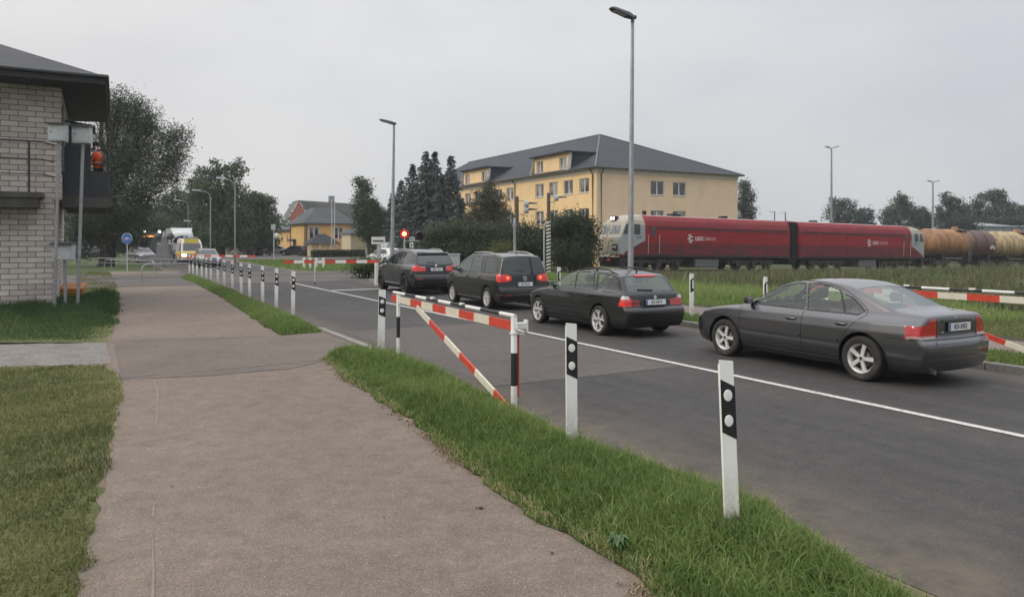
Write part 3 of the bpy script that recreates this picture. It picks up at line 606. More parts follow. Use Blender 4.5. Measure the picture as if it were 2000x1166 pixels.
# ================================================================== black people carrier
def car_carrier():
    side = [(2.05, .22), (2.15, .32), (2.19, .5), (2.16, .68), (2.04, .83), (1.75, .955), (1.42, 1.04), (1.0, 1.29), (.6, 1.495), (.28, 1.585), (-.2, 1.625), (-.8, 1.63), (-1.4, 1.612), (-1.80, 1.575), (-1.96, 1.545), (-2.0, 1.50),
            (-2.055, 1.28), (-2.11, 1.05), (-2.135, .95), (-2.145, .78), (-2.16, .66), (-2.20, .60), (-2.215, .45), (-2.17, .30), (-2.05, .22), (-1, .185), (0, .18), (1.2, .185)]
    W = [(.1, .78), (.2, .80), (.32, .865), (.5, .888), (.7, .897), (.85, .892), (.97, .872), (1.03, .845), (1.2, .79), (1.4, .715), (1.52, .66), (1.65, .6)]
    plan = [(-2.3, .86), (-2.1, .93), (-1.8, .97), (-1.3, 1), (1.2, 1), (1.6, .97), (1.95, .90), (2.2, .78)]
    top = [(-2.3, .88), (-2.0, .93), (-1.6, .96), (-1.0, .99), (-.3, 1), (.7, 1), (1.3, .97), (2.2, .82)]
    sh = Shell(side, W, plan, top, belt=1.02, crown=.10, kend=.09, k=.06, a=1.2, zc=.75)
    M = dict(CM); M['paint'] = paint('black_gloss_paint', (.022, .023, .021), rough=.3, coat=.9, metal=.6)
    WF = [(1.12, 1.06), (.78, 1.28), (.42, 1.45), (.22, 1.50), (.05, 1.505), (.02, 1.045)]; WR = [(-.06, 1.045), (-.03, 1.507), (-.70, 1.515), (-.84, 1.05)]; WQ = [(-.88, 1.05), (-.745, 1.515), (-.86, 1.513), (-.98, 1.055)]
    WC = [(-1.06, 1.06), (-.97, 1.51), (-1.45, 1.495), (-1.66, 1.46), (-1.74, 1.38), (-1.79, 1.10), (-1.72, 1.06)]
    TLs = [(-2.5, .80), (-2.5, 1.04), (-2.05, 1.04), (-1.90, 1.03), (-1.93, .86), (-2.0, .80)]; TLr = [(.42, .86), (.44, .98), (.62, 1.02), (1, 1.04), (1, .80), (.55, .81)]
    mir = lambda P: [(-a, b) for a, b in P]
    regs = [dict(n='bumper', m='paint', p='side', poly=[(-3, .1), (-3, .66), (-1.80, .66), (-1.74, .60), (-1.72, .1)], y=0), dict(n='bumper', m='paint', p='rear', poly=[(-1, .1), (-1, .64), (1, .64), (1, .1)]),
            dict(n='front_bumper', m='paint', p='side', poly=[(3, .15), (3, .62), (2.0, .6), (1.74, .55), (1.72, .15)], y=0),
            dict(n='front_door', m='paint', p='side', y=2, poly=[(1.0, .28), (1.02, .7), (1.16, 1.04), (.78, 1.32), (.42, 1.49), (.2, 1.54), (-.0, 1.545), (-.03, .28)]),
            dict(n='rear_door', m='paint', p='side', y=2, poly=[(-.04, .28), (-.01, 1.547), (-.89, 1.55), (-1.04, 1.04), (-1.02, .8), (-.95, .55), (-.92, .28)]),
            dict(n='tailgate', m='paint', p='rear', poly=[(-.70, .65), (-.74, .95), (-.66, 1.50), (.66, 1.50), (.74, .95), (.70, .65)])]
    for q in (WF, WR, WQ, WC): regs.append(dict(n='window_seal', m='trim', p='side', y=2, poly=q, grow=.028))
    for q in (WF, WR): regs.append(dict(n='side_window', m='pale_glass', p='side', y=2, poly=q, d=-.004))
    for q in (WQ, WC): regs.append(dict(n='side_window', m='pale_glass', p='side', y=2, poly=q, d=-.004))
    M['pale_glass'] = glassmat('carrier_side_glass', (.40, .42, .38)); M['rear_glass'] = glassmat('carrier_rear_glass', (.05, .055, .06))
    regs += [dict(n='rear_window', m='rear_glass', p='rear', poly=[(-.70, 1.06), (-.62, 1.46), (-.57, 1.485), (.57, 1.485), (.62, 1.46), (.70, 1.06), (.4, 1.03), (-.4, 1.03)], d=-.002), dict(n='windscreen', m='mid_glass', p='top', poly=[(.62, -.58), (.62, .58), (1.36, .74), (1.36, -.74)], d=-.003),
             dict(n='tail_light', m='brake', p='side', y=1, poly=TLs), dict(n='tail_light', m='brake', p='side', y=-1, poly=TLs), dict(n='tail_light', m='brake', p='rear', poly=TLr), dict(n='tail_light', m='brake', p='rear', poly=mir(TLr)),
             dict(n='headlight', m='head', p='side', y=2, poly=[(2.2, .70), (2.1, .86), (1.78, .90), (1.80, .78), (2.0, .70)])]
    root, made = finish_car('people_carrier', 'black people carrier with silver roof rails and lit brake lights', sh, .022, regs, M, (1.339, -1.339), .318, .215, .215, 'multi', 1.56, .366)
    p = M['paint']
    for s in (1, -1):
        ribbon(sh, 'sill_strip', M['chrome'], 'side', [(.95, .30), (-.9, .30)], .022, .010, s, root); ribbon(sh, 'side_moulding', p, 'side', [(1.0, .58), (-.94, .58)], .03, .010, s, root)
        ribbon(sh, 'door_seam', M['black'], 'side', [(1.0, .30), (1.03, .7), (1.16, 1.03)], .009, .002, s, root); ribbon(sh, 'door_seam', M['black'], 'side', [(-.035, .30), (-.025, 1.04)], .009, .002, s, root); ribbon(sh, 'door_seam', M['black'], 'side', [(-.92, .32), (-.95, .55), (-1.03, .82), (-1.05, 1.03)], .009, .002, s, root)
        ribbon(sh, 'bumper_seam', M['black'], 'side', [(-1.76, .60), (-1.82, .662), (-2.1, .66)], .009, .002, s, root)
        xs = np.array([.30, .05, -.6, -1.15, -1.60]); zz = sh.on('top', xs, np.full(5, s * .60)); b = MB()
        b.tube([zz[0], zz[1] + np.array([0, 0, .05]), zz[2] + np.array([0, 0, .055]), zz[3] + np.array([0, 0, .05]), zz[4]], .021, 8); b.tube([zz[2], zz[2] + np.array([0, 0, .05])], .02, 8); b.build('roof_rail', [M['silver']], root)
        for y in (1,): b = MB(); q = sh.on('rear', np.array([s * .55]), np.array([.92]))[0]; b.lathe([(.045, -.006), (.04, -.016), (.0, -.018)], 16, 0, q, 'X'); b.build('brake_bulb', [M['brake_hot']], root)
        ribbon(sh, 'reflector', M['red'], 'rear', [(s * .50, .43), (s * .66, .43)], .035, .008, 1, root)
    ribbon(sh, 'bumper_strip', M['chrome'], 'rear', [(-.84, .45), (.84, .45)], .014, .010, 1, root); ribbon(sh, 'bumper_seam', M['black'], 'rear', [(-.78, .645), (.78, .645)], .014, .002, 1, root); ribbon(sh, 'rear_wiper', M['black'], 'rear', [(0, 1.12), (.34, 1.135)], .014, .014, 1, root)
    ribbon(sh, 'gate_crease', p, 'rear', [(-.42, 1.0), (.42, 1.0)], .02, .012, 1, root)
    handle(root, sh, .10, .90, M, p); handle(root, sh, -.80, .90, M, p); mirror(root, sh, .98, 1.06, M, p); plate(root, sh, 'JO-4610', 0, .735, M)
    e = sh.on('rear', np.array([0.]), np.array([.895]))[0] + np.array([-.02, 0, 0]); b = MB(); rr = .058
    b.tube([e + np.array([0, rr * math.cos(t), rr * math.sin(t)]) for t in np.linspace(0, 2 * PI, 25)], .008, 6)
    L = lambda y0, z0, y1, z1: b.tube([e + np.array([0, y0 * rr, z0 * rr]), e + np.array([0, y1 * rr, z1 * rr])], .006, 5)
    for q in (1, -1): L(q * .42, .85, 0, .15); L(q * .85, .45, q * .42, -.8); L(q * .42, -.8, 0, .0)
    b.build('roundel_badge', [M['chrome']], root)
    b = MB(); b.box((-.2, 0, .60), (2.6, 1.5, .76)); b.box((1.0, 0, .92), (.6, 1.4, .26), 0, None, .05); b.build('interior', [M['black']], root)
    seats(root, M, .05, -.8, 1.22); steering(root, M, .68, .37, 1.06)
    b = MB(); z = sh.on('top', np.array([-1.6]), np.array([0.]))[0]; b.tube([z, z + np.array([-.06, 0, .05])], [.02, .006], 8); b.build('aerial', [M['trim']], root)
    return root
# ================================================================== black off-roader
def car_offroad():
    side = [(2.18, .30), (2.28, .42), (2.33, .6), (2.30, .82), (2.16, .96), (1.75, 1.07), (1.22, 1.15), (.78, 1.42), (.42, 1.60), (.1, 1.685), (-.4, 1.73), (-1.0, 1.735), (-1.5, 1.705), (-1.9, 1.645), (-2.08, 1.60), (-2.12, 1.55),
            (-2.25, 1.36), (-2.36, 1.18), (-2.40, 1.08), (-2.43, .90), (-2.45, .78), (-2.50, .70), (-2.52, .55), (-2.46, .38), (-2.30, .30), (-1, .25), (0, .245), (1.2, .25)]
    W = [(.15, .82), (.28, .86), (.4, .93), (.6, .955), (.8, .965), (.98, .955), (1.08, .925), (1.14, .885), (1.3, .82), (1.5, .735), (1.62, .67), (1.76, .6)]
    plan = [(-2.6, .84), (-2.4, .91), (-2.1, .965), (-1.5, 1), (1.3, 1), (1.8, .97), (2.1, .90), (2.35, .78)]
    top = [(-2.6, .85), (-2.2, .90), (-1.7, .95), (-1.1, .99), (-.3, 1), (.7, 1), (1.3, .97), (2.35, .82)]
    sh = Shell(side, W, plan, top, belt=1.12, crown=.10, kend=.09, k=.07, a=1.35, zc=.8)
    M = dict(CM); M['paint'] = paint('black_deep_paint', (.020, .020, .022), rough=.28, coat=.9, metal=.6); M['rim'] = pm('dark_alloy', (.05, .05, .052), .35, .7)
    WF = [(1.0, 1.17), (.70, 1.40), (.36, 1.55), (.14, 1.60), (.02, 1.605), (-.02, 1.15)]; WR = [(-.10, 1.15), (-.06, 1.607), (-.75, 1.61), (-.96, 1.155)]
    WC = [(-1.08, 1.165), (-.90, 1.61), (-1.35, 1.59), (-1.60, 1.55), (-1.72, 1.42), (-1.75, 1.20), (-1.68, 1.165)]
    mir = lambda P: [(-a, b) for a, b in P]
    TLs = [(-2.6, .93), (-2.6, 1.13), (-2.22, 1.13), (-2.18, 1.02), (-2.24, .92)]; TLr = [(.40, .93), (.42, 1.04), (.62, 1.07), (.70, 1.13), (1, 1.13), (1, .90), (.6, .90)]
    regs = [dict(n='bumper', m='paint', p='side', poly=[(-3, .1), (-3, .80), (-2.1, .80), (-1.92, .66), (-1.90, .1)], y=0), dict(n='bumper', m='paint', p='rear', poly=[(-1, .1), (-1, .78), (1, .78), (1, .1)]),
            dict(n='front_door', m='paint', p='side', y=2, poly=[(1.02, .36), (1.05, 1.13), (.70, 1.44), (.36, 1.59), (.1, 1.64), (-.05, 1.645), (-.07, .36)]), dict(n='rear_door', m='paint', p='side', y=2, poly=[(-.08, .36), (-.06, 1.647), (-.80, 1.648), (-1.03, 1.14), (-1.06, .9), (-1.0, .6), (-.96, .36)]),
            dict(n='tailgate', m='paint', p='rear', poly=[(-.72, .79), (-.78, 1.1), (-.68, 1.56), (.68, 1.56), (.78, 1.1), (.72, .79)])]
    for q in (WF, WR, WC): regs.append(dict(n='window_seal', m='trim', p='side', y=2, poly=q, grow=.028))
    for q in (WF, WR, WC): regs.append(dict(n='side_window', m='pale_glass', p='side', y=2, poly=q, d=-.004))
    M['pale_glass'] = glassmat('offroad_side_glass', (.35, .37, .36)); M['rear_glass'] = glassmat('offroad_rear_glass', (.05, .055, .06))
    regs += [dict(n='rear_window', m='rear_glass', p='rear', poly=[(-.70, 1.19), (-.60, 1.53), (.60, 1.53), (.70, 1.19), (.4, 1.16), (-.4, 1.16)], d=-.002), dict(n='windscreen', m='mid_glass', p='top', poly=[(.46, -.6), (.46, .6), (1.17, .76), (1.17, -.76)], d=-.003),
             dict(n='tail_light', m='brake', p='side', y=0, poly=TLs), dict(n='tail_light', m='brake', p='rear', poly=TLr), dict(n='tail_light', m='brake', p='rear', poly=mir(TLr)), dict(n='headlight', m='head', p='side', y=2, poly=[(2.4, .78), (2.25, .95), (1.9, .99), (1.95, .86), (2.15, .78)])]
    root, made = finish_car('offroad_car', 'big black offroad car with dark wheels, first in the queue at the boom', sh, .024, regs, M, (1.4665, -1.4665), .375, .25, .27, 'multi', 1.66, .43)
    p = M['paint']
    for s in (1, -1):
        ribbon(sh, 'sill_strip', M['silver'], 'side', [(.95, .37), (-.9, .37)], .05, .02, s, root); ribbon(sh, 'door_seam', M['black'], 'side', [(1.03, .40), (1.05, 1.12)], .01, .002, s, root); ribbon(sh, 'door_seam', M['black'], 'side', [(-.075, .40), (-.07, 1.14)], .01, .002, s, root); ribbon(sh, 'door_seam', M['black'], 'side', [(-.96, .40), (-1.0, .6), (-1.06, .9), (-1.04, 1.13)], .01, .002, s, root)
        ribbon(sh, 'reflector', M['red'], 'rear', [(s * .55, .62), (s * .78, .62)], .04, .008, 1, root)
        xs = np.array([.12, -.1, -.7, -1.2, -1.55]); zz = sh.on('top', xs, np.full(5, s * .62)); b = MB(); b.tube([zz[0], zz[1] + np.array([0, 0, .045]), zz[2] + np.array([0, 0, .05]), zz[3] + np.array([0, 0, .045]), zz[4]], .02, 8); b.build('roof_rail', [M['silver']], root)
        ribbon(sh, 'lamp_chrome', M['chrome'], 'rear', [(s * .42, 1.055), (s * .62, 1.075)], .018, .01, 1, root)
    ribbon(sh, 'bumper_seam', M['black'], 'rear', [(-.80, .785), (.80, .785)], .014, .002, 1, root); ribbon(sh, 'rear_wiper', M['black'], 'rear', [(0, 1.22), (.36, 1.235)], .016, .014, 1, root); ribbon(sh, 'roof_spoiler', p, 'rear', [(-.62, 1.555), (.62, 1.555)], .05, .06, 1, root)
    ribbon(sh, 'bumper_strip', M['trim'], 'rear', [(-.8, .50), (.8, .50)], .10, .012, 1, root)
    handle(root, sh, .02, 1.02, M, p); handle(root, sh, -.88, 1.02, M, p); mirror(root, sh, .86, 1.17, M, p); plate(root, sh, 'MR-1201', 0, .97, M)
    e = sh.on('rear', np.array([0.]), np.array([1.115]))[0]; b = MB(); b.disc(e + np.array([-.02, 0, 0]), (-1, 0, .2), .042, 20, 0); b.build('roundel_badge', [M['white_print']], root)
    text_mesh('badge_text', 'X5', .06, M['chrome'], root, sh.on('rear', np.array([-.58]), np.array([1.0]))[0] + np.array([-.012, 0, .09]), frame3((0, -1, 0), (0, 0, 1)), bold=.003, squeeze=1.4)
    b = MB(); b.box((-.2, 0, .68), (2.7, 1.6, .82)); b.box((.95, 0, 1.0), (.5, 1.5, .28), 0, None, .05); b.build('interior', [M['black']], root)
    seats(root, M, -.05, -.9, 1.32); steering(root, M, .60, .4, 1.16)
    return root
# ------------------------------------------------------------------ ground, roads, grass
def sstep(x, a, b): t = np.clip((x - a) / (b - a), 0, 1); return t * t * (3 - 2 * t)
def rail_z(v): return -.16 - .016 * np.maximum(v - 34, 0) + .16 * (1 - sstep(np.asarray(v, float), 16, 34)) + .01
def land(u, v):
    u = np.asarray(u, float); v = np.asarray(v, float)
    h = .10 * sstep(v, 12.32, 12.44) * (1 - sstep(u, 34, 38))
    dip = (-.016 * np.clip(v - 34, 0, 120) - .16 * sstep(v, 16, 34) - .25 * sstep(v, 16, 30)) * sstep(u, 20, 42)
    return h + dip
def lay(m):
    m.rotation_euler.z = ROADROT; return m
def axis(fine, step, far, keep=()):
    a = list(np.arange(fine[0], fine[1] + .01, step)); g = step
    while a[-1] < far: g *= 1.25; a.append(a[-1] + g)
    g = step
    while a[0] > -far: g *= 1.25; a.insert(0, a[0] - g)
    return np.array(sorted(set(np.round(a + list(keep), 3))))
def ground_mat(name, stops, scale, extra=None, bump=.25, bs=60, rough=.95, fine=None, tracks=None):
    m = bpy.data.materials.new(name); nt, b, out = nodes_of(m)
    n1 = noise(nt, scale, 8, .62); c = ramp(nt, n1.outputs[0], stops).outputs[0]
    n2 = noise(nt, scale * 9, 5, .7); c = mixc(nt, .5, c, ramp(nt, n2.outputs[0], [(.3, (.62, .62, .62)), (.7, (1.3, 1.3, 1.3))]).outputs[0], 'MULTIPLY')
    if fine:
        for s, lo, hi, p0, p1 in fine:
            vz = noise(nt, s, 2, .6); c = mixc(nt, 1.0, c, ramp(nt, vz.outputs[0], [(p0, (lo,) * 3), (p1, (hi,) * 3)]).outputs[0], 'MULTIPLY')
    if extra: c = extra(nt, c)
    nt.links.new(c, b.inputs['Base Color']); b.inputs['Roughness'].default_value = rough; b.inputs['Specular IOR Level'].default_value = .3
    nb = noise(nt, bs, 6, .7); bp = N(nt, 'Bump'); bp.inputs['Strength'].default_value = bump; bp.inputs['Distance'].default_value = .01
    nt.links.new(nb.outputs[0], bp.inputs['Height']); nt.links.new(bp.outputs[0], b.inputs['Normal']); return m
def chips(nt, c, scale, size, col, amount=.6):
    tc = N(nt, 'TexCoord'); vo = N(nt, 'TexVoronoi'); vo.inputs['Scale'].default_value = scale; nt.links.new(tc.outputs['Object'], vo.inputs['Vector'])
    f = ramp(nt, vo.outputs['Distance'], [(size * .6, amount), (size, 0.0)])
    sp = N(nt, 'SeparateColor'); nt.links.new(vo.outputs['Color'], sp.inputs[0]); g = ramp(nt, sp.outputs[0], [(.72, 0.0), (.80, 1.0)])
    mu = N(nt, 'Math', operation='MULTIPLY'); nt.links.new(f.outputs[0], mu.inputs[0]); nt.links.new(g.outputs[0], mu.inputs[1])
    return mixc(nt, mu.outputs[0], c, col)
M_SOIL = ground_mat('meadow_soil', [(.3, (.036, .052, .016)), (.5, (.05, .075, .022)), (.7, (.075, .09, .033))], .35, bump=.5, bs=25, fine=[(14, .7, 1.25, .35, .65)])
M_MOWN = ground_mat('mown_lawn_soil', [(.3, (.075, .078, .03)), (.5, (.10, .11, .04)), (.7, (.145, .135, .06))], .8, bump=.6, bs=40, fine=[(30, .55, 1.35, .35, .65)])
M_SAND = ground_mat('sandy_edge', [(.3, (.15, .115, .08)), (.6, (.23, .175, .125)), (.8, (.17, .15, .10))], 1.2, bump=.5, bs=120, fine=[(160, .7, 1.25, .35, .65)], extra=lambda nt, c: chips(nt, c, 38, .3, (.3, .27, .24), .5))
def path_extra(nt, c):
    c = chips(nt, c, 62, .30, (.36, .33, .30), .7); c = chips(nt, c, 40, .26, (.055, .047, .044), .6); c = chips(nt, c, 24, .16, (.40, .37, .34), .6)
    nz = noise(nt, .55, 3, .5, stretch=(1.0, .35, 1)); return mixc(nt, .55, c, ramp(nt, nz.outputs[0], [(.35, (.93, .93, .94)), (.65, (1.05, 1.045, 1.04))]).outputs[0], 'MULTIPLY')
M_PATH = ground_mat('path_asphalt', [(.3, (.150, .120, .097)), (.55, (.174, .140, .114)), (.8, (.198, .160, .131))], .5, path_extra, bump=.12, bs=170, rough=.9, fine=[(70, .84, 1.16, .35, .65), (150, .66, 1.34, .36, .64)])
def road_extra(nt, c):
    c = chips(nt, c, 50, .26, (.25, .24, .23), .6); c = chips(nt, c, 36, .24, (.035, .034, .034), .6)
    tc = N(nt, 'TexCoord'); sp = N(nt, 'SeparateXYZ'); nt.links.new(tc.outputs['Object'], sp.inputs[0])
    nz = noise(nt, .9, 5, .6, stretch=(1.6, .07, 1)); c = mixc(nt, .8, c, ramp(nt, nz.outputs[0], [(.33, (.74, .75, .77)), (.66, (1.2, 1.18, 1.15))]).outputs[0], 'MULTIPLY')
    e = ramp(nt, sp.outputs[0], [(0, 0.0), (1, 1.0)])                       # dust washed to both edges of the carriageway
    ed = N(nt, 'MapRange'); ed.inputs['From Min'].default_value = 5.6; ed.inputs['From Max'].default_value = 4.3; nt.links.new(sp.outputs[0], ed.inputs[0])
    nd = noise(nt, 2.5, 6, .7); mu = N(nt, 'Math', operation='MULTIPLY'); nt.links.new(ed.outputs[0], mu.inputs[0]); nt.links.new(ramp(nt, nd.outputs[0], [(.35, .25), (.65, 1.0)]).outputs[0], mu.inputs[1])
    c = mixc(nt, mu.outputs[0], c, (.150, .120, .092))
    er = N(nt, 'MapRange'); er.inputs['From Min'].default_value = 11.4; er.inputs['From Max'].default_value = 12.3; nt.links.new(sp.outputs[0], er.inputs[0])
    mu2 = N(nt, 'Math', operation='MULTIPLY'); nt.links.new(er.outputs[0], mu2.inputs[0]); mu2.inputs[1].default_value = .8
    return mixc(nt, mu2.outputs[0], c, (.15, .125, .105))
M_ROAD = ground_mat('road_asphalt', [(.3, (.050, .0475, .046)), (.55, (.061, .058, .056)), (.8, (.078, .073, .068))], .45, road_extra, bump=.4, bs=150, rough=.82, fine=[(60, .86, 1.14, .35, .65), (140, .66, 1.34, .36, .64)])
M_PATCH = ground_mat('road_patch_asphalt', [(.3, (.092, .082, .076)), (.7, (.112, .100, .091))], .6, lambda nt, c: chips(nt, c, 60, .22, (.25, .23, .21), .5), bump=.4, bs=150, rough=.88, fine=[(110, .78, 1.22, .35, .65), (380, .74, 1.26, .35, .65)])
M_DRIVE = ground_mat('drive_asphalt', [(.3, (.118, .099, .086)), (.7, (.162, .133, .112))], .8, lambda nt, c: chips(nt, c, 60, .22, (.25, .23, .21), .5), bump=.35, bs=150, rough=.88, fine=[(110, .8, 1.2, .35, .65), (380, .75, 1.25, .35, .65)])
M_GRAVEL = ground_mat('gravel', [(.3, (.15, .14, .13)), (.7, (.24, .22, .20))], 2, lambda nt, c: chips(nt, c, 30, .4, (.36, .34, .33), .7), bump=.8, bs=60, fine=[(60, .6, 1.35, .35, .65)])
M_BALLAST = ground_mat('ballast', [(.3, (.06, .055, .05)), (.7, (.12, .105, .09))], 2, bump=1, bs=20, fine=[(25, .5, 1.4, .35, .65)])
M_PAVE = ground_mat('sidewalk_asphalt', [(.3, (.17, .135, .118)), (.7, (.21, .17, .148))], .8, bump=.3, bs=120, fine=[(120, .8, 1.2, .35, .65)])
M_CONC = ground_mat('kerb_concrete', [(.3, (.20, .19, .175)), (.7, (.29, .275, .25))], 2.5, bump=.3, bs=60, fine=[(80, .75, 1.2, .35, .65)])
def mark_mat():
    m = bpy.data.materials.new('road_paint'); nt, b, out = nodes_of(m); nz = noise(nt, 18, 8, .8)
    nt.links.new(ramp(nt, nz.outputs[0], [(.36, (.20, .19, .18)), (.50, (.56, .55, .52))]).outputs[0], b.inputs['Base Color']); b.inputs['Roughness'].default_value = .8; return m
M_MARK = mark_mat()
# terrain: one sheet out to the horizon
us = axis((-12, 84), 2.0, 1200); vsx = axis((-24, 40), 1.0, 1200, (12.32, 12.38, 12.44))
U, Vv = np.meshgrid(us, vsx, indexing='ij'); Z = land(U, Vv) - .03
vt = np.stack([Vv.ravel(), U.ravel(), Z.ravel()], 1); nu, nv = U.shape; ix = np.arange(nu * nv).reshape(nu, nv)
fq = np.stack([ix[:-1, :-1].ravel(), ix[:-1, 1:].ravel(), ix[1:, 1:].ravel(), ix[1:, :-1].ravel()], 1)
tag(lay(mesh_np('terrain', vt, fq, [M_SOIL], None, True)), kind='structure')
def jag(P, amp=.05, step=.12, seed=1, freq=2.2):
    """densify a ground outline and roughen it"""
    rg = np.random.default_rng(seed); P = [Vector((p[0], p[1])) for p in P]; out = []
    ph = rg.random(6) * 6.28; s = 0.0
    for i in range(len(P)):
        a, b = P[i], P[(i + 1) % len(P)]; d = b - a; L = d.length
        if L < 1e-6: continue
        st = step if max(abs(a.y), abs(b.y)) < 30 else step * 4
        k = min(200, max(1, int(L / st))); nn = Vector((-d.y, d.x)) / L
        for j in range(k):
            q = a + d * j / k; s += L / k
            o = amp * (math.sin(s * freq + ph[0]) * .5 + math.sin(s * freq * 2.7 + ph[1]) * .4 + math.sin(s * freq * 6.1 + ph[2]) * .3 + rg.normal() * .35)
            out.append(q + nn * o)
    return out
def sheet(name, P, z, mat, kind='structure', zf=None):
    t = tessellate_polygon([[Vector((p[0], p[1], 0)) for p in P]])
    vs = [(p[0], p[1], z if zf is None else zf(p)) for p in P]
    o = mesh_np(name, vs, [tuple(f) for f in t], [mat]);
    bm = bmesh.new(); bm.from_mesh(o.data); bmesh.ops.recalc_face_normals(bm, faces=bm.faces[:])
    if bm.faces and sum(f.normal.z for f in bm.faces) < 0: bmesh.ops.reverse_faces(bm, faces=bm.faces[:])
    bm.to_mesh(o.data); bm.free()
    return tag(o, kind=kind)
def street(name, u0, u1, v0, v1, z, mat, n=2):
    o = mesh_np(name, [(v0, u0, z), (v1, u0, z), (v1, u1, z), (v0, u1, z)], [(0, 1, 2, 3)], [mat]); return tag(lay(o), kind='structure')
GP = lambda L: [p if isinstance(p, Vector) else G(*p) for p in L]
# sandy strip under path and verges, then path, verges, drives, carriageway on top (each a few mm higher)
sheet('dirt_shoulder', [R(-9, -.9), R(-9, 5.0), R(48, 5.0), R(48, .2), R(36, .1), R(20, -.1), R(10, -.5)], .000, M_SAND)
PATH_L = [R(-7, -.45), R(0, -.35), (95, 1300), (152, 1166), (178, 1040), (210, 930), (222, 850), (238, 780), (238, 735), (212, 712), (210, 672), (228, 640), (235, 600), (233, 570), (228, 545), (212, 530)]
VN_L = [(632, 703), (680, 745), (760, 795), (860, 870), (905, 915), (990, 975), (1100, 1045), (1190, 1095), (1275, 1166), (1370, 1260), R(-1, 2.75), R(-7, 2.9)]
VN_R = [R(-7, 4.25), R(0, 4.2), (1890, 1260), (1760, 1166), (1655, 1100), (1535, 1025), (1440, 975), (1310, 930), (1185, 893), (1105, 858), (1015, 808), (945, 776), (855, 728), (795, 704), (755, 694), (700, 686), (652, 690)]
VF_L = [(352, 543), (385, 556), (430, 580), (480, 612), (520, 640), (548, 655)]
VF_R = [(630, 651), (600, 633), (563, 615), (500, 590), (450, 567), (410, 551), (385, 541), (370, 536)]
path_poly = jag(GP(PATH_L + [(350, 530), (352, 543), (385, 557), (430, 581), (480, 613), (520, 641), (548, 656), (632, 651), (700, 680), (640, 704)] + VN_L[1:]), .03, .10, 3)
sheet('path', path_poly, .008, M_PATH)
vn_poly = jag(GP(VN_L + VN_R), .05, .09, 5, 3.1); vf_poly = jag(GP(VF_L + VF_R), .05, .12, 6, 3.1)
M_VERGE = ground_mat('verge_soil', [(.3, (.03, .045, .014)), (.7, (.05, .07, .022))], 3, bump=.6, bs=40)
def mound(name, P, h):
    """low domed strip of turf"""
    PA = np.array([(p[0], p[1]) for p in P]); lo, hi = PA.min(0), PA.max(0); st = .22 if hi[1] < 20 else .5
    gx = np.arange(lo[0], hi[0], st); gy = np.arange(lo[1], hi[1], st); X, Y = np.meshgrid(gx, gy); X = X.ravel(); Y = Y.ravel()
    d = sdf_points(X, Y, PA); k = d < -st * .7
    from mathutils.geometry import delaunay_2d_cdt
    pts = [Vector((a, b)) for a, b in PA] + [Vector((a, b)) for a, b in zip(X[k], Y[k])]
    r = delaunay_2d_cdt(pts, [], [list(range(len(PA)))], 1, 1e-4)
    q = np.array([(v.x, v.y) for v in r[0]]); dz = -sdf_points(q[:, 0], q[:, 1], PA); z = .012 + h * sstep(dz, 0, .45)
    o = mesh_np(name, np.column_stack([q, z]), [tuple(f) for f in r[2]], [M_VERGE], None, True); return tag(o, kind='structure')
mound('grass_verge', vn_poly, .07); mound('grass_verge', vf_poly, .06)
sheet('driveway', jag(GP([(222, 664), (380, 660), (540, 657), (632, 650), (668, 668), (700, 684), (645, 705), (560, 722), (400, 736), (238, 742)]), .02, .12, 9), .013, M_DRIVE)
sheet('gravel_drive', jag(GP([(-260, 676), (212, 670), (222, 712), (120, 714), (-260, 722)]), .06, .15, 10), .006, M_GRAVEL)
sheet('mown_lawn', jag(GP([R(-7, -9), R(-7, -.5), R(0, -.4), (95, 1300), (150, 1166), (176, 1040), (208, 930), (220, 850), (236, 780), (238, 738), (205, 714), (-300, 718)]), .05, .12, 11), .003, M_MOWN)
sheet('mown_lawn', jag(GP([(-260, 672), (208, 668), (226, 640), (233, 600), (231, 570), (226, 545), (160, 545), (0, 580), (-260, 600)]), .05, .15, 12), .003, M_MOWN)
sheet('mown_lawn', jag(GP([(500, 528), (440, 513), (430, 508), (800, 508), (800, 524), (735, 533), (640, 532), (560, 529)]), .08, .5, 13), .001, ground_mat('far_lawn', [(.3, (.05, .075, .02)), (.7, (.085, .115, .034))], .4, bump=.3, fine=[(12, .7, 1.3, .35, .65)]))
sheet('cross_street', GP([(425, 496), (820, 496), (820, 507), (425, 507)]), .003, M_PATCH)
sheet('far_sidewalk', GP([(425, 506), (447, 506), (505, 516.5), (462, 514)]), .006, M_PAVE)
street('road', -14, 190, 4.22, 12.31, .006, M_ROAD)
street('road_patch', 9.2, 16.5, 4.9, 8.3, .010, M_PATCH); street('road_patch', -9, 3.1, 8.7, 11.9, .010, ground_mat('dark_patch', [(.3, (.045, .043, .042)), (.7, (.056, .053, .052))], .5, lambda nt, c: chips(nt, c, 60, .22, (.2, .19, .18), .4), bump=.4, bs=150, rough=.82, fine=[(110, .8, 1.2, .35, .65)]))
street('crossing_apron', 37.5, 52, -2.5, 22, .018, M_PATCH)
street('edge_strip', 12.3, 17.5, 4.55, 4.70, .016, M_CONC)
street('centre_line', -14, 39.8, 8.39, 8.51, .014, M_MARK); street('stop_line', 30.4, 30.75, 8.60, 12.1, .014, M_MARK)
# faint worn stripe on the cycle path
ML_ = pm('worn_line', (.235, .195, .165), .95, var=.3, scale=2.6, col2=(.172, .138, .113))
for a_ in ([(293, 1200), (301, 1200), (302, 1120), (299, 1050), (296, 1050), (297, 1120)], [(297, 1012), (301, 1012), (302, 985), (299, 985)], [(304, 830), (307, 830), (309, 800), (310, 768), (302, 744), (299, 744), (306, 768), (306, 800)]): sheet('path_line', GP(a_), .012, ML_)
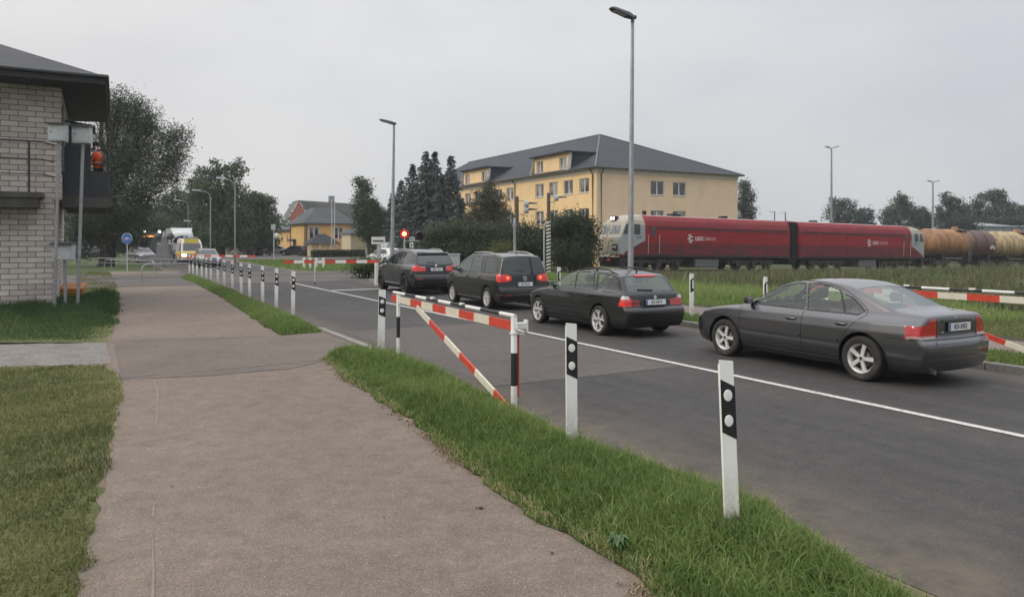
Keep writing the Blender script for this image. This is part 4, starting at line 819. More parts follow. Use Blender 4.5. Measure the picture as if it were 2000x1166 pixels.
# kerb stones, right-hand strip and sidewalk
b = MB()
for k in range(52): b.box((12.375, -13.5 + k * .98, .055), (.15, .965, .15), 0, None, .012)
tag(lay(b.build('kerb', [M_CONC])), kind='structure')
street('grass_strip', -14, 37, 12.45, 13.95, .098, M_MOWN); street('sidewalk', -14, 37, 13.90, 15.65, .104, M_PAVE); street('verge_edge', -14, 36, 15.60, 16.3, .101, ground_mat('dark_soil', [(.3, (.035, .034, .02)), (.7, (.06, .055, .032))], 2, bump=.8, bs=30))
# railway
b = MB(); s = np.concatenate([np.arange(-80, 12, 8), np.arange(12, 150, 3)]); zr = rail_z(s)
for i in range(len(s) - 1):
    a0, a1, z0, z1 = s[i], s[i + 1], zr[i], zr[i + 1]
    if -2.6 < a0 + .1 and a1 < 20: z0, z1 = z0 - .16, z1 - .16
    b.add([(a0, 43.2, z0 - .5), (a0, 44.4, z0 - .16), (a0, 48.2, z0 - .16), (a0, 49.4, z0 - .5), (a1, 43.2, z1 - .5), (a1, 44.4, z1 - .16), (a1, 48.2, z1 - .16), (a1, 49.4, z1 - .5)], [(0, 1, 5, 4), (1, 2, 6, 5), (2, 3, 7, 6)], 0)
tag(lay(b.build('ballast', [M_BALLAST])), kind='structure')
b = MB()
for uu in (45.54, 47.06):
    for i in range(len(s) - 1):
        up0 = .022 if -3 < s[i] < 21 else .012
        b.add([(s[i], uu + d, zr[i] + q) for d, q in ((-.036, up0 - .14), (-.036, up0), (.036, up0), (.036, up0 - .14))] + [(s[i + 1], uu + d, zr[i + 1] + q) for d, q in ((-.036, up0 - .14), (-.036, up0), (.036, up0), (.036, up0 - .14))], [(0, 1, 5, 4), (1, 2, 6, 5), (2, 3, 7, 6)])
tag(lay(b.build('rails', [pm('rail_steel', (.16, .13, .11), .35, .7, var=.25)])), kind='structure')
# ------------------------------------------------------------------ grass blades
def blade_mat(name, stops, trans=.35):
    m = bpy.data.materials.new(name); m.use_nodes = True; nt = m.node_tree; nt.nodes.clear()
    out = N(nt, 'OutputMaterial'); at = N(nt, 'Attribute', attribute_name='tone'); c = ramp(nt, at.outputs['Fac'], stops)
    nm = N(nt, 'Attribute', attribute_name='nrm'); ge = N(nt, 'NewGeometry'); s3 = N(nt, 'VectorMath', operation='SCALE'); s3.inputs['Scale'].default_value = .35; nt.links.new(ge.outputs['Normal'], s3.inputs[0])
    ad = N(nt, 'VectorMath', operation='ADD'); nt.links.new(nm.outputs['Vector'], ad.inputs[0]); nt.links.new(s3.outputs[0], ad.inputs[1]); nn = N(nt, 'VectorMath', operation='NORMALIZE'); nt.links.new(ad.outputs[0], nn.inputs[0])
    p = N(nt, 'BsdfPrincipled'); nt.links.new(nn.outputs[0], p.inputs['Normal']); p.inputs['Roughness'].default_value = .55; p.inputs['Specular IOR Level'].default_value = .25; nt.links.new(c.outputs[0], p.inputs['Base Color'])
    t = N(nt, 'BsdfTranslucent'); nt.links.new(c.outputs[0], t.inputs[0]); mx = N(nt, 'MixShader'); mx.inputs[0].default_value = trans
    nt.links.new(p.outputs[0], mx.inputs[1]); nt.links.new(t.outputs[0], mx.inputs[2]); nt.links.new(mx.outputs[0], out.inputs[0]); return m
def set_tone(o, tone):
    a = o.data.attributes.new('tone', 'FLOAT', 'POINT'); a.data.foreach_set('value', np.asarray(tone, np.float32))
def scatter(poly, n, rng):
    P = np.array([(p[0], p[1]) for p in poly]); lo, hi = P.min(0), P.max(0); out = np.zeros((0, 2))
    while len(out) < n:
        q = lo + rng.random((n, 2)) * (hi - lo); q = q[sdf_points(q[:, 0], q[:, 1], P) < 0]; out = np.concatenate([out, q])
        if not len(q): break
    return out[:n]
def patchy(xy, f, ph=0.0):
    x, y = xy[:, 0], xy[:, 1]
    return .5 + .5 * (np.sin(x * f + 1.3 + ph) * np.cos(y * f * 1.17 + .4) * .5 + np.sin(x * f * 2.3 + y * f * 1.9 + ph) * .3 + np.sin(x * f * 5.1 - y * f * 4.3) * .2)
def blades(name, xyz, h, w, mat, tone, lean=.5, rng=RNG, label=None, cat=None):
    n = len(xyz); th = rng.random(n) * 2 * PI; ld = rng.random(n) * 2 * PI; ln = h * lean * (.15 + rng.random(n)); px = np.stack([np.cos(th), np.sin(th)], 1) * (w / 2)[:, None]; dx = np.stack([np.cos(ld), np.sin(ld)], 1)
    B = np.zeros((n, 5, 3)); B[:, 0] = xyz; B[:, 1] = xyz; B[:, 0, :2] -= px; B[:, 1, :2] += px
    m = xyz.copy(); m[:, :2] += dx * (ln * .3)[:, None]; m[:, 2] += h * .55; B[:, 2] = m; B[:, 3] = m; B[:, 2, :2] += px * .8; B[:, 3, :2] -= px * .8
    t = xyz.copy(); t[:, :2] += dx * ln[:, None]; t[:, 2] += h * (1 - .35 * (ln / (h + 1e-6)) ** 2); B[:, 4] = t
    base = np.arange(n)[:, None] * 5
    F = np.concatenate([base + np.array([[0, 1, 2]]), base + np.array([[0, 2, 3]]), base + np.array([[3, 2, 4]])])
    o = mesh_np(name, B.reshape(-1, 3), F.astype(np.int32), [mat], None, False); set_tone(o, np.repeat(tone, 5)); return tag(o, label, cat, kind='stuff')
BM_LUSH = blade_mat('lush_grass', [(0, (.080, .125, .034)), (.35, (.135, .205, .055)), (.7, (.21, .285, .088)), (.9, (.30, .34, .135)), (1, (.44, .37, .21))])
BM_OLIVE = blade_mat('mown_grass', [(0, (.085, .092, .038)), (.35, (.14, .16, .058)), (.65, (.225, .225, .09)), (1, (.36, .31, .16))])
BM_DARK = blade_mat('rank_grass', [(0, (.034, .065, .026)), (.5, (.06, .11, .036)), (.85, (.10, .155, .05)), (1, (.16, .18, .08))])
BM_MEADOW = blade_mat('meadow_grass', [(0, (.050, .085, .028)), (.3, (.078, .105, .038)), (.55, (.105, .115, .055)), (.8, (.15, .14, .085)), (1, (.25, .22, .155))])
rg = np.random.default_rng(11)
def inset_z(poly, xy, h): d = -sdf_points(xy[:, 0], xy[:, 1], np.array([(p[0], p[1]) for p in poly])); return .012 + h * sstep(d, 0, .45), d
xy = scatter(vn_poly, 190000, rg); keep = (xy[:, 1] > -2.5) & (rg.random(len(xy)) < np.clip(1.5 - xy[:, 1] / 12, .35, 1)); xy = xy[keep]
z, d = inset_z(vn_poly, xy, .07); pz = patchy(xy, 2.6) ** 1.3; pt = patchy(xy, 1.6, 2.); vv_ = CA * xy[:, 0] + SA * xy[:, 1]
h = (.035 + .085 * rg.random(len(xy)) + .09 * pz + .10 * (rg.random(len(xy)) < .025)) * (.8 + .4 * sstep(vv_, 3.2, 4.1)) * np.clip(.45 + d / .35, .45, 1); w = .0055 + .005 * rg.random(len(xy)) + xy[:, 1] * .0003
blades('grass', np.column_stack([xy, z]), h, w, BM_LUSH, np.clip(.02 + .40 * pt + .36 * rg.random(len(xy)) - .10 + .16 * sstep(vv_, 3.2, 4.1) + .30 * (patchy(xy, 4.3, 4.) > .66) * rg.random(len(xy)) + (rg.random(len(xy)) < .04) * .4 + (d < .10) * (rg.random(len(xy)) < .4) * .6, 0, 1), .9, rg, 'lush green grass on the verge between path and road', 'grass')
pn = np.array([(p[0], p[1]) for p in GP(VN_L)[:-2]]); th_ = np.repeat(pn, 900, 0); k_ = rg.random(len(th_)); nx_ = np.repeat(np.vstack([pn[1:], pn[-1:]]), 900, 0); th_ = th_ + (nx_ - th_) * k_[:, None]; mk = patchy(th_, 2.1, 1.) > .52; th_ = th_[mk] + rg.normal(size=(mk.sum(), 2)) * .055
blades('dry_grass', np.column_stack([th_, np.full(len(th_), .012)]), .012 + .02 * rg.random(len(th_)), .006 + .006 * rg.random(len(th_)), blade_mat('dry_thatch', [(0, (.10, .075, .05)), (.5, (.22, .165, .10)), (1, (.36, .28, .17))], .1), rg.random(len(th_)), 3.5, rg, 'dry brown grass clippings along the edge of the path', 'grass')
xy = scatter(vf_poly, 34000, rg); z, d = inset_z(vf_poly, xy, .06); h = (.05 + .10 * rg.random(len(xy)) + .05 * patchy(xy, 1.1)) * np.clip(.4 + d / .4, .4, 1)
blades('grass', np.column_stack([xy, z]), h, .012 + .012 * rg.random(len(xy)), BM_LUSH, np.clip(.12 + .45 * patchy(xy, .6) + .35 * rg.random(len(xy)), 0, .95), .7, rg, 'strip of green grass below the row of far delineator posts', 'grass')
lawn = GP([R(-1.5, -5), R(-1.5, -.4), R(0, -.4), (95, 1300), (150, 1166), (172, 1040), (205, 930), (217, 850), (234, 780), (236, 740), (205, 716), (-60, 720)])
lawn = jag(lawn, .06, .12, 21); xy = scatter(lawn, 110000, rg); xy = xy[rg.random(len(xy)) < np.clip(1.4 - xy[:, 1] / 14, .4, 1) * np.clip(.25 + 1.25 * patchy(xy, 1.9, 2.6), 0, 1)]
pl = np.array([(p[0], p[1]) for p in GP(PATH_L)]); e = np.min(np.hypot(xy[:, None, 0] - pl[None, :, 0], xy[:, None, 1] - pl[None, :, 1]), 1)
h = .02 + .035 * rg.random(len(xy)) + .05 * np.clip(1 - e / .6, 0, 1) * rg.random(len(xy)) + .03 * patchy(xy, 1.4)
blades('grass', np.column_stack([xy, np.full(len(xy), .003)]), h, .006 + .004 * rg.random(len(xy)) + xy[:, 1] * .0003, BM_OLIVE, np.clip(-.22 + .95 * patchy(xy, .8, 1.) + .38 * rg.random(len(xy)), 0, 1), 1.1, rg, 'patchy olive mown lawn left of the path', 'grass')
rank = jag(GP([(-80, 668), (190, 668), (226, 642), (235, 605), (232, 574), (190, 578), (110, 596), (-60, 612)]), .14, .2, 22); xy = scatter(rank, 46000, rg); de_ = -sdf_points(xy[:, 0], xy[:, 1], np.array([(p[0], p[1]) for p in rank])); kk_ = rg.random(len(xy)) < np.clip(.10 + de_ / .9, 0, 1) * np.clip(.25 + 1.3 * patchy(xy, 1.2, 5.), 0, 1); xy = xy[kk_]; de_ = de_[kk_]
far = sstep(xy[:, 1], 17, 20.5) * (1 - sstep(xy[:, 0] + .55 * (xy[:, 1] - 18), -9.8, -9.0)); h = (.03 + .09 * rg.random(len(xy)) * (.4 + 1.1 * patchy(xy, 1.9, 2.))) * np.clip(.3 + de_ / .8, .3, 1) + .40 * far * (.35 + .65 * rg.random(len(xy))) * (.55 + .7 * patchy(xy, 2.3))
blades('grass', np.column_stack([xy, np.full(len(xy), .0)]), h, .012 + .01 * rg.random(len(xy)), BM_DARK, np.clip(.62 - .5 * far + .45 * (rg.random(len(xy)) - .5) + .45 * (patchy(xy, 1.3) - .35), 0, 1), .8, rg, 'rank dark grass growing in front of the brick hut', 'grass')
mid = jag(GP([(150, 585), (228, 580), (226, 548), (212, 534), (175, 530), (150, 545)]), .08, .3, 23); xy = scatter(mid, 9000, rg)
blades('grass', np.column_stack([xy, np.zeros(len(xy))]), (.015 + .05 * rg.random(len(xy))) * (.3 + 1.2 * patchy(xy, .9)), .02 + .015 * rg.random(len(xy)), BM_OLIVE, np.clip(.0 + .5 * rg.random(len(xy)) + .2 * patchy(xy, .7), 0, 1), .6, rg, 'tufty grass between the hut and the crossing', 'grass')
def uvblades(name, n, u0, u1, v0, v1, hf, wf, mat, tf, label, lean=.6, zoff=0.0):
    u = u0 + (u1 - u0) * rg.random(n); v = v0 + (v1 - v0) * rg.random(n); P = np.column_stack([-SA * u + CA * v, CA * u + SA * v]); z = land(u, v) - .03 + zoff
    ppx = P[:, 0] / np.maximum(P[:, 1], .1) * F + 1000; k = (P[:, 1] > 3) & (ppx > -150) & (ppx < 2150); P, z, u, v = P[k], z[k], u[k], v[k]
    return blades(name, np.column_stack([P, z]), hf(P, u, v), wf(P, u, v), mat, np.clip(tf(P, u, v), 0, 1), lean, rg, label, 'grass')
r_ = lambda P: rg.random(len(P))
uvblades('grass', 30000, 3, 36, 12.5, 13.85, lambda P, u, v: .04 + .07 * r_(P), lambda P, u, v: .012 + .012 * r_(P), BM_LUSH, lambda P, u, v: .1 + .4 * r_(P) + .3 * patchy(P, .8), 'short grass between the far kerb and the sidewalk', zoff=.03)
uvblades('grass', 40000, -6, 10.5, 16.1, 24, lambda P, u, v: .03 + .06 * r_(P), lambda P, u, v: .014 + .014 * r_(P), BM_OLIVE, lambda P, u, v: .0 + .45 * r_(P) + .35 * patchy(P, .7), 'mown olive lawn behind the right barrier gate', 1.0)
uvblades('grass', 52000, 10, 36, 16.1, 21.5, lambda P, u, v: .07 + .12 * r_(P) + .38 * sstep(v, 16.6, 19) * sstep(u, 10, 13) * (.4 + .6 * r_(P)), lambda P, u, v: .014 + .014 * r_(P), BM_LUSH, lambda P, u, v: .25 + .35 * r_(P) + .3 * patchy(P, .5) + .08 * sstep(v, 17, 18), 'bright green weeds behind the far sidewalk')
MEADOW = uvblades('grass', 75000, 6, 42.5, 20.5, 62, lambda P, u, v: (.22 + .50 * r_(P) ** 2) * (.45 + .95 * patchy(P, .45)) * sstep(u + v * .25, 14, 20) * (1 - .62 * sstep(u, 30, 40)) + .05, lambda P, u, v: .02 + .05 * r_(P) ** 2, BM_MEADOW, lambda P, u, v: .32 + .5 * r_(P) + .75 * (patchy(P, .42, 1.) - .5), 'tall olive meadow of seeding weeds below the train', 1.0)
uvblades('grass', 3800, 14, 40, 19.5, 62, lambda P, u, v: (.55 + .55 * r_(P)) * (1 - .45 * sstep(u, 28, 38)), lambda P, u, v: .016 + .012 * r_(P), BM_MEADOW, lambda P, u, v: .55 + .45 * r_(P), 'thin pale seed stalks standing over the meadow', .35)
uvblades('grass', 9000, 12, 34, 17.5, 60, lambda P, u, v: (.25 + .35 * r_(P)) * (patchy(P, .7, 3.) > .56), lambda P, u, v: .05 + .06 * r_(P), BM_LUSH, lambda P, u, v: .2 + .4 * r_(P), 'broad leaved bright green weeds in front of the meadow', .8)
uvblades('grass', 16000, 28, 42, 13.0, 21, lambda P, u, v: .08 + .3 * r_(P) * sstep(v, 14, 17), lambda P, u, v: .03 + .02 * r_(P), BM_DARK, lambda P, u, v: .2 + .6 * r_(P), 'dark grass behind the queue beside the railway')
uvblades('grass', 14000, 50, 82, 12.9, 34, lambda P, u, v: .10 + .22 * r_(P), lambda P, u, v: .06 + .05 * r_(P), BM_LUSH, lambda P, u, v: .1 + .5 * r_(P) + .3 * patchy(P, .2), 'rough lawn beyond the railway crossing')
# litter on the path
b = MB(); rl = random.Random(5)
for px, py, s in ((783, 818, .035), (795, 822, .04), (940, 993, .03), (930, 992, .02), (580, 790, .02), (860, 870, .03), (1000, 990, .015), (430, 820, .015), (712, 830, .012), (640, 950, .012), (505, 905, .015), (335, 950, .018), (1080, 1080, .02), (750, 1010, .012)):
    c = G(px, py, .012)
    for k in range(3):
        a = rl.random() * 6.3; q = c + Vector((math.cos(a), math.sin(a), 0)) * s * rl.random(); a2 = rl.random() * 6.3; L = s * (.4 + .5 * rl.random()); d = Vector((math.cos(a2), math.sin(a2), 0)) * L; e = Vector((-d.y, d.x, 0)) * .35
        b.add([q - d, q + e + Vector((0, 0, .006)), q + d, q - e + Vector((0, 0, .004))], [(0, 1, 2, 3)])
tag(b.build('leaf_litter', [pm('dead_leaf', (.045, .035, .025), .9, var=.4)]), 'scattered dark dead leaves and twigs lying on the path', 'litter', kind='stuff')

CRK = pm('crack_seal', (.030, .029, .029), .8, var=.3, scale=12)
def crack(pts, w_, z, seed, mat=CRK, name='crack_seal'):
    rg2 = random.Random(seed); P = [Vector((p.x, p.y)) for p in pts]; L_, R_ = [], []
    for a, c in zip(P[:-1], P[1:]):
        d_ = c - a; n_ = Vector((-d_.y, d_.x)).normalized(); k = max(2, int(d_.length / .16))
        for j in range(k): q = a + d_ * j / k + n_ * rg2.gauss(0, .025); e = w_ * (.4 + .9 * rg2.random()) / 2; L_.append(q + n_ * e); R_.append(q - n_ * e)
    n = len(L_); o = mesh_np(name, [(p.x, p.y, z) for p in L_ + R_], [(i, i + 1, n + i + 1, n + i) for i in range(n - 1)], [mat]); return tag(o, kind='structure')
for k, (a0, b0) in enumerate((((255, 668), (520, 659)), ((238, 741), (640, 705)))): crack([G(*a0), G(*b0)], .016, .0165, 20 + k)
# ------------------------------------------------------------------ street furniture
WHT = pm('white_paint', (.66, .66, .63), .5, var=.08, scale=6, dirt=(.35, .33, .28), dscale=7, dlo=.55, dhi=.85)
BLK = pm('black_paint', (.015, .015, .017), .45, var=.3); REDP = pm('red_paint', (.52, .055, .03), .45, var=.18, scale=8, dirt=(.32, .10, .07), dscale=9, dlo=.6, dhi=.9)
GALV = pm('galvanised_steel', (.30, .31, .32), .45, .6, var=.2, scale=5); CREAM = pm('cream_paint', (.62, .58, .48), .5, var=.10, scale=7, dirt=(.30, .24, .17), dscale=12, dlo=.6, dhi=.8)
REFL = pm('reflector_white', (.75, .76, .74), .3, var=.06, scale=20); DGREY = pm('dark_grey_paint', (.06, .063, .068), .5, var=.2); LGREY = pm('light_grey_paint', (.42, .44, .45), .5, var=.1, dirt=(.25, .24, .22), dscale=4, dlo=.5, dhi=.9)
PIPEDARK = pm('aged_pipe', (.16, .155, .15), .5, .5, var=.25)
def muddy(name, col):
    m = bpy.data.materials.new(name); nt, b, out = nodes_of(m); tc = N(nt, 'TexCoord'); sp = N(nt, 'SeparateXYZ'); nt.links.new(tc.outputs['Object'], sp.inputs[0])
    n1 = noise(nt, 16, 7, .7); n2 = noise(nt, 5, 6, .7, stretch=(1, 1, .25)); mr = N(nt, 'MapRange'); mr.inputs['From Min'].default_value = .5; mr.inputs['From Max'].default_value = .0; nt.links.new(sp.outputs[2], mr.inputs[0])
    ad = N(nt, 'Math', operation='MULTIPLY'); nt.links.new(mr.outputs[0], ad.inputs[0]); nt.links.new(ramp(nt, n1.outputs[0], [(.35, .15), (.65, 1.0)]).outputs[0], ad.inputs[1])
    c = mixc(nt, ramp(nt, n2.outputs[0], [(.5, 0.0), (.8, .4)]).outputs[0], col, (.50, .48, .42)); c = mixc(nt, ad.outputs[0], c, (.25, .22, .165)); nt.links.new(c, b.inputs['Base Color']); b.inputs['Roughness'].default_value = .5; return m
PWHT = muddy('post_white_mud_splashed', (.80, .80, .77))
def post_proto(disc_side):
    t = thing('delineator_post', 'x', 'delineator post'); H = 1.15; wd = .128; b = MB()
    b.prism([(-wd / 2, -.012, -.05), (wd / 2, -.012, -.05), (wd / 2 * .93, -.012, H - .012), (-wd / 2 * .93, -.012, H)], (0, .012, 0), 0)
    for s in (-1, 1): b.box((s * wd * .44, .008, H * .49), (.010, .018, H * .97), 0)
    b.build('board', [PWHT], t)
    e = -.0145; b = MB(); z1, z2 = H - .12, H - .455; dz = .05
    x1, x2 = (-wd / 2 * .945, wd / 2 * .945)
    if disc_side: b.prism([(x1, e, z2 - 0), (x2, e, z2 - dz), (x2, e, z1 - dz), (x1, e, z1)], (0, .002, 0), 0); b.prism([(x2 + .003, e, z2 - dz), (x2 + .003, .014, z2 - dz - .006), (x2 + .003, .014, z1 - dz - .006), (x2 + .003, e, z1 - dz)], (.002, 0, 0))
    else: b.prism([(x1, e, z2 - dz), (x2, e, z2), (x2, e, z1), (x1, e, z1 - dz)], (0, .002, 0), 0)
    b.build('black_band', [BLK], t)
    if disc_side:
        for z in (H - .225, H - .385): b = MB(); b.lathe([(.037, e - .001), (.037, e - .006), (.031, e - .0065), (0, e - .007)], 24, 0, (0, 0, z), 'Y'); b.build('reflector', [REFL], t)
    else: b = MB(); b.box((.028, e - .003, H - .285), (.05, .006, .22), 0, bev=.002); b.build('reflector', [REFL], t)
    return t
pp_ = post_proto(True)
LP = [(1431, 1056, 'tall delineator post closest to the camera, standing deep in the verge grass', 2.2), (1117, 880, 'delineator post in front of the black estate, just right of the barrier gate', .4), (744, 689, 'delineator post standing just left of the barrier gate', -1.2),
      (572, 618, 'nearest delineator post of the far row, at the tip of its grass strip', -.8), (539.5, 604, 'second delineator post from the near end of the far row', -.6), (513, 592, 'third delineator post from the near end of the far row', .3), (487.5, 582.5, 'fourth delineator post from the near end of the far row', .5), (471, 577, 'fifth delineator post from the near end of the far row', .2),
      (454, 568, 'sixth delineator post from the near end of the far row', .5), (438, 561, 'seventh delineator post from the near end of the far row', 0), (425, 555.5, 'eighth delineator post from the near end of the far row', -.5), (412, 552, 'sixth delineator post from the far end of the far row', .4),
      (403, 549, 'fifth delineator post from the far end of the far row', .3), (394, 545.5, 'fourth delineator post from the far end of the far row', 0), (385, 543, 'third delineator post from the far end of the far row', .6), (377, 540, 'second delineator post from the far end of the far row', 0), (370, 537.5, 'farthest delineator post of the row, at the bike barrier', 0)]
for i, (px, py, lab, ln) in enumerate(LP):
    o = pp_ if i == 0 else copy_tree(pp_); o.location = G(px, py, .03); o.rotation_euler = (math.radians(.4 * (i % 3 - 1)), math.radians(-ln), math.radians((8, 13, 20)[i] if i < 3 else 24)); o['label'] = lab; o['group'] = 'delineator posts along the path'
    if i < 3: o.scale = ((.80, 1, 1.06), (.88, 1, 1.07), (1, 1, 1.0))[i]
pr_ = post_proto(False)
for i, (q, lab) in enumerate(((G(1351, 627, 0), 'delineator post on the far roadside between estate and saloon'), (PT(1495, 547, 17.3), 'delineator post rising behind the bonnet of the grey saloon'), (G(1092, 596, 0), 'delineator post on the far roadside behind the people carrier'))):
    o = pr_ if i == 0 else copy_tree(pr_); q.z = .08; o.location = q; o.rotation_euler.z = ROADROT + (.0, .1, -.1)[i]; o['label'] = lab; o['group'] = 'delineator posts on the far roadside'
# ---- hinged barrier gates beside the road
def striped(b, p0, p1, cuts, first, r=None, box=None, jit=0):
    """one bar cut into coloured lengths (0/1 material slots)"""
    p0, p1 = Vector(p0), Vector(p1); d = p1 - p0
    for i in range(len(cuts) - 1):
        a, c = p0 + d * cuts[i], p0 + d * cuts[i + 1]; m = (first + i) % 2
        if r: b.tube([a, c], r, 14, m, caps=(i in (0, len(cuts) - 2)))
        else:
            w_, h_ = box; x = d.normalized(); y = Vector((1, 0, 0)); z = x.cross(y).normalized()
            P = [a + y * s * w_ / 2 + z * t * h_ / 2 for s, t in ((-1, -1), (1, -1), (1, 1), (-1, 1))] + [c + y * s * w_ / 2 + z * t * h_ / 2 for s, t in ((-1, -1), (1, -1), (1, 1), (-1, 1))]
            b.add(P, [(0, 1, 5, 4), (1, 2, 6, 5), (2, 3, 7, 6), (3, 0, 4, 7)] + ([(0, 3, 2, 1)] if i == 0 else []) + ([(4, 5, 6, 7)] if i == len(cuts) - 2 else []), m)
def gate(L, label):
    """local y runs along the road from the near (hinge) post"""
    t = thing('barrier_gate', label, 'barrier gate'); H = 1.125
    b = MB(); striped(b, (0, 0, -.05), (0, 0, H - .02), (0, .34, .66, 1), 0, .0375); b.lathe([(.055, 0), (.055, .05), (.04, .07)], 14, 1, (0, 0, -.02)); b.build('hinge_post', [PWHT, BLK], t)
    b = MB(); striped(b, (0, L, -.05), (0, L, H - .03), (0, .38, .68, 1), 0, .03); b.build('latch_post', [PWHT, BLK], t)
    b = MB(); striped(b, (0, -.03, H), (0, L + .25, H - .01), [0, .085, .205, .31, .425, .53, .64, .745, .86, 1], 0, .023); b.build('top_rail', [WHT, BLK], t)
    b = MB(); striped(b, (.005, .05, H - .115), (.005, L + .35, H - .115), [0, .135, .235, .345, .45, .565, .67, .785, .93, 1.0], 0, None, (.028, .105)); b.build('swing_bar', [REDP, CREAM], t)
    b = MB(); striped(b, (-.03, .07, .07), (-.03, L * .76, H - .17), [0, .125, .30, .46, .63, .82, 1.0], 0, None, (.026, .085)); b.build('brace', [REDP, CREAM], t)
    b = MB(); b.box((.075, -.03, H - .11), (.14, .07, .075), 0, None, .008); b.box((.14, -.03, H - .115), (.02, .09, .14), 0, None, .006); b.tube([(0, 0, H - .20), (0, 0, H - .185)], .052, 16, 0); b.box((.06, -.01, H - .20), (.13, .03, .02), 0); b.box((.055, 0, H - .55), (.012, .035, .72), 1, None, .003); b.build('hinge_bracket', [WHT, REDP], t)
    for q in (.36, .62): b = MB(); b.box((0, L * q, H + .018), (.05, .10, .03), 0, None, .006); b.build('clamp', [WHT], t)
    return t
g1 = gate(4.42, 'red and white barrier gate on the grass verge beside the road'); g1.location = G(1004, 816, .0) + Vector((0, 0, .02)); g1.scale.z = 1.03; d = G(777, 707) - G(1004, 816); g1.rotation_euler.z = math.atan2(-d.x, d.y)
g2 = copy_tree(g1); g2['label'] = 'red and white barrier gate behind the boot of the grey saloon'; q = R(5.45, 12.78); g2.location = (q.x, q.y, .07); g2.rotation_euler.z = ROADROT
for g in (g1, g2): g['group'] = 'hinged barrier gates'
# ---- street lamps
def lamp_led(label, H, p, lean=0.0, thick=1.0):
    t = thing('street_lamp', label, 'street lamp', p, ROADROT, 'street lamps'); t.rotation_euler.y = math.radians(lean)
    b = MB(); b.tube([(0, 0, -.4), (0, 0, 1.2), (0, 0, 1.25), (0, 0, H)], [.095 * thick, .09 * thick, .085 * thick, .042 * thick], 16); b.build('pole', [GALV], t)
    b = MB(); b.box((0, -.095 * thick, .75), (.11, .012, .42), 0, None, .003); b.build('pole_door', [GALV], t)
    b = MB(); b.tube([(0, 0, H - .08), (0, 0, H + .10)], .05, 12); b.tube([(.10, 0, H + .09), (-.12, 0, H + .06)], .06, 10); b.build('bracket', [DGREY], t)
    M = Matrix.Rotation(math.radians(9), 3, 'Y'); b = MB()
    b.add([M @ Vector(v) + Vector((-.08, 0, H + .07)) for v in [(-.72, -.07, .02), (-.60, -.13, .0), (-.1, -.13, -.03), (.05, -.07, -.03), (.05, .07, -.03), (-.1, .13, -.03), (-.60, .13, 0), (-.72, .07, .02), (-.70, -.05, .06), (-.6, -.09, .075), (-.1, -.09, .09), (.05, -.05, .08), (.05, .05, .08), (-.1, .09, .09), (-.6, .09, .075), (-.70, .05, .06)]],
          [tuple(range(8)), tuple(range(15, 7, -1))] + [(i, (i + 1) % 8, 8 + (i + 1) % 8, 8 + i) for i in range(8)], 0)
    hd = b.build('lamp_head', [DGREY], t)
    b = MB(); b.box(M @ Vector((-.38, 0, -.024)) + Vector((-.08, 0, H + .07)), (.42, .18, .02), 0, M, .004); b.build('lens', [pm('lamp_lens', (.35, .36, .36), .2)], hd)
    return t
lamp_led('tall grey street lamp standing behind the black estate car', 8.2, R(16.6, 13.15, .09), .6)
lamp_led('tall grey street lamp behind the black offroad car, left of the spruces', 7.98, R(36.0, 13.2, .0), .9, 1.25)
def lamp_curved(label, H, p, arm=1.6, r=.07):
    t = thing('street_lamp', label, 'street lamp', p, ROADROT, 'street lamps'); b = MB()
    b.tube([(0, 0, -.3), (0, 0, H - .9), (-.1, 0, H - .4), (-.5, 0, H - .08), (-arm, 0, H)], [r * 1.2, r, r * .8, r * .7, r * .6], 10); b.build('pole', [GALV], t)
    b = MB(); b.add([(-arm + .2, -.1, H - .03), (-arm + .2, .1, H - .03), (-arm - .75, .16, H + .02), (-arm - .75, -.16, H + .02), (-arm + .2, -.06, H + .09), (-arm + .2, .06, H + .09), (-arm - .7, .08, H + .16), (-arm - .7, -.08, H + .16)], [(0, 1, 2, 3), (7, 6, 5, 4), (0, 4, 5, 1), (1, 5, 6, 2), (2, 6, 7, 3), (3, 7, 4, 0)]); b.build('lamp_head', [LGREY], t); return t
for px, Y, H, lab, a in ((459, 73, 8.2, 'grey street lamp with curved arm, tallest of those beyond the far boom', 1.0), (411, 90, 8.2, 'grey street lamp with curved arm above the ambulance', 1.3), (368, 108, 8.0, 'grey street lamp with curved arm behind the white lorry', 1.2)):
    q = PT(px, 472, Y); q.z = -.05; lamp_curved(lab, H, q, a)
q = PT(375, 472, 100); q.z = -.05; lamp_curved('short thin street lamp beside the white lorry', 4.8, q, .3, .05)
# ---- level crossing equipment
def boom(label, A, B, nseg, first, legs, post, flip=False):
    t = thing('crossing_boom', label, 'boom barrier', (B.x, B.y, 0), 0, 'lowered crossing booms'); o = Vector((B.x, B.y, 0)); b = MB()
    striped(b, B - o, A - o, list(np.linspace(0, 1, nseg + 1)), first, None, (.05, .15)); b.build('boom_arm', [REDP, WHT], t)
    for f, w_ in legs:
        q = (B - o).lerp(A - o, f); b = MB(); b.tube([q, (q.x, q.y, q.z * .55)], .035, 8, 0); b.tube([(q.x, q.y, q.z * .55), (q.x, q.y, .12)], .014, 6, 0); b.tube([(q.x, q.y, .13), (q.x, q.y, 0)], .03, 8, 1); b.build('support_leg', [WHT if w_ else DGREY, BLK], t)
    if post:
        b = MB(); q = (B - o).lerp(A - o, .02); b.tube([(q.x, q.y, q.z - .05), (q.x, q.y, 0)], .09, 10); b.build('boom_stand', [WHT], t)
    return t
boom('red and white crossing boom lowered ahead of the black offroad car', PT(555, 511.5, 35.4), PT(739, 511, 34.6), 9, 0, ((.67, 1),), True)
boom('red and white crossing boom lowered ahead of the far grey car', PT(372, 500, 57.5), PT(498, 500.5, 56), 9, 0, ((.30, 0),), False)
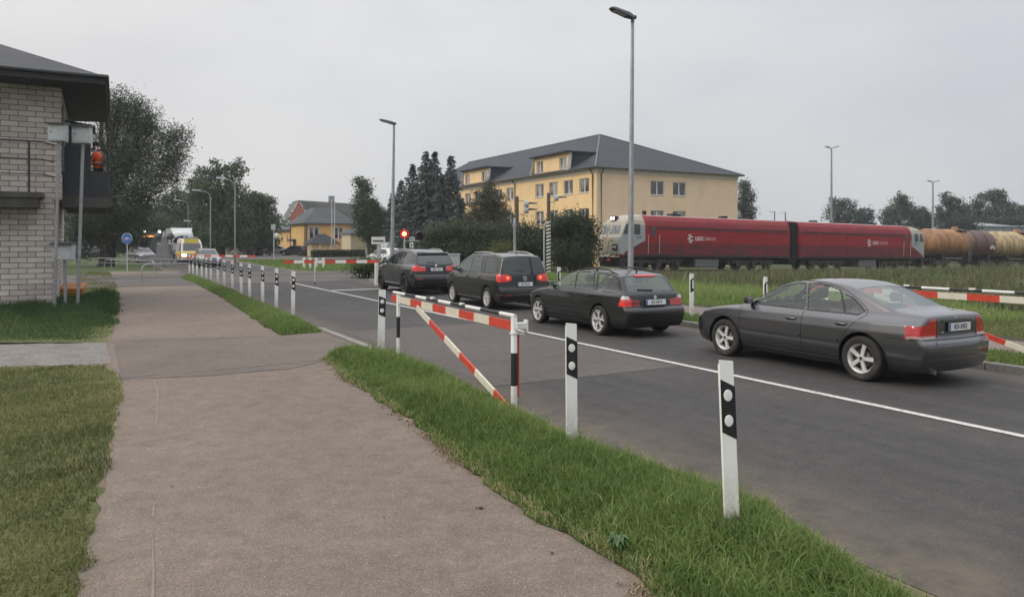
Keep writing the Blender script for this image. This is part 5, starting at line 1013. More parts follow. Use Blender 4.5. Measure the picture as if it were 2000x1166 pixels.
def plate_sign(b, c, w_, h_, face, m=0, th=.03):
    b.box(c, (w_, th, h_), m, face)
t = thing('crossing_signal', 'railway crossing signal with glowing red lamp beside the street lamp', 'crossing signal', G(797, 545, 0)); bp = G(797, 545); q = lambda px, py: PT(px, py, bp.y) - bp
b = MB(); b.tube([(q(790, 500).x, 0, 0), (q(790, 500).x, 0, q(0, 448).z)], .045, 10); b.tube([(q(805, 500).x, .1, 0), (q(805, 500).x, .1, q(0, 462).z)], .06, 10); b.tube([q(790, 471), q(818, 471)], .025, 8); b.build('pole', [LGREY], t)
b = MB(); c = q(790, 457); b.lathe([(.26, .0), (.26, -.03), (0, -.03)], 28, 0, c, 'Y'); b.lathe([(.13, -.03), (.15, -.22), (.13, -.03)], 20, 0, c, 'Y'); L1 = b.build('lamp_housing', [DGREY], t)
b = MB(); b.lathe([(.25, -.034), (.17, -.038), (.17, -.034)], 28, 0, c, 'Y'); b.build('red_ring', [pm('signal_red_glow', (.5, .03, .02), .3, emit=(1, .03, .015), estr=.35)], L1)
b = MB(); b.lathe([(.125, -.04), (.08, -.08), (0, -.09)], 20, 0, c, 'Y'); b.build('lamp_lens', [pm('signal_lit', (.9, .4, .25), .3, emit=(1, .30, .14), estr=5.0)], L1)
b = MB(); c = q(821, 459); b.lathe([(.26, .0), (.26, -.03), (0, -.03)], 28, 0, c, 'Y'); b.lathe([(.13, -.03), (.16, -.25), (.13, -.03)], 20, 0, c, 'Y'); L2 = b.build('lamp_housing', [BLK], t)
b = MB(); b.lathe([(.12, -.04), (0, -.07)], 20, 0, c, 'Y'); b.build('lamp_lens', [pm('signal_unlit', (.08, .012, .012), .2)], L2)
b = MB(); c = q(805, 467); b.box(c + Vector((0, -.05, 0)), (.30, .03, .17), 0, None, .008); o = b.build('sign_plate', [WHT], t); b = MB(); b.box(c + Vector((0, -.068, 0)), (.22, .006, .05), 0); b.build('sign_mark', [BLK], o)
b = MB(); c = q(804, 479); b.box(c + Vector((0, -.05, 0)), (.20, .03, .27), 0, None, .008); o = b.build('sign_plate', [WHT], t); b = MB(); b.box(c + Vector((0, -.068, -.01)), (.07, .006, .14), 0); b.build('sign_mark', [BLK], o)
bp = G(740, 540); t = thing('street_sign', 'white sign plate on a thick pale post near the white van', 'road sign', bp); q = lambda px, py: PT(px, py, bp.y) - bp
b = MB(); b.box((0, 0, 1.0), (.22, .16, 2.1), 0, None, .02); b.build('post', [LGREY], t); b = MB(); b.box(q(739.5, 470) + Vector((0, -.1, 0)), (.80, .04, .42), 0, None, .01); o = b.build('sign_plate', [WHT], t); b = MB(); b.box(q(739.5, 470) + Vector((0, -.123, -.03)), (.62, .006, .10), 0); b.build('sign_mark', [DGREY], o)
# railway signals
RUST = pm('rusty_mast', (.12, .085, .065), .8, var=.3, scale=4)
def rail_signal(label, px, Y, ztop, zsplit, striped_to, head_px, head_py, nl, base_z=-.3, low='galv'):
    o0 = PT(px, 472, Y); o0.z = 0; t = thing('railway_signal', label, 'railway signal', o0, 0, 'railway signals'); q = lambda a, c, dy=0: PT(a, c, Y) - o0 + Vector((0, dy, 0))
    b = MB(); b.tube([(.08, .1, zsplit), (.08, .1, ztop)], .11, 10); b.tube([(.08, .1, ztop), (.08, .1, ztop + .08)], [.13, .05], 10); b.build('upper_mast', [RUST], t)
    if striped_to:
        b = MB(); n = 34; zz = np.linspace(base_z, zsplit, n + 1)
        b.tube([(.08, .1, base_z), (.08, .1, zsplit)], .135, 16, 1)
        for i in range(n // 2):
            z = zz[2 * i]; hh = (zz[1] - zz[0])
            vs = []
            for s in (0, 1):
                for j in range(17): a = 2 * PI * j / 16; vs.append((.08 + .139 * math.cos(a), .1 + .139 * math.sin(a), z + s * hh + .04 * math.cos(a) + .05))
            b.add(vs, [(j, j + 1, 18 + j, 17 + j) for j in range(16)], 0)
        b.build('striped_mast', [WHT, BLK], t)
        b = MB(); b.tube([(-.20, 0, base_z), (-.20, 0, zsplit - .25)], .045, 8); b.build('side_pipe', [LGREY], t)
    else:
        b = MB(); b.tube([(-.05, 0, base_z), (-.05, 0, zsplit + .2), (-.05, 0, zsplit + .25), (-.05, 0, zsplit + .7)], [.085, .075, .12, .06], 12); b.build('lower_mast', [LGREY], t)
    for k in range(nl):
        c = q(head_px, head_py + 12 * k); c.y = 0
        b = MB(); b.lathe([(.17, .25), (.20, .1), (.20, -.03), (.16, -.03)], 20, 0, c, 'X'); b.box(c + Vector((.05, .0, 0)), (.16, .34, .36), 0, None, .03); h_ = b.build('signal_head', [LGREY], t)
        b = MB(); n = 12; vs = [(c.x + .12, c.y + .14 * math.cos(a), c.z + .14 * math.sin(a)) for a in np.linspace(-.1, PI + .1, n)] + [(c.x + .78, c.y + .10 * math.cos(a), c.z + .02 + .06 * math.sin(a)) for a in np.linspace(.2, PI - .2, n)]
        b.add(vs, [(i, i + 1, n + i + 1, n + i) for i in range(n - 1)]); b.build('visor', [BLK], h_)
    zt = q(0, head_py - 6).z; zb = q(0, head_py + 12 * (nl - 1) + 8).z
    b = MB()
    for z in (zt, zb): b.tube([(.08, .1, z), (q(head_px, 0).x, 0, z)], .022, 6)
    b.tube([(q(head_px, 0).x + .05, 0, zb), (q(head_px, 0).x - .1, 0, zb - .4)], .012, 6); b.build('arm', [DGREY], t); return t
rail_signal('railway signal with two black visors on a slim grey mast', 1007, 43, 4.6, 2.7, False, 1024, 399, 2)
rail_signal('railway signal on a mast striped black and white', 1069, 46, 5.0, 3.35, True, 1083, 387, 1, -.35)
# cabinets
def cabinet(label, px0, px1, py0, py1, Y, mat=LGREY):
    a, c = PT(px0, py0, Y), PT(px1, py1, Y); w_ = c.x - a.x; t = thing('relay_cabinet', label, 'cabinet', ((a.x + c.x) / 2, Y, c.z), .25, 'trackside cabinets'); h_ = a.z - c.z; b = MB()
    b.box((0, 0, h_ * .48), (w_, w_ * .6, h_ * .96), 0, None, .015); b.build('case', [mat], t); b = MB(); b.box((0, 0, h_ * .98), (w_ * 1.06, w_ * .68, h_ * .05), 0, None, .01); b.build('lid', [mat], t)
    b = MB(); b.box((0, -w_ * .305, h_ * .48), (w_ * .84, .02, h_ * .82), 0, None, .006); o = b.build('door', [mat], t); b = MB(); b.box((w_ * .3, -w_ * .33, h_ * .5), (.03, .03, .14), 0); b.build('handle', [DGREY], o)
cabinet('pale grey trackside cabinet behind the offroad car', 868, 897, 496, 546, 40); cabinet('grey trackside cabinet beside the striped mast', 1034, 1062, 512, 548, 44); 
# bicycle chicane
def hoop(label, a, c, zt):
    A, B = G(*a), G(*c); A.z = B.z = 0; d = (B - A); t = thing('bike_barrier', label, 'bike barrier', A, 0, 'bike barriers at the crossing'); L = d.length; x = d.normalized(); r = .28; b = MB(); pts = [Vector((0, 0, -.05))]
    for k in range(7): s = PI / 2 * k / 6; pts.append(x * (r - r * math.cos(s)) + Vector((0, 0, zt - r + r * math.sin(s))))
    for k in range(7): s = PI / 2 * k / 6; pts.append(x * (L - r + r * math.sin(s)) + Vector((0, 0, zt - r + r * math.cos(s))))
    pts.append(x * L + Vector((0, 0, -.05))); b.tube(pts, .03, 8); b.tube([x * 0 + Vector((0, 0, zt * .5)), x * L + Vector((0, 0, zt * .5))], .018, 6) if False else None; b.build('hoop', [GALV], t); return t
hoop('bent steel hoop barrier nearest on the path before the rails', (277, 551), (374, 546), .88); hoop('bent steel hoop barrier farther left on the path at the rails', (204, 531), (301, 535), .82)
A, B = PT(185, 504, 58), PT(346, 507, 58); t = thing('guard_rail', 'low steel guard railing beyond the hoop barriers', 'railing', (A.x, A.y, 0)); o = Vector((A.x, A.y, 0)); b = MB(); b.tube([A - o, B - o], .03, 8); b.tube([A - o - Vector((0, 0, .35)), B - o - Vector((0, 0, .35))], .022, 8); b.build('rail', [GALV], t)
for k in range(6): q = (A - o).lerp(B - o, k / 5); b = MB(); b.tube([(q.x, q.y, -.1), (q.x, q.y, q.z)], .028, 8); b.build('post', [GALV], t)
# blue cycle sign
bp = G(248, 531); t = thing('cycle_sign', 'round blue cycle path sign in front of the big willow', 'road sign', bp); H = PT(248, 466, bp.y).z; b = MB(); b.tube([(0, .03, -.1), (0, .03, H + .25)], .035, 10); b.build('post', [LGREY], t)
b = MB(); b.lathe([(.36, .0), (.36, -.012), (.34, -.014)], 32, 1, (0, 0, H), 'Y'); b.disc((0, -.0135, H), (0, -1, 0), .345, 32, 0); b.build('sign_disc', [pm('sign_blue', (.03, .11, .42), .4), WHT], t, fix=False)
b = MB(); e = -.018
for cx in (-.12, .12): b.tube([(cx + .085 * math.cos(a), e, H - .05 + .085 * math.sin(a)) for a in np.linspace(0, 2 * PI, 17)], .013, 5)
for p0, p1 in (((-.12, -.05), (-.05, .06)), ((-.05, .06), (.09, .06)), ((-.05, .06), (0, -.05)), ((0, -.05), (.09, .06)), ((.12, -.05), (.07, .12)), ((-.12, -.05), (0, -.05)), ((-.09, .10), (-.03, .10))): b.tube([(p0[0], e, H + p0[1]), (p1[0], e, H + p1[1])], .013, 5)
b.build('bicycle_symbol', [WHT], t)
# back of the far crossing signal with its cabinets
bp = PT(320, 472, 60); bp.z = 0; t = thing('crossing_signal', 'grey back of a crossing signal with two round dark discs', 'crossing signal', bp); q = lambda px, py: PT(px, py, bp.y) - bp
b = MB(); b.tube([(0, 0, 0), (0, 0, q(0, 452).z)], .09, 10); b.tube([q(308, 476), q(342, 476)], .05, 8); b.build('pole', [LGREY], t)
for px in (308, 333): b = MB(); b.lathe([(0, -.05), (.27, -.04), (.29, 0), (.29, .03), (.12, .2)], 24, 0, q(px, 462), 'Y'); b.build('lamp_disc', [DGREY], t)
MGREY = pm('weathered_grey', (.16, .165, .165), .7, var=.2)
b = MB(); b.box(q(320, 488), (1.0, .5, .9), 0, None, .03); b.box(q(316, 506), (1.6, .6, .75), 0, None, .03); b.box(q(322, 472), (.45, .3, .8), 0, None, .03); b.build('drive_housing', [MGREY], t)
bp = PT(535, 472, 78); bp.z = 0; t = thing('crossing_signal', 'slim signal post with a white round disc left of the orange house', 'crossing signal', bp); q = lambda px, py: PT(px, py, bp.y) - bp; b = MB(); b.tube([(0, 0, 0), (0, 0, q(0, 440).z)], .06, 8); b.build('pole', [LGREY], t)
b = MB(); b.box(q(534, 444) + Vector((0, 0, 0)), (.45, .2, .6), 0, None, .04); b.build('lamp_housing', [LGREY], t); b = MB(); b.lathe([(0, -.03), (.3, -.02), (.3, .02), (0, .03)], 20, 0, q(540, 461), 'Y'); b.build('sign_disc', [WHT], t)
# ------------------------------------------------------------------ buildings
def brick_mat(name, axis):
    m = bpy.data.materials.new(name); nt, b, out = nodes_of(m); tc = N(nt, 'TexCoord'); sp = N(nt, 'SeparateXYZ'); nt.links.new(tc.outputs['Object'], sp.inputs[0])
    cb = N(nt, 'CombineXYZ'); nt.links.new(sp.outputs[axis], cb.inputs[0]); nt.links.new(sp.outputs[2], cb.inputs[1])
    br = N(nt, 'TexBrick'); nt.links.new(cb.outputs[0], br.inputs['Vector']); br.inputs['Scale'].default_value = 1; br.inputs['Brick Width'].default_value = .43; br.inputs['Row Height'].default_value = .158
    br.inputs['Mortar Size'].default_value = .013; br.inputs['Mortar Smooth'].default_value = .3; br.inputs['Bias'].default_value = .1
    br.inputs['Color1'].default_value = (.40, .36, .335, 1); br.inputs['Color2'].default_value = (.58, .54, .505, 1); br.inputs['Mortar'].default_value = (.19, .145, .12, 1)
    nz = noise(nt, 1.1, 7, .7); c = mixc(nt, .8, br.outputs[0], ramp(nt, nz.outputs[0], [(.3, (.74, .72, .70)), (.7, (1.08, 1.07, 1.06))]).outputs[0], 'MULTIPLY')
    nt.links.new(c, b.inputs['Base Color']); b.inputs['Roughness'].default_value = .9
    bp = N(nt, 'Bump'); bp.inputs['Strength'].default_value = .6; bp.inputs['Distance'].default_value = .012; bp.invert = True; nt.links.new(br.outputs['Fac'], bp.inputs['Height']); nt.links.new(bp.outputs[0], b.inputs['Normal']); return m
ROOFDK = pm('dark_sheet_roof', (.022, .024, .03), .65, .0, var=.25, scale=1.5); CLAD = pm('dark_cladding', (.022, .024, .030), .5, var=.3, scale=3, stretch=(1, 1, .2)); SOFF = pm('dark_soffit', (.018, .018, .021), .7)
BRF, BRS = brick_mat('pale_brick_front', 0), brick_mat('pale_brick_side', 1)
h = thing('brick_hut', 'two storey pale brick crossing keeper hut with dark overhanging roof', 'building', R(25.8, 0, 0), ROADROT)
# local: x = across the road (v), y = along (u-25.8)
def walls(name, x0, x1, y0, y1, z0, z1, par):
    b = MB(); b.quad((x0, y0, z0), (x1, y0, z0), (x1, y0, z1), (x0, y0, z1), 0); b.quad((x1, y0, z0), (x1, y1, z0), (x1, y1, z1), (x1, y0, z1), 1); b.quad((x0, y1, z0), (x0, y0, z0), (x0, y0, z1), (x0, y1, z1), 1); b.quad((x1, y1, z0), (x0, y1, z0), (x0, y1, z1), (x1, y1, z1), 0); return b.build(name, [BRF, BRS], par, fix=False)
walls('wall', -6.5, -1.05, 0, 8.2, -.2, 3.28, h); walls('wall', -6.5, -.86, 0, 8.2, 3.28, 6.62, h)
b = MB(); ez, p = 6.84, .43; E = [(-7.4, -1.2), (.28, -1.2), (.45, 6.6), (-7.4, 9.0)]
b.add([(x, y, ez) for x, y in E] + [(-3.5, 2.72, ez + .43 * 3.9), (-3.5, 4.9, ez + .43 * 3.9)] + [(x, y, ez - .22) for x, y in E], [(0, 1, 4), (1, 2, 5, 4), (2, 3, 5), (3, 0, 4, 5)], 0)
b.add([(x, y, ez + .0) for x, y in E] + [(x, y, ez - .24) for x, y in E], [(0, 4, 5, 1), (1, 5, 6, 2), (2, 6, 7, 3), (3, 7, 4, 0)], 1); b.add([(x, y, ez - .24) for x, y in E], [(0, 1, 2, 3)], 1)
b.build('roof', [ROOFDK, SOFF], h)
b = MB(); b.tube([(E[0][0], E[0][1] - .04, ez - .02), (E[1][0] + .04, E[1][1] - .04, ez - .02), (E[2][0] + .04, E[2][1], ez - .02)], .06, 8); b.build('gutter', [DGREY], h)
b = MB(); b.box((-3.9, -.42, 3.36), (5.2, .84, .16), 0, None, .01); b.box((-3.9, -.40, 3.14), (5.0, .78, .28), 0); b.box((-.20, 3.4, 3.24), (1.3, 5.8, .32), 0, None, .01); b.build('balcony_slab', [pm('dark_concrete', (.07, .065, .06), .9, var=.3)], h)  # slab and the beam under it in one dark tone
b = MB(); BR = pm('balcony_rail_paint', (.03, .032, .034), .5)
for z in (4.88, 4.38, 3.95): b.tube([(-6.4, -.80, z), (-1.30, -.80, z)], .026 if z > 4.8 else .014, 8); b.tube([(-1.30, -.80, z), (-1.05, -.02, z)], .02, 8)
b.build('railing', [BR], h)
for x in (-1.62, -3.6, -5.6): b = MB(); b.tube([(x, -.80, 3.40), (x, -.80, 4.88)], .03, 8); b.build('railing_post', [BR], h)
b = MB(); b.box((-.48, 1.6, 4.55), (.74, 1.6, 2.3), 0); b.add([(-.84, .75, 5.68), (.02, .75, 5.58), (.02, 2.5, 5.58), (-.84, 2.5, 5.68), (-.84, .75, 5.78), (.02, .75, 5.66), (.02, 2.5, 5.66), (-.84, 2.5, 5.78)], [(0, 3, 2, 1), (4, 5, 6, 7), (0, 1, 5, 4), (1, 2, 6, 5), (2, 3, 7, 6), (3, 0, 4, 7)]); b.build('porch', [CLAD], h)
for i in range(7): pass
b = MB(); b.box((.14, .80, 3.75), (.50, .05, .95), 0); b.box((.37, 3.3, 3.95), (.05, 5.0, 1.75), 0); b.tube([(-.1, .80, 4.90), (.39, .80, 4.90)], .028, 8); b.tube([(-.1, .80, 4.44), (.39, .80, 4.44)], .018, 8); b.tube([(.37, .80, 3.3), (.37, .80, 4.92)], .03, 8); b.build('balcony_panel', [CLAD], h)
b = MB(); b.box((-.83, .45, 5.1), (.06, .9, 2.0), 0, None, .01); o = b.build('door', [DGREY], h); b = MB(); b.tube([(-.78, .12, 4.9), (-.78, .12, 5.05)], .015, 6); b.build('handle', [GALV], o)
b = MB(); b.tube([(-.02, .76, 4.86), (.02, .70, 4.86), (.05, .70, 4.92), (.02, .72, 5.0)], .025, 8); b.build('wall_lamp', [WHT], h)
# ---- meter boxes on poles
def pole_box(label, px, py0, py1, wpx, Y, base_py, lean):
    o0 = PT(px + lean, base_py, Y); o0.z = 0; a = PT(px, py0, Y); c = PT(px, py1, Y); w_ = wpx / F * Y; t = thing('pole_box', label, 'meter box', o0, .22, 'boxes on poles'); M = Matrix.Rotation(-.22, 3, 'Z'); A = M @ (Vector((a.x, a.y, 0)) - o0); cx = A.x
    zt, zb = a.z, c.z; hz = zt - zb; b = MB(); b.tube([(0, .05, -.1), (cx, .05, zb)], .045, 10); b.build('pole', [GALV], t)
    b = MB(); b.box((cx, 0, zb + hz * .5), (w_, w_ * .7, hz), 0, None, .012); o = b.build('box', [LGREY], t); b = MB(); b.box((cx, -w_ * .36, zb + hz * .48), (w_ * .86, .016, hz * .84), 0, None, .004); b.build('door', [LGREY], o)
    b = MB(); b.tube([(cx - w_ * .3, -w_ * .40, zb + hz * .5), (cx - w_ * .3, -w_ * .40, zb + hz * .56)], .014, 6); b.build('latch', [BLK], o)
    b = MB(); b.box((cx, -.03, zt + .02), (w_ * 1.18, w_ * .95, .045), 0, Matrix.Rotation(.1, 3, 'X'), .006); b.build('lid', [DGREY], t); return t
pole_box('grey meter box high on a pole nearer the brick hut wall', 113, 243, 277, 30, 20.6, 578, -9)
pole_box('grey meter box high on the pole farther from the brick hut', 160, 248, 281, 31, 21.2, 582, -10)
pole_box('large low grey meter box on a short post at the hut corner', 125, 477, 508, 34, 21.4, 590, 2)
# orange grit bin
bp = PT(143, 580, 26); bp.z = 0; t = thing('grit_bin', 'orange grit bin with sloping lid behind the brick hut corner', 'bin', bp, .3); t.scale = (.8, .8, .85); b = MB()
b.add([(-.34, -.28, 0), (.34, -.28, 0), (.34, .28, 0), (-.34, .28, 0), (-.42, -.36, .42), (.42, -.36, .42), (.42, .36, .62), (-.42, .36, .62)], [(0, 3, 2, 1), (0, 1, 5, 4), (1, 2, 6, 5), (2, 3, 7, 6), (3, 0, 4, 7), (4, 5, 6, 7)]); OR = pm('orange_plastic', (.50, .20, .03), .5, var=.15); b.build('tub', [OR], t)
b = MB(); b.box((0, 0, .56), (.92, .80, .06), 0, Matrix.Rotation(.27, 3, 'X'), .015); b.build('lid', [OR], t)
# ---- person on the balcony: one skinned body, vest and hair as children
def person():
    P = R(27.25, .10, 3.40); t = thing('person', 'person in an orange vest leaning on the dark balcony of the brick hut', 'person', P, ROADROT + 2.6)
    J = {'pel': (0, 0, .95, .13), 'sp': (.01, 0, 1.15, .135), 'ch': (.03, 0, 1.36, .15), 'nk': (.05, 0, 1.50, .055), 'hd0': (.07, 0, 1.60, .085), 'hd1': (.08, 0, 1.70, .10), 'hd2': (.075, 0, 1.78, .07),
         'shl': (.03, .19, 1.42, .06), 'ell': (.10, .25, 1.15, .045), 'wrl': (.33, .16, 1.12, .03), 'shr': (.03, -.19, 1.42, .06), 'elr': (.12, -.25, 1.16, .045), 'wrr': (.34, -.14, 1.12, .03),
         'hpl': (0, .09, .90, .095), 'knl': (.03, .10, .50, .065), 'anl': (0, .10, .09, .045), 'tol': (.16, .11, .04, .04), 'hpr': (0, -.09, .90, .095), 'knr': (.02, -.10, .50, .065), 'anr': (-.02, -.10, .09, .045), 'tor': (.14, -.11, .04, .04)}
    Ed = [('pel', 'sp'), ('sp', 'ch'), ('ch', 'nk'), ('nk', 'hd0'), ('hd0', 'hd1'), ('hd1', 'hd2'), ('ch', 'shl'), ('shl', 'ell'), ('ell', 'wrl'), ('ch', 'shr'), ('shr', 'elr'), ('elr', 'wrr'), ('pel', 'hpl'), ('hpl', 'knl'), ('knl', 'anl'), ('anl', 'tol'), ('pel', 'hpr'), ('hpr', 'knr'), ('knr', 'anr'), ('anr', 'tor')]
    for s, wn in ((1, 'wrl'), (-1, 'wrr')):
        wx, wy, wz, _ = J[wn]; J['pm%d' % s] = (wx + .07, wy, wz + .005, .028); Ed.append((wn, 'pm%d' % s))
        for k in range(4): J['f%d%d' % (s, k)] = (wx + .145 + (.01 if k in (1, 2) else 0), wy + (k - 1.5) * .02, wz - .015, .009); J['g%d%d' % (s, k)] = (wx + .165, wy + (k - 1.5) * .02, wz - .05, .008); Ed += [('pm%d' % s, 'f%d%d' % (s, k)), ('f%d%d' % (s, k), 'g%d%d' % (s, k))]
        J['th%d' % s] = (wx + .09, wy - s * .055, wz - .02, .010); Ed.append(('pm%d' % s, 'th%d' % s))
    K = list(J); me = bpy.data.meshes.new('body'); me.from_pydata([J[k][:3] for k in K], [(K.index(a), K.index(c)) for a, c in Ed], []); o = bpy.data.objects.new('body', me); COL.objects.link(o); o.parent = t
    sk_ = o.modifiers.new('skin', 'SKIN'); o.modifiers.new('sub', 'SUBSURF').levels = 2; o.modifiers['sub'].render_levels = 2
    for i, k in enumerate(K): me.skin_vertices[0].data[i].radius = (J[k][3], J[k][3]); me.skin_vertices[0].data[i].use_root = (k == 'pel')
    m = bpy.data.materials.new('person_skin_and_clothes'); nt, bs, out = nodes_of(m); tc = N(nt, 'TexCoord'); sp = N(nt, 'SeparateXYZ'); nt.links.new(tc.outputs['Object'], sp.inputs[0])
    mr = N(nt, 'MapRange'); mr.inputs['From Max'].default_value = 1.8; nt.links.new(sp.outputs[2], mr.inputs[0])
    c = ramp(nt, mr.outputs[0], [(0, (.02, .02, .022)), (.06, (.025, .028, .04)), (.53, (.025, .028, .04)), (.54, (.60, .085, .02)), (.835, (.60, .085, .02)), (.84, (.42, .25, .18))], 'CONSTANT')
    mx = N(nt, 'MapRange'); mx.inputs['From Min'].default_value = .33; mx.inputs['From Max'].default_value = .35; nt.links.new(sp.outputs[0], mx.inputs[0]); cc = mixc(nt, mx.outputs[0], c.outputs[0], (.42, .25, .18)); nt.links.new(cc, bs.inputs['Base Color']); bs.inputs['Roughness'].default_value = .8; me.materials.append(m)
    b = MB(); b.lathe([(.155, 1.02), (.165, 1.1), (.165, 1.25), (.175, 1.38), (.12, 1.46), (.09, 1.47)], 18, 0); v = b.build('vest', [pm('hi_vis_orange', (.75, .10, .02), .7, emit=None)], t); v.scale = (.74, .90, 1); v.location = (.025, 0, 0)
    b = MB(); b.tube([(.168 * math.cos(a), .168 * math.sin(a), 1.16) for a in np.linspace(0, 2 * PI, 25)], .018, 6); w2 = b.build('vest_band', [pm('hi_vis_band', (.55, .55, .5), .3)], v)
    b = MB(); b.lathe([(.108, 1.70), (.112, 1.75), (.09, 1.81), (.0, 1.835)], 18, 0, (.065, 0, 0)); b.build('hair', [pm('dark_hair', (.02, .016, .013), .8)], t)
    b = MB()
    for s in (1, -1): b.lathe([(.013, -.006), (.0, .012)], 8, 0, (.172, s * .035, 1.70), 'X')
    b.build('eyes', [BLK], t); b = MB(); b.add([(.172, -.014, 1.65), (.172, .014, 1.65), (.20, 0, 1.655), (.175, 0, 1.70)], [(0, 1, 2), (0, 2, 3), (1, 3, 2)]); b.tube([(.165, -.025, 1.615), (.172, 0, 1.612), (.165, .025, 1.615)], .006, 5); b.build('nose_and_mouth', [pm('skin', (.42, .25, .18), .6)], t)
    b = MB()
    for s in (1, -1): b.lathe([(.03, -.01), (.02, .012), (0, .015)], 8, 0, (.075, s * .10, 1.67), 'Y')
    b.build('ears', [pm('skin', (.42, .25, .18), .6)], t); return t
person()
# ------------------------------------------------------------------ rendered houses with real openings
PLAST = pm('ochre_plaster', (.82, .585, .31), .9, var=.09, scale=.6, dirt=(.62, .45, .26), dscale=.35, dlo=.55, dhi=.9); PLAST_SHADE = pm('ochre_plaster_shaded', (.74, .57, .385), .9, var=.09, scale=.5, dirt=(.46, .37, .27), dscale=.22, dlo=.58, dhi=.85)  # duller copy of the ochre: shade of the right face put into the colour
PLASTO = pm('orange_plaster', (.66, .42, .16), .9, var=.1, scale=.6, dirt=(.40, .27, .13), dscale=.4, dlo=.6, dhi=.9); CREAMW = pm('cream_trim', (.58, .54, .46), .8, var=.08); FRAME = pm('window_frame_white', (.66, .66, .66), .5, var=.05)
def pane_mat():
    m = bpy.data.materials.new('window_pane'); nt, b, out = nodes_of(m); nz = noise(nt, .55, 2, .5); nt.links.new(ramp(nt, nz.outputs[0], [(.38, (.020, .024, .028)), (.50, (.06, .058, .055)), (.62, (.30, .275, .24))]).outputs[0], b.inputs['Base Color'])
    b.inputs['Roughness'].default_value = .04; b.inputs['Specular IOR Level'].default_value = .9; return m
PANE = pane_mat()
def tile_mat(name, c1, c2, step=.35):
    m = bpy.data.materials.new(name); nt, b, out = nodes_of(m); tc = N(nt, 'TexCoord'); sp = N(nt, 'SeparateXYZ'); nt.links.new(tc.outputs['Object'], sp.inputs[0])
    mu = N(nt, 'Math', operation='MULTIPLY'); mu.inputs[1].default_value = 1 / step; nt.links.new(sp.outputs[2], mu.inputs[0]); fr = N(nt, 'Math', operation='FRACT'); nt.links.new(mu.outputs[0], fr.inputs[0])
    nz = noise(nt, .5, 6, .6); c = mixc(nt, 1.0, ramp(nt, nz.outputs[0], [(.3, c1), (.7, c2)]).outputs[0], ramp(nt, fr.outputs[0], [(0, (.55, .55, .56)), (.18, (1, 1, 1)), (1, (1.12, 1.12, 1.12))]).outputs[0], 'MULTIPLY')
    nt.links.new(c, b.inputs['Base Color']); b.inputs['Roughness'].default_value = .7; b.inputs['Specular IOR Level'].default_value = .25
    bp = N(nt, 'Bump'); bp.inputs['Strength'].default_value = .5; bp.inputs['Distance'].default_value = .04; nt.links.new(fr.outputs[0], bp.inputs['Height']); nt.links.new(bp.outputs[0], b.inputs['Normal']); return m
TILE = tile_mat('grey_tile_roof', (.030, .033, .042), (.043, .047, .058)); TILEB = tile_mat('bluegrey_tile_roof', (.055, .067, .075), (.082, .094, .102), .3)
def facade(o0, ax, w_, z0, z1, holes, mat, par, depth=.16, nm='wall', hand=1):
    """wall in the plane through o0 along unit ax; holes = (s0,s1,z0,z1); outward normal = ax x up * hand"""
    ax = Vector(ax).normalized(); up = Vector((0, 0, 1)); nrm = ax.cross(up) * hand; o0 = Vector(o0); b = MB()
    ss = sorted({0, w_} | {h_[0] for h_ in holes} | {h_[1] for h_ in holes}); zz = sorted({z0, z1} | {h_[2] for h_ in holes} | {h_[3] for h_ in holes}); pt = lambda s, z, d=0: o0 + ax * s + up * z - nrm * d
    for i in range(len(ss) - 1):
        for j in range(len(zz) - 1):
            cs, cz = (ss[i] + ss[i + 1]) / 2, (zz[j] + zz[j + 1]) / 2
            if any(h_[0] < cs < h_[1] and h_[2] < cz < h_[3] for h_ in holes): continue
            b.quad(pt(ss[i], zz[j]), pt(ss[i + 1], zz[j]), pt(ss[i + 1], zz[j + 1]), pt(ss[i], zz[j + 1]))
    for s0, s1, a, c in holes:
        for p, q in (((s0, a), (s1, a)), ((s1, a), (s1, c)), ((s1, c), (s0, c)), ((s0, c), (s0, a))): b.quad(pt(*p), pt(*q), pt(*q, depth + .05), pt(*p, depth + .05))
    b.build(nm, [mat], par)
    for s0, s1, a, c in holes: window(pt, s0, s1, a, c, depth, par)
def window(pt, s0, s1, a, c, depth, par, nmull=1):
    m = MB(); e = .075
    def bar(p0, p1, q0, q1, d0, d1): m.add([pt(p0, q0, d0), pt(p1, q0, d0), pt(p1, q1, d0), pt(p0, q1, d0), pt(p0, q0, d1), pt(p1, q0, d1), pt(p1, q1, d1), pt(p0, q1, d1)], [(0, 1, 2, 3), (7, 6, 5, 4), (0, 4, 5, 1), (1, 5, 6, 2), (2, 6, 7, 3), (3, 7, 4, 0)])
    d0, d1 = depth - .05, depth + .04; bar(s0, s0 + e, a, c, d0, d1); bar(s1 - e, s1, a, c, d0, d1); bar(s0 + e, s1 - e, a, a + e, d0, d1); bar(s0 + e, s1 - e, c - e, c, d0, d1)
    k = 2 if s1 - s0 > 2.2 else 1
    for i in range(k): sm = s0 + (s1 - s0) * (i + 1) / (k + 1); bar(sm - .07, sm + .07, a + e, c - e, d0, d1)
    if k == 2: zm = a + (c - a) * .33; bar(s0 + e, s1 - e, zm - .06, zm + .06, d0 - .004, d1)
    f = m.build('window', [FRAME], par); q = MB(); q.quad(pt(s0 + e, a + e, depth), pt(s1 - e, a + e, depth), pt(s1 - e, c - e, depth), pt(s0 + e, c - e, depth)); q.build('pane', [PANE], f)
    q = MB(); m = q; bar(s0 - .06, s1 + .06, a - .07, a - .003, -.07, depth - .06); q.build('sill', [CREAMW], f)
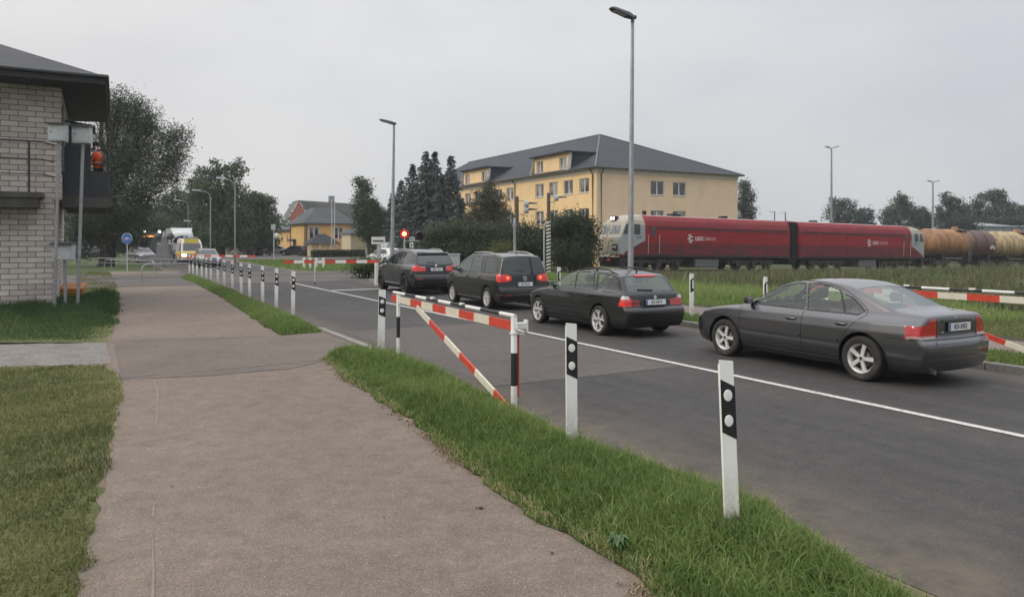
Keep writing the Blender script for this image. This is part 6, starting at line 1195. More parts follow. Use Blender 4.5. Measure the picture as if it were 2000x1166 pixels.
# big yellow block: local x along the right face (n), y along the long face (u direction)
y0 = PT(1165, 472, 80); y0.z = 0; h = thing('office_block', 'long ochre three storey block with dark hipped roof and dormers', 'building', y0, ROADROT); ZE, LL, WW = 10.05, 56.0, 21.0
hl = []
for s in (2.34, 5.48, 8.62, 11.76, 19.1, 22.25, 25.4, 28.5, 31.6, 34.8): hl += [(s - .95, s + .95, 7.45, 9.02), (s - .95, s + .95, 4.12, 5.70), (s - .95, s + .95, 1.0, 2.5)]
facade((0, 0, 0), (0, 1, 0), LL, -2.5, ZE - .55, hl, PLAST, h, hand=-1)
hr = [(s - .98, s + .98, a, c) for s in (8.47, 11.75) for a, c in ((7.30, 8.88), (4.0, 5.55), (.8, 2.3))]
facade((0, 0, 0), (1, 0, 0), WW, -2.5, ZE - .55, hr, PLAST_SHADE, h, hand=1)
b = MB(); b.quad((WW, 0, -2.5), (WW, LL, -2.5), (WW, LL, ZE), (WW, 0, ZE)); b.quad((0, LL, -2.5), (WW, LL, -2.5), (WW, LL, ZE), (0, LL, ZE)); b.build('wall', [PLAST_SHADE], h)
b = MB(); b.box((WW / 2, LL / 2, ZE - .33), (WW + .16, LL + .16, .44), 0); b.build('cornice', [CREAMW], h)
b = MB(); o_ = .55; E = [(-o_, -o_), (WW + o_, -o_), (WW + o_, LL + o_), (-o_, LL + o_)]; z0, z1 = ZE, 16.0; b.add([(x, y, z0) for x, y in E] + [(10.5, 13.8, z1), (10.5, 53.0, z1)], [(0, 1, 4), (1, 2, 5, 4), (2, 3, 5), (3, 0, 4, 5)], 0)
b.add([(x, y, z0 - .004) for x, y in E] + [(x, y, z0 - .11) for x, y in E], [(0, 4, 5, 1), (1, 5, 6, 2), (2, 6, 7, 3), (3, 7, 4, 0), (4, 7, 6, 5)], 1); roof = b.build('roof', [TILE, CREAMW], h)
b = MB()
for p0, p1 in (((-o_, -o_, z0), (10.5, 13.8, z1)), ((WW + o_, -o_, z0), (10.5, 13.8, z1)), ((10.5, 13.8, z1), (10.5, 53, z1))): b.tube([Vector(p0) + Vector((0, 0, .03)), Vector(p1) + Vector((0, 0, .05))], .09, 6)
b.build('ridge_caps', [pm('ridge_metal', (.12, .125, .14), .45, .2)], roof)
b = MB(); b.tube([(-o_ - .07, LL, z0 - .02), (-o_ - .07, -o_ - .07, z0 - .02), (WW + o_, -o_ - .07, z0 - .02)], .085, 8); b.build('gutter', [DGREY], h)
for (x, y) in ((-.14, .55), (-.14, 17.6), (.55, -.14)): 
    b = MB(); b.tube([(x - (.42 if x < 0 else 0), y - (.42 if y < 0 else 0), z0 - .1), (x, y, z0 - .75), (x, y, -.5)], .075, 8); b.build('downpipe', [DGREY], h)
for s0, s1 in ((5.3, 12.9), (25.2, 33.0)):
    zt = 12.2; yb = 10.5 * (zt - ZE) / (z1 - ZE) + .3; b = MB()
    hd = [(.5, 2.0, .55, 1.95), (s1 - s0 - 2.0, s1 - s0 - .5, .55, 1.95)]
    facade((-.02, s0, ZE - .35), (0, 1, 0), s1 - s0, 0, zt - ZE + .35, [(a, c, d_ + .1, e_ + .1) for a, c, d_, e_ in hd], PLAST, h, nm='dormer_wall', hand=-1)
    for s in (s0, s1):
        b = MB(); b.add([(-.02, s, ZE), (-.02, s, zt), (yb + .4, s, zt), (-.65, s + (-.12 if s == s0 else .12), ZE), (-.55, s + (-.10 if s == s0 else .10), ZE)], [(0, 1, 2)], 0); b.build('dormer_cheek', [TILE], h)
    b = MB()
    b.add([(-.6, s0 - .35, zt), (-.6, s1 + .35, zt), (yb + .1, s1 + .2, zt + .1), (yb + .1, s0 - .2, zt + .1), (-.6, s0 - .35, zt + .16), (-.6, s1 + .35, zt + .16), (yb + .1, s1 + .2, zt + .22), (yb + .1, s0 - .2, zt + .22)], [(0, 3, 2, 1), (4, 5, 6, 7), (0, 1, 5, 4), (1, 2, 6, 5), (2, 3, 7, 6), (3, 0, 4, 7)]); b.build('dormer_roof', [TILE], h)
    for s, e in ((s0, -.30), (s1, .30)): b = MB(); b.add([(-.05, s, zt + .02), (-.05, s + e * .2, zt + .02), (-.55, s + e, ZE + .05), (-.55, s + e * .7, ZE + .05)], [(0, 1, 2, 3)]); b.add([(-.06, s, zt), (.4, s + e * .1, zt), (.0, s + e * .9, ZE + .12), (-.54, s + e, ZE + .05)], [(0, 1, 2, 3)]); b.build('dormer_fin', [CREAMW], h)
# orange house left of centre
o0 = PT(597, 472, 112); o0.z = 0; h = thing('orange_house', 'orange plaster house with blue grey hipped roof and white framed windows', 'building', o0, ROADROT); ZE = 4.85
facade((0, 0, 0), (1, 0, 0), 7.6, -.5, ZE, [(.55, 2.0, 2.45, 4.20), (4.35, 5.75, 2.45, 4.20)], PLASTO, h, hand=1)
for s0, s1 in (): pass
facade((0, 0, 0), (0, 1, 0), 9.5, -.5, ZE, [], PLASTO, h, hand=-1)
facade((.4, 9.5, 0), (0, 1, 0), 12.5, -.5, 3.9, [(1.5, 2.4, 1.9, 3.0), (4, 4.9, 1.9, 3.0), (8, 8.9, 1.9, 3.0)], PLASTO, h, hand=-1)
b = MB(); b.quad((7.6, 0, -.5), (7.6, 9.5, -.5), (7.6, 9.5, ZE), (7.6, 0, ZE)); b.quad((0, 9.5, -.5), (7.6, 9.5, -.5), (7.6, 9.5, ZE), (0, 9.5, ZE)); b.build('wall', [PLASTO], h)
b = MB(); e = .5; E = [(-e, -e), (7.6 + e, -e), (7.6 + e, 10), (-e, 10)]; b.add([(x, y, ZE) for x, y in E] + [(2.3, 3.2, 7.35), (5.0, 3.2, 7.35), (5.0, 7, 7.35), (2.3, 7, 7.35)] + [(x, y, ZE - .16) for x, y in E], [(0, 1, 5, 4), (1, 2, 6, 5), (2, 3, 7, 6), (3, 0, 4, 7), (4, 5, 6, 7), (0, 8, 9, 1), (1, 9, 10, 2), (2, 10, 11, 3), (3, 11, 8, 0), (8, 11, 10, 9)]); b.build('roof', [TILEB], h)
b = MB(); b.add([(-.2, 9.6, 3.9), (-.2, 22.4, 3.9), (6, 22.4, 5.4), (6, 9.6, 5.4), (-.2, 9.6, 4.05), (-.2, 22.4, 4.05), (6, 22.4, 5.6), (6, 9.6, 5.6)], [(0, 3, 2, 1), (4, 5, 6, 7), (0, 1, 5, 4), (1, 2, 6, 5), (2, 3, 7, 6), (3, 0, 4, 7)]); b.build('roof', [TILEB], h)
for x, y in ((-.1, .1), (-.1, 9.6), (.1, -.1)): b = MB(); b.tube([(x, y, -.3), (x, y, ZE - .1)], .07, 6); b.build('downpipe', [DGREY], h)
b = MB(); b.box((-.5, 6.9, 2.25), (1.0, 1.8, .35), 0, None, .03); b.box((-.12, 6.9, 1.0), (.1, 1.3, 2.1), 0); b.build('door_canopy', [DGREY], h)
for s0, s1 in ((.55, 2.0), (4.35, 5.75)):
    b = MB(); b.box(((s0 + s1) / 2, -.02, 4.28), (s1 - s0 + .3, .05, .13), 0); b.box((s0 - .1, -.02, 3.3), (.13, .05, 1.85), 0); b.box((s1 + .1, -.02, 3.3), (.13, .05, 1.85), 0); b.build('window_surround', [CREAMW], h)
# porch pavilion in front of it
o1 = PT(634, 472, 103); o1.z = 0; h = thing('entrance_pavilion', 'low ochre porch with grey hipped roof before the orange house', 'building', o1, ROADROT); b = MB(); b.box((0, 1.5, .9), (3.4, 2.6, 2.4), 0); b.build('wall', [PLAST], h)
b = MB(); b.add([(-2.3, -.3, 1.72), (2.3, -.3, 1.72), (2.3, 3.3, 1.72), (-2.3, 3.3, 1.72), (-.5, 1.4, 3.1), (.5, 1.4, 3.1)], [(0, 1, 5, 4), (1, 2, 5), (2, 3, 4, 5), (3, 0, 4), (0, 3, 2, 1)]); b.build('roof', [TILE], h)
for x in (-2.0, -.7, .7, 2.0): b = MB(); b.box((x, -.05, .7), (.22, .22, 2.04), 0); b.build('pillar', [CREAMW], h)
o1 = PT(690, 472, 106); o1.z = 0; h = thing('garden_wall', 'low pale yellow wall running right of the porch', 'wall', o1, ROADROT); b = MB(); b.box((0, 0, .45), (7.5, .25, 1.1), 0); b.build('wall', [PLAST], h); b = MB(); b.box((0, 0, 1.03), (7.7, .35, .08), 0); b.build('coping', [CREAMW], h)
o1 = PT(724, 472, 101); o1.z = 0; h = thing('gate_lodge', 'small cream lodge half hidden by the birch', 'building', o1, ROADROT); b = MB(); b.box((0, 2, 1.4), (5.6, 4, 3.4), 0); b.build('wall', [pm('cream_plaster', (.56, .48, .32), .9)], h); b = MB(); b.add([(-3.1, -.4, 3.1), (3.1, -.4, 3.1), (3.1, 4.4, 3.1), (-3.1, 4.4, 3.1), (-1.4, 2, 4.3), (1.4, 2, 4.3)], [(0, 1, 5, 4), (1, 2, 5), (2, 3, 4, 5), (3, 0, 4), (0, 3, 2, 1)]); b.build('roof', [TILEB], h)
# red gabled house far behind
o0 = PT(566, 472, 165); o0.z = 0; h = thing('red_gabled_house', 'long grey house with red gable end behind the orange house', 'building', o0, ROADROT); REDW = pm('red_boards', (.42, .135, .085), .8, var=.15, scale=2); GW = pm('grey_render', (.26, .27, .28), .9, var=.15, scale=.4)
gz = 7.5; rz = 11.2; b = MB(); b.add([(0, 0, -1), (0, -5.5, -1), (0, -5.5, gz), (0, -2.2, rz), (0, 4.5, gz - .6), (0, 4.5, -1)], [(0, 1, 2, 3, 4, 5)]); b = MB(); 
dz = Vector((-.25, .0, 0))
b.add([(0, 0, -1), (4.0, 0, -1), (4.0, 0, gz + .1), (2.0, 0, rz), (0, 0, gz)], [(0, 1, 2, 3, 4)]); b.build('gable_wall', [REDW], h)
b = MB(); b.box((10.5, .6, 3.4), (13, 1.0, 8.6), 0); b.build('wall', [GW], h); b = MB(); b.add([(2.0, -.15, rz + .05), (4.3, -.25, gz), (18, -.25, gz - .3), (18, .5, rz - .5), (2.0, 6, rz + .05), (18, 6, rz - .5)], [(0, 1, 2, 3), (0, 3, 5, 4)]); b.add([(2.0, -.2, rz + .08), (-.4, -.2, gz - .1), (-.4, 6, gz - .1), (2.0, 6, rz + .08)], [(0, 1, 2, 3)]); rf = b.build('roof', [pm('old_slate', (.12, .12, .115), .8, var=.25, scale=.8)], h)
b = MB(); b.box((9.6, 1, rz + .3), (1.2, 1.0, 2.0), 0); b.build('chimney', [GW], rf)
for x in (5.5, 8.2, 11.5, 14): b = MB(); b.box((x, .08, 6.0), (1.0, .06, 1.1), 0); w_ = b.build('window', [FRAME], h); c_ = MB(); c_.box((x, .03, 6.0), (.8, .04, .9), 0); c_.build('pane', [PANE], w_)
# flagpoles
for px, lab in ((648, 'left white flagpole of the pair before the orange house'), (653.5, 'right white flagpole of the pair before the orange house')):
    q = PT(px, 472, 100); q.z = 0; t = thing('flagpole', lab, 'flagpole', q, 0, 'white flagpoles'); b = MB(); b.tube([(0, 0, 0), (0, 0, 7.55)], [.05, .035], 8); b.build('pole', [WHT], t); b = MB(); b.lathe([(0, .1), (.07, .05), (.07, -.02), (0, -.06)], 8, 0, (0, 0, 7.6)); b.build('finial', [WHT], t)
# far right: long grey shed, masts and catenary posts
q = PT(1955, 472, 150); q.z = -1; h = thing('grey_shed', 'long low grey shed behind the tank wagons at the right edge', 'building', q, ROADROT); b = MB(); b.box((4, 4, 2.8), (26, 8, 6.4), 0); b.build('wall', [pm('shed_grey', (.27, .29, .31), .8, var=.1)], h); b = MB(); b.add([(-9.4, -.4, 6.0), (17.4, -.4, 6.0), (17.4, 8.4, 7.2), (-9.4, 8.4, 7.2), (-9.4, -.4, 6.2), (17.4, -.4, 6.2), (17.4, 8.4, 7.4), (-9.4, 8.4, 7.4)], [(0, 3, 2, 1), (4, 5, 6, 7), (0, 1, 5, 4), (1, 2, 6, 5), (2, 3, 7, 6), (3, 0, 4, 7)]); b.build('roof', [pm('shed_roof', (.33, .35, .37), .7)], h)
def mast(label, px, py, Y, heads):
    q = PT(px, py, Y); z = q.z; t = thing('light_mast', label, 'light mast', (q.x, q.y, 0), 0, 'railway yard light masts'); b = MB(); b.tube([(0, 0, -2), (0, 0, z)], [.22, .11], 12); b.build('mast', [GALV], t)
    for s in heads: b = MB(); b.tube([(0, 0, z), (s * .35, 0, z + .08)], .05, 6); b.box((s * .62, -.1, z + .18), (.75, .45, .20), 0, Matrix.Rotation(s * -.28, 3, 'Y'), .03); b.build('floodlight', [LGREY], t)
mast('taller yard light mast with twin floodlights behind the second locomotive', 1624, 290, 110, (-1, 1)); mast('shorter yard light mast with twin floodlights above the tank wagons', 1822, 356, 125, (-1, 1))
for px, py in ((1513, 414), (1534, 415)):
    q = PT(px, py, 130); t = thing('wire_post', 'thin dark post rising behind the locomotive roof', 'post', (q.x, q.y, 0), 0, 'thin posts behind the locomotive'); b = MB(); b.tube([(0, 0, -2), (0, 0, q.z)], .09, 6); b.build('post', [DGREY], t); b = MB(); b.tube([(-.9, 0, q.z), (.1, 0, q.z)], .04, 6); b.build('arm', [DGREY], t)
# ------------------------------------------------------------------ freight train
def weather_red():
    m = bpy.data.materials.new('weathered_red_paint'); nt, b, out = nodes_of(m); tc = N(nt, 'TexCoord'); sp = N(nt, 'SeparateXYZ'); nt.links.new(tc.outputs['Object'], sp.inputs[0])
    nz = noise(nt, 1.3, 7, .7, stretch=(.35, 1, 1.6)); base = ramp(nt, nz.outputs[0], [(.3, (.22, .009, .014)), (.7, (.38, .016, .024))]).outputs[0]
    mr = N(nt, 'MapRange'); mr.inputs['From Min'].default_value = 1.0; mr.inputs['From Max'].default_value = 4.5; nt.links.new(sp.outputs[2], mr.inputs[0])
    grime = ramp(nt, mr.outputs[0], [(0, 1.0), (.31, .95), (.37, .25), (.60, .20), (.645, .85), (.71, .6), (1, .35)]).outputs[0]
    n2 = noise(nt, 2.0, 8, .75, stretch=(.5, 1, .9)); mu = N(nt, 'Math', operation='MULTIPLY'); nt.links.new(grime, mu.inputs[0]); nt.links.new(ramp(nt, n2.outputs[0], [(.30, .35), (.68, 1.1)]).outputs[0], mu.inputs[1])
    nt.links.new(mixc(nt, mu.outputs[0], base, (.058, .024, .027)), b.inputs['Base Color']); b.inputs['Roughness'].default_value = .55; b.inputs['Specular IOR Level'].default_value = .3; return m
TRED = weather_red(); TWH = pm('loco_white_paint', (.36, .33, .265), .5, var=.12, scale=1.2, dirt=(.26, .22, .16), dscale=1.4, dlo=.52, dhi=.8); TDK = pm('underframe_grime', (.030, .028, .027), .9, var=.4, scale=4); TGR = pm('loco_grey_paint', (.30, .325, .325), .5, var=.1, dirt=(.20, .19, .17), dscale=1.5, dlo=.55, dhi=.85)
STEELD = pm('dirty_steel', (.07, .062, .055), .6, .3, var=.3, scale=6); ROOFG = pm('train_roof_dust', (.34, .30, .29), .8, var=.2, scale=1.5)
def bogie(par, x, n, M, sp=1.85):
    o = thing('bogie', None, None); o.parent = par; o.location = (x, 0, 0); b = MB(); L = sp * (n - 1)
    for s in (1, -1):
        b.box((0, s * 1.06, .72), (L + 1.3, .14, .26), 0, None, .03)
        for k in range(n): xx = -L / 2 + k * sp; b.box((xx, s * 1.08, .50), (.42, .22, .34), 0, None, .03); b.box((xx, s * 1.1, .86), (.7, .1, .12), 0)
        for k in range(n - 1): b.tube([(-L / 2 + sp * (k + .5), s * 1.1, .42), (-L / 2 + sp * (k + .5), s * 1.1, .82)], .11, 8)
    b.build('bogie_frame', [STEELD], o)
    for k in range(n):
        w_ = MB(); xx = -L / 2 + k * sp
        for s in (1, -1): w_.lathe([(0, -.06), (.2, -.06), (.44, -.03), (.50, -.06), (.53, -.06), (.50, .07), (.0, .06)], 22, 0, (xx, s * .80, .50), 'Y')
        w_.tube([(xx, -.8, .5), (xx, .8, .5)], .09, 8); w_.build('wheelset', [TDK], o)
    return o
def loco(label):
    side = [(9.15, 1.02), (9.40, 1.15), (9.45, 1.6), (9.43, 2.5), (9.33, 2.72), (9.02, 3.55), (8.72, 3.95), (8.2, 4.24), (7.4, 4.36), (6.5, 4.38), (0, 4.38), (-8.9, 4.38), (-9.40, 4.33), (-9.45, 4.1), (-9.45, 1.2), (-9.40, 1.02), (-4, 1.0), (0, 1.0), (4, 1.0)]
    W = [(.9, 1.46), (1.1, 1.50), (3.3, 1.50), (3.55, 1.47), (3.9, 1.34), (4.2, 1.10), (4.4, .85)]
    plan = [(-9.6, .97), (-9.2, 1), (8.3, 1), (8.9, .97), (9.3, .90), (9.5, .84)]
    sh = Shell(side, W, plan, None, belt=9, crown=.10, kend=.10, k=.12, a=8.2, zc=2.4, smooth=4, endw=.85)
    M = dict(red=TRED, white=TWH, grey=TGR, glass=pm('loco_window', (.012, .014, .018), .08, spec=.8), wind=pm('loco_windscreen', (.16, .17, .17), .06, var=.2, spec=.8), black=TDK, roof=ROOFG)
    root = thing('locomotive', label, 'locomotive', group='coupled diesel locomotive units')
    cabs = [(9.7, .9), (9.7, 4.6), (6.95, 4.6), (6.95, 2.30), (7.2, 2.24), (9.0, 1.36), (9.15, 1.28), (9.7, 1.28)]
    regs = [dict(n='roof_panel', m='roof', p='top', poly=[(-9.3, -.92), (-9.3, .92), (6.9, .92), (6.9, -.92)]), dict(n='cab', m='white', p='front', poly=[(-1.6, 1.26), (-1.6, 4.6), (1.6, 4.6), (1.6, 1.26)]), dict(n='cab_side', m='grey', p='side', y=2, poly=cabs), dict(n='cab', m='white', p='top', poly=[(6.95, -1.6), (6.95, 1.6), (9.7, 1.6), (9.7, -1.6)]),
            dict(n='side_window', m='glass', p='side', y=2, poly=[(9.04, 2.80), (8.74, 3.58), (8.30, 3.60), (8.26, 2.78)]), dict(n='side_window', m='glass', p='side', y=2, poly=[(8.02, 2.78), (8.02, 3.58), (7.42, 3.58), (7.42, 2.78)]),
            dict(n='windscreen', m='wind', p='front', poly=[(.10, 2.80), (.10, 3.52), (1.12, 3.46), (1.22, 2.80)]), dict(n='windscreen', m='wind', p='front', poly=[(-.10, 2.80), (-.10, 3.52), (-1.12, 3.46), (-1.22, 2.80)]),
            dict(n='cab_door', m='red', p='side', y=2, poly=[(6.55, 1.12), (6.55, 3.72), (5.70, 3.72), (5.70, 1.12)])]
    build_shell(sh, root, .075, regs, M, 'body', 'red')
    for s in (1, -1):
        for x, z0, z1, w_ in ((6.58, 1.12, 3.72, .03), (5.67, 1.12, 3.72, .03), (3.4, 1.2, 4.2, .025), (.2, 1.2, 4.2, .025), (-3.0, 1.2, 4.2, .025), (-6.2, 1.2, 4.2, .025)): ribbon(sh, 'panel_joint', TDK, 'side', [(x, z0), (x, z1)], w_, .006, s, root, .3)
        ribbon(sh, 'body_rail', TDK, 'side', [(5.6, 3.36), (-9.3, 3.36)], .07, .03, s, root, .5); ribbon(sh, 'door_window', M['glass'], 'side', [(6.12, 2.62), (6.12, 3.42)], .36, .008, s, root, .2); ribbon(sh, 'sill_beam', TDK, 'side', [(8.9, 1.16), (-9.3, 1.16)], .16, .03, s, root, .5)
        for x in (6.68, 5.58): b = MB(); b.tube([(x, s * 1.56, 1.3), (x, s * 1.58, 2.8)], .025, 6); b.build('grab_rail', [pm('grab_yellow', (.55, .42, .28), .5)], root)
        b = MB(); b.box((6.12, s * 1.40, .62), (.9, .18, .05), 0); b.box((6.12, s * 1.40, .30), (.9, .18, .05), 0)
        for x in (5.7, 6.54): b.tube([(x, s * 1.42, 1.05), (x, s * 1.42, .25)], .025, 6)
        b.build('steps', [TDK], root)
        rot = frame3((-s, 0, 0), (0, 0, 1)); y = s * 1.505
        text_mesh('logo_text', 'LDZ', .40, WHT, root, (1.45 - s * .05 if s > 0 else 1.25, y, 2.56), rot, .004, bold=.012, squeeze=1.1); text_mesh('logo_text', 'CARGO', .38, pm('logo_pale', (.62, .42, .42), .5), root, (.28 if s > 0 else 2.45, y, 2.56), rot, .004, squeeze=1.05)
        b = MB(); cx = 2.35 if s > 0 else .30
        for i, (w_, dx) in enumerate(((.30, -.05), (.46, .08), (.34, -.12), (.46, .1), (.28, .02))): b.box((cx - s * dx, y, 2.84 - i * .14), (w_, .012, .085), 0)
        b.build('logo_emblem', [WHT], root); text_mesh('number_text', '0128', .22, BLK, root, (7.55, s * 1.507, 2.56), rot, .004, squeeze=1.2)
    b = MB(); b.box((9.28, 0, 1.17), (.16, 2.5, .14), 0, None, .02); b.build('buffer_beam', [TRED], root)
    b = MB(); b.add([(9.30, -1.3, 1.02), (9.30, 1.3, 1.02), (9.12, 1.35, .28), (9.12, -1.35, .28), (8.6, -1.4, 1.02), (8.6, 1.4, 1.02), (8.7, 1.4, .28), (8.7, -1.4, .28)], [(0, 1, 2, 3), (0, 4, 5, 1), (1, 5, 6, 2), (3, 2, 6, 7), (0, 3, 7, 4)]); b.tube([(9.2, 0, .95), (9.75, 0, .95)], .13, 8); b.build('pilot', [TDK], root)
    b = MB(); b.box((9.44, .10, .82), (.06, .62, .24), 0, None, .01); o = b.build('warning_plate', [pm('plate_red', (.60, .05, .05), .5)], root); text_mesh('plate_text', '0128', .17, WHT, o, (9.476, .10, .82), frame3((0, 1, 0), (0, 0, 1)), .002)
    for y in (.88, -.88):
        p = sh.on('front', np.array([y]), np.array([1.80]))[0]; b = MB(); b.box((p[0] + .0, y, 1.80), (.12, .58, .44), 0, None, .03); o = b.build('headlight_box', [TDK], root)
        for d in (.13, -.13): c_ = MB(); c_.lathe([(.10, .062), (.06, .075), (0, .08)], 14, 0, (p[0], y + d, 1.80), 'X'); c_.build('headlight', [CM['clear']], o)
    b = MB(); b.box((8.78, 0, 4.02), (.36, .62, .34), 0, None, .05); o = b.build('roof_lamp_box', [TDK], root)
    for d in (.15, -.15): c_ = MB(); c_.lathe([(.11, .19), (.07, .205), (0, .21)], 14, 0, (8.78, d, 4.02), 'X'); c_.build('roof_headlight', [pm('loco_headlight_lit', (.9, .9, .85), .2, emit=(1, .97, .9), estr=6)], o)
    b = MB(); b.add([(9.50, -.34, 2.38), (9.50, .34, 2.38), (9.52, .22, 2.38), (9.53, 0, 1.72), (9.52, -.22, 2.38)], [(0, 4, 3), (1, 3, 2)]); b.add([(9.485, .36, 2.40), (9.485, .20, 2.40), (9.492, 0, 1.95), (9.485, -.20, 2.40), (9.485, -.36, 2.40), (9.495, 0, 1.55)], [(0, 1, 2, 5), (2, 3, 4, 5)]); b.build('front_chevron', [pm('chevron_cream', (.55, .47, .33), .5)], root)
    b = MB(); 
    for y in (.9, .2, -.4): b.tube([(9.40, y, 2.80), (9.25, y - .15, 3.35)], .018, 5)
    b.build('wipers', [TDK], root)
    b = MB()
    for y in (.62, -.62): b.lathe([(.07, .0), (.05, .05), (0, .05)], 10, 0, (9.47, y, 2.32), 'X')
    b.build('marker_lamps', [pm('marker_red', (.25, .02, .02), .3)], root)
    for x in (6.0, 3.2, 2.7, -2.5, -5.5): b = MB(); b.box((x, .2, 4.46), (.5, .6, .2) if x < 6 else (.3, .2, .5), 0, None, .03); b.build('roof_vent', [TDK], root)
    b = MB(); b.box((0, 0, .90), (17.6, 2.2, .28), 0); b.build('frame_beam', [TDK], root); b = MB(); b.box((.35, 0, .60), (2.6, 2.7, .72), 0, None, .10); b.build('fuel_tank', [pm('tank_grey', (.12, .125, .13), .7, var=.2)], root)
    b = MB(); b.box((-9.75, 0, 2.35), (.75, 2.5, 3.6), 0, None, .08)
    for k in range(5): b.box((-9.5 - .13 * k, 0, 2.35), (.05, 2.66, 3.76), 0, None, .02)
    b.build('gangway', [pm('rubber_bellows', (.010, .011, .016), .8)], root)
    bogie(root, 5.2, 3, M); bogie(root, -5.2, 3, M); return root
SL = math.atan(.016)
def on_rail(o, v, face):
    """face +1: front towards -v"""
    q = R(46.3, v); z = float(rail_z(v)) - .02; o.location = (q.x, q.y, z)
    ang = ROADROT + (PI if face > 0 else 0.0)
    o.rotation_euler = (Matrix.Rotation(ang, 3, 'Z') @ Matrix.Rotation(-SL * face if face > 0 else SL, 3, 'Y')).to_euler()
L1 = loco('red locomotive unit with white cab front and lit roof lamps'); on_rail(L1, 43.85, 1)
L2 = copy_tree(L1); L2['label'] = 'red locomotive unit coupled behind, its grey cab next to the tank wagon'; on_rail(L2, 63.7, -1)
def tank_mat(name, stops, stain, sx, pos):
    m = bpy.data.materials.new(name); nt, b, out = nodes_of(m); tc = N(nt, 'TexCoord'); sp = N(nt, 'SeparateXYZ'); nt.links.new(tc.outputs['Object'], sp.inputs[0])
    nz = noise(nt, .8, 6, .65); base = ramp(nt, nz.outputs[0], stops).outputs[0]
    n2 = noise(nt, .45, 6, .7, stretch=(1, 1, .5)); ad = N(nt, 'Math', operation='MULTIPLY_ADD'); ad.inputs[1].default_value = sx; nt.links.new(sp.outputs[0], ad.inputs[0]); nt.links.new(n2.outputs[0], ad.inputs[2])
    f = ramp(nt, ad.outputs[0], [(pos - .05, 0.0), (pos + .05, .92)]).outputs[0]; c = mixc(nt, f, base, stain); n3 = noise(nt, 1.5, 8, .8, stretch=(1.2, 1, .45)); c = mixc(nt, ramp(nt, n3.outputs[0], [(.46, 0.0), (.60, .8)]).outputs[0], c, (.13, .055, .03))
    mr = N(nt, 'MapRange'); mr.inputs['From Min'].default_value = 2.4; mr.inputs['From Max'].default_value = 1.2; nt.links.new(sp.outputs[2], mr.inputs[0]); c = mixc(nt, mr.outputs[0], c, (.09, .065, .045)); nt.links.new(c, b.inputs['Base Color']); b.inputs['Roughness'].default_value = .5; return m
def wagon(label, mat, v):
    root = thing('tank_wagon', label, 'tank wagon', group='tank wagons behind the locomotives'); b = MB(); r, L = 1.52, 11.4; zc = 2.72; prof = [(0, -L / 2 - .1)]
    for k in range(1, 7): a = PI / 2 * k / 6; prof.append((r * math.sin(a), -L / 2 + .62 - .72 * math.cos(a)))
    prof += [(r, -.02), (r + .02, -.01), (r + .02, .05), (r, .06)]
    prof += [(p[0], -p[1]) for p in prof[6::-1]]; b.lathe(prof, 48, 0, (0, 0, zc), 'X'); b.build('tank', [mat], root)
    for x in (-3.6, -1.5, 1.5, 3.6): b = MB(); b.tube([(x, (r + .012) * math.cos(a), zc + (r + .012) * math.sin(a)) for a in np.linspace(-.4, PI + .4, 30)], .03, 5); b.build('hoop', [mat], root)
    b = MB(); b.box((0, 0, .98), (12.0, .5, .3), 0); b.box((5.8, 0, 1.0), (.25, 2.7, .3), 0); b.box((-5.8, 0, 1.0), (.25, 2.7, .3), 0)
    for x in (-4.2, 4.2): b.box((x, 0, 1.25), (.7, 2.6, .45), 0, None, .05)
    for x in (6.1, -6.1): b.tube([(x - .3, 0, .95), (x + .3, 0, .95)], .12, 8)
    b.build('frame', [TDK], root); b = MB(); b.lathe([(.34, 0), (.34, .28), (.30, .34), (0, .36)], 20, 0, (0, 0, zc + r - .06)); b.build('dome', [mat], root)
    b = MB()
    for s in (1, -1):
        for x in (-.22, .22):
            b.tube([(x, s * 1.62, .8), (x, s * 1.62, zc + .6), (x, s * 1.1, zc + 1.25), (x, s * .5, zc + r + .1)], .025, 6)
        for k in range(9): b.tube([(-.22, s * 1.62, .95 + k * .3), (.22, s * 1.62, .95 + k * .3)], .018, 5)
    b.build('ladder', [pm('ladder_steel', (.22, .2, .19), .6)], root)
    b = MB()
    for y in (.8, -.8): b.box((0, y, zc + r - .12), (2.0, .5, .05), 0); b.tube([(-1, y * 1.3, zc + r - .1), (-1, y * 1.3, zc + r + .45), (1, y * 1.3, zc + r + .45), (1, y * 1.3, zc + r - .1)], .022, 6)
    b.build('walkway', [TDK], root)
    bogie(root, 4.2, 2, None); bogie(root, -4.2, 2, None); on_rail(root, v, -1); return root
w1 = wagon('tank wagon stained ochre and maroon, next to the locomotive', tank_mat('stained_tank', [(.3, (.22, .10, .045)), (.7, (.37, .20, .075))], (.085, .036, .036), .055, .56), 80.6)
b = MB()
for k in range(3): b.box((4.4 + (k - 1) * .32, -1.56, 2.35 + (.12 if k == 1 else 0)), (.22, .02, .34), 0)
b.build('tank_marking', [WHT], w1)
wagon('cream and orange tank wagon cut by the right photo edge', tank_mat('cream_tank', [(.3, (.36, .26, .13)), (.7, (.52, .41, .22))], (.34, .13, .04), .075, .42), 93.0)
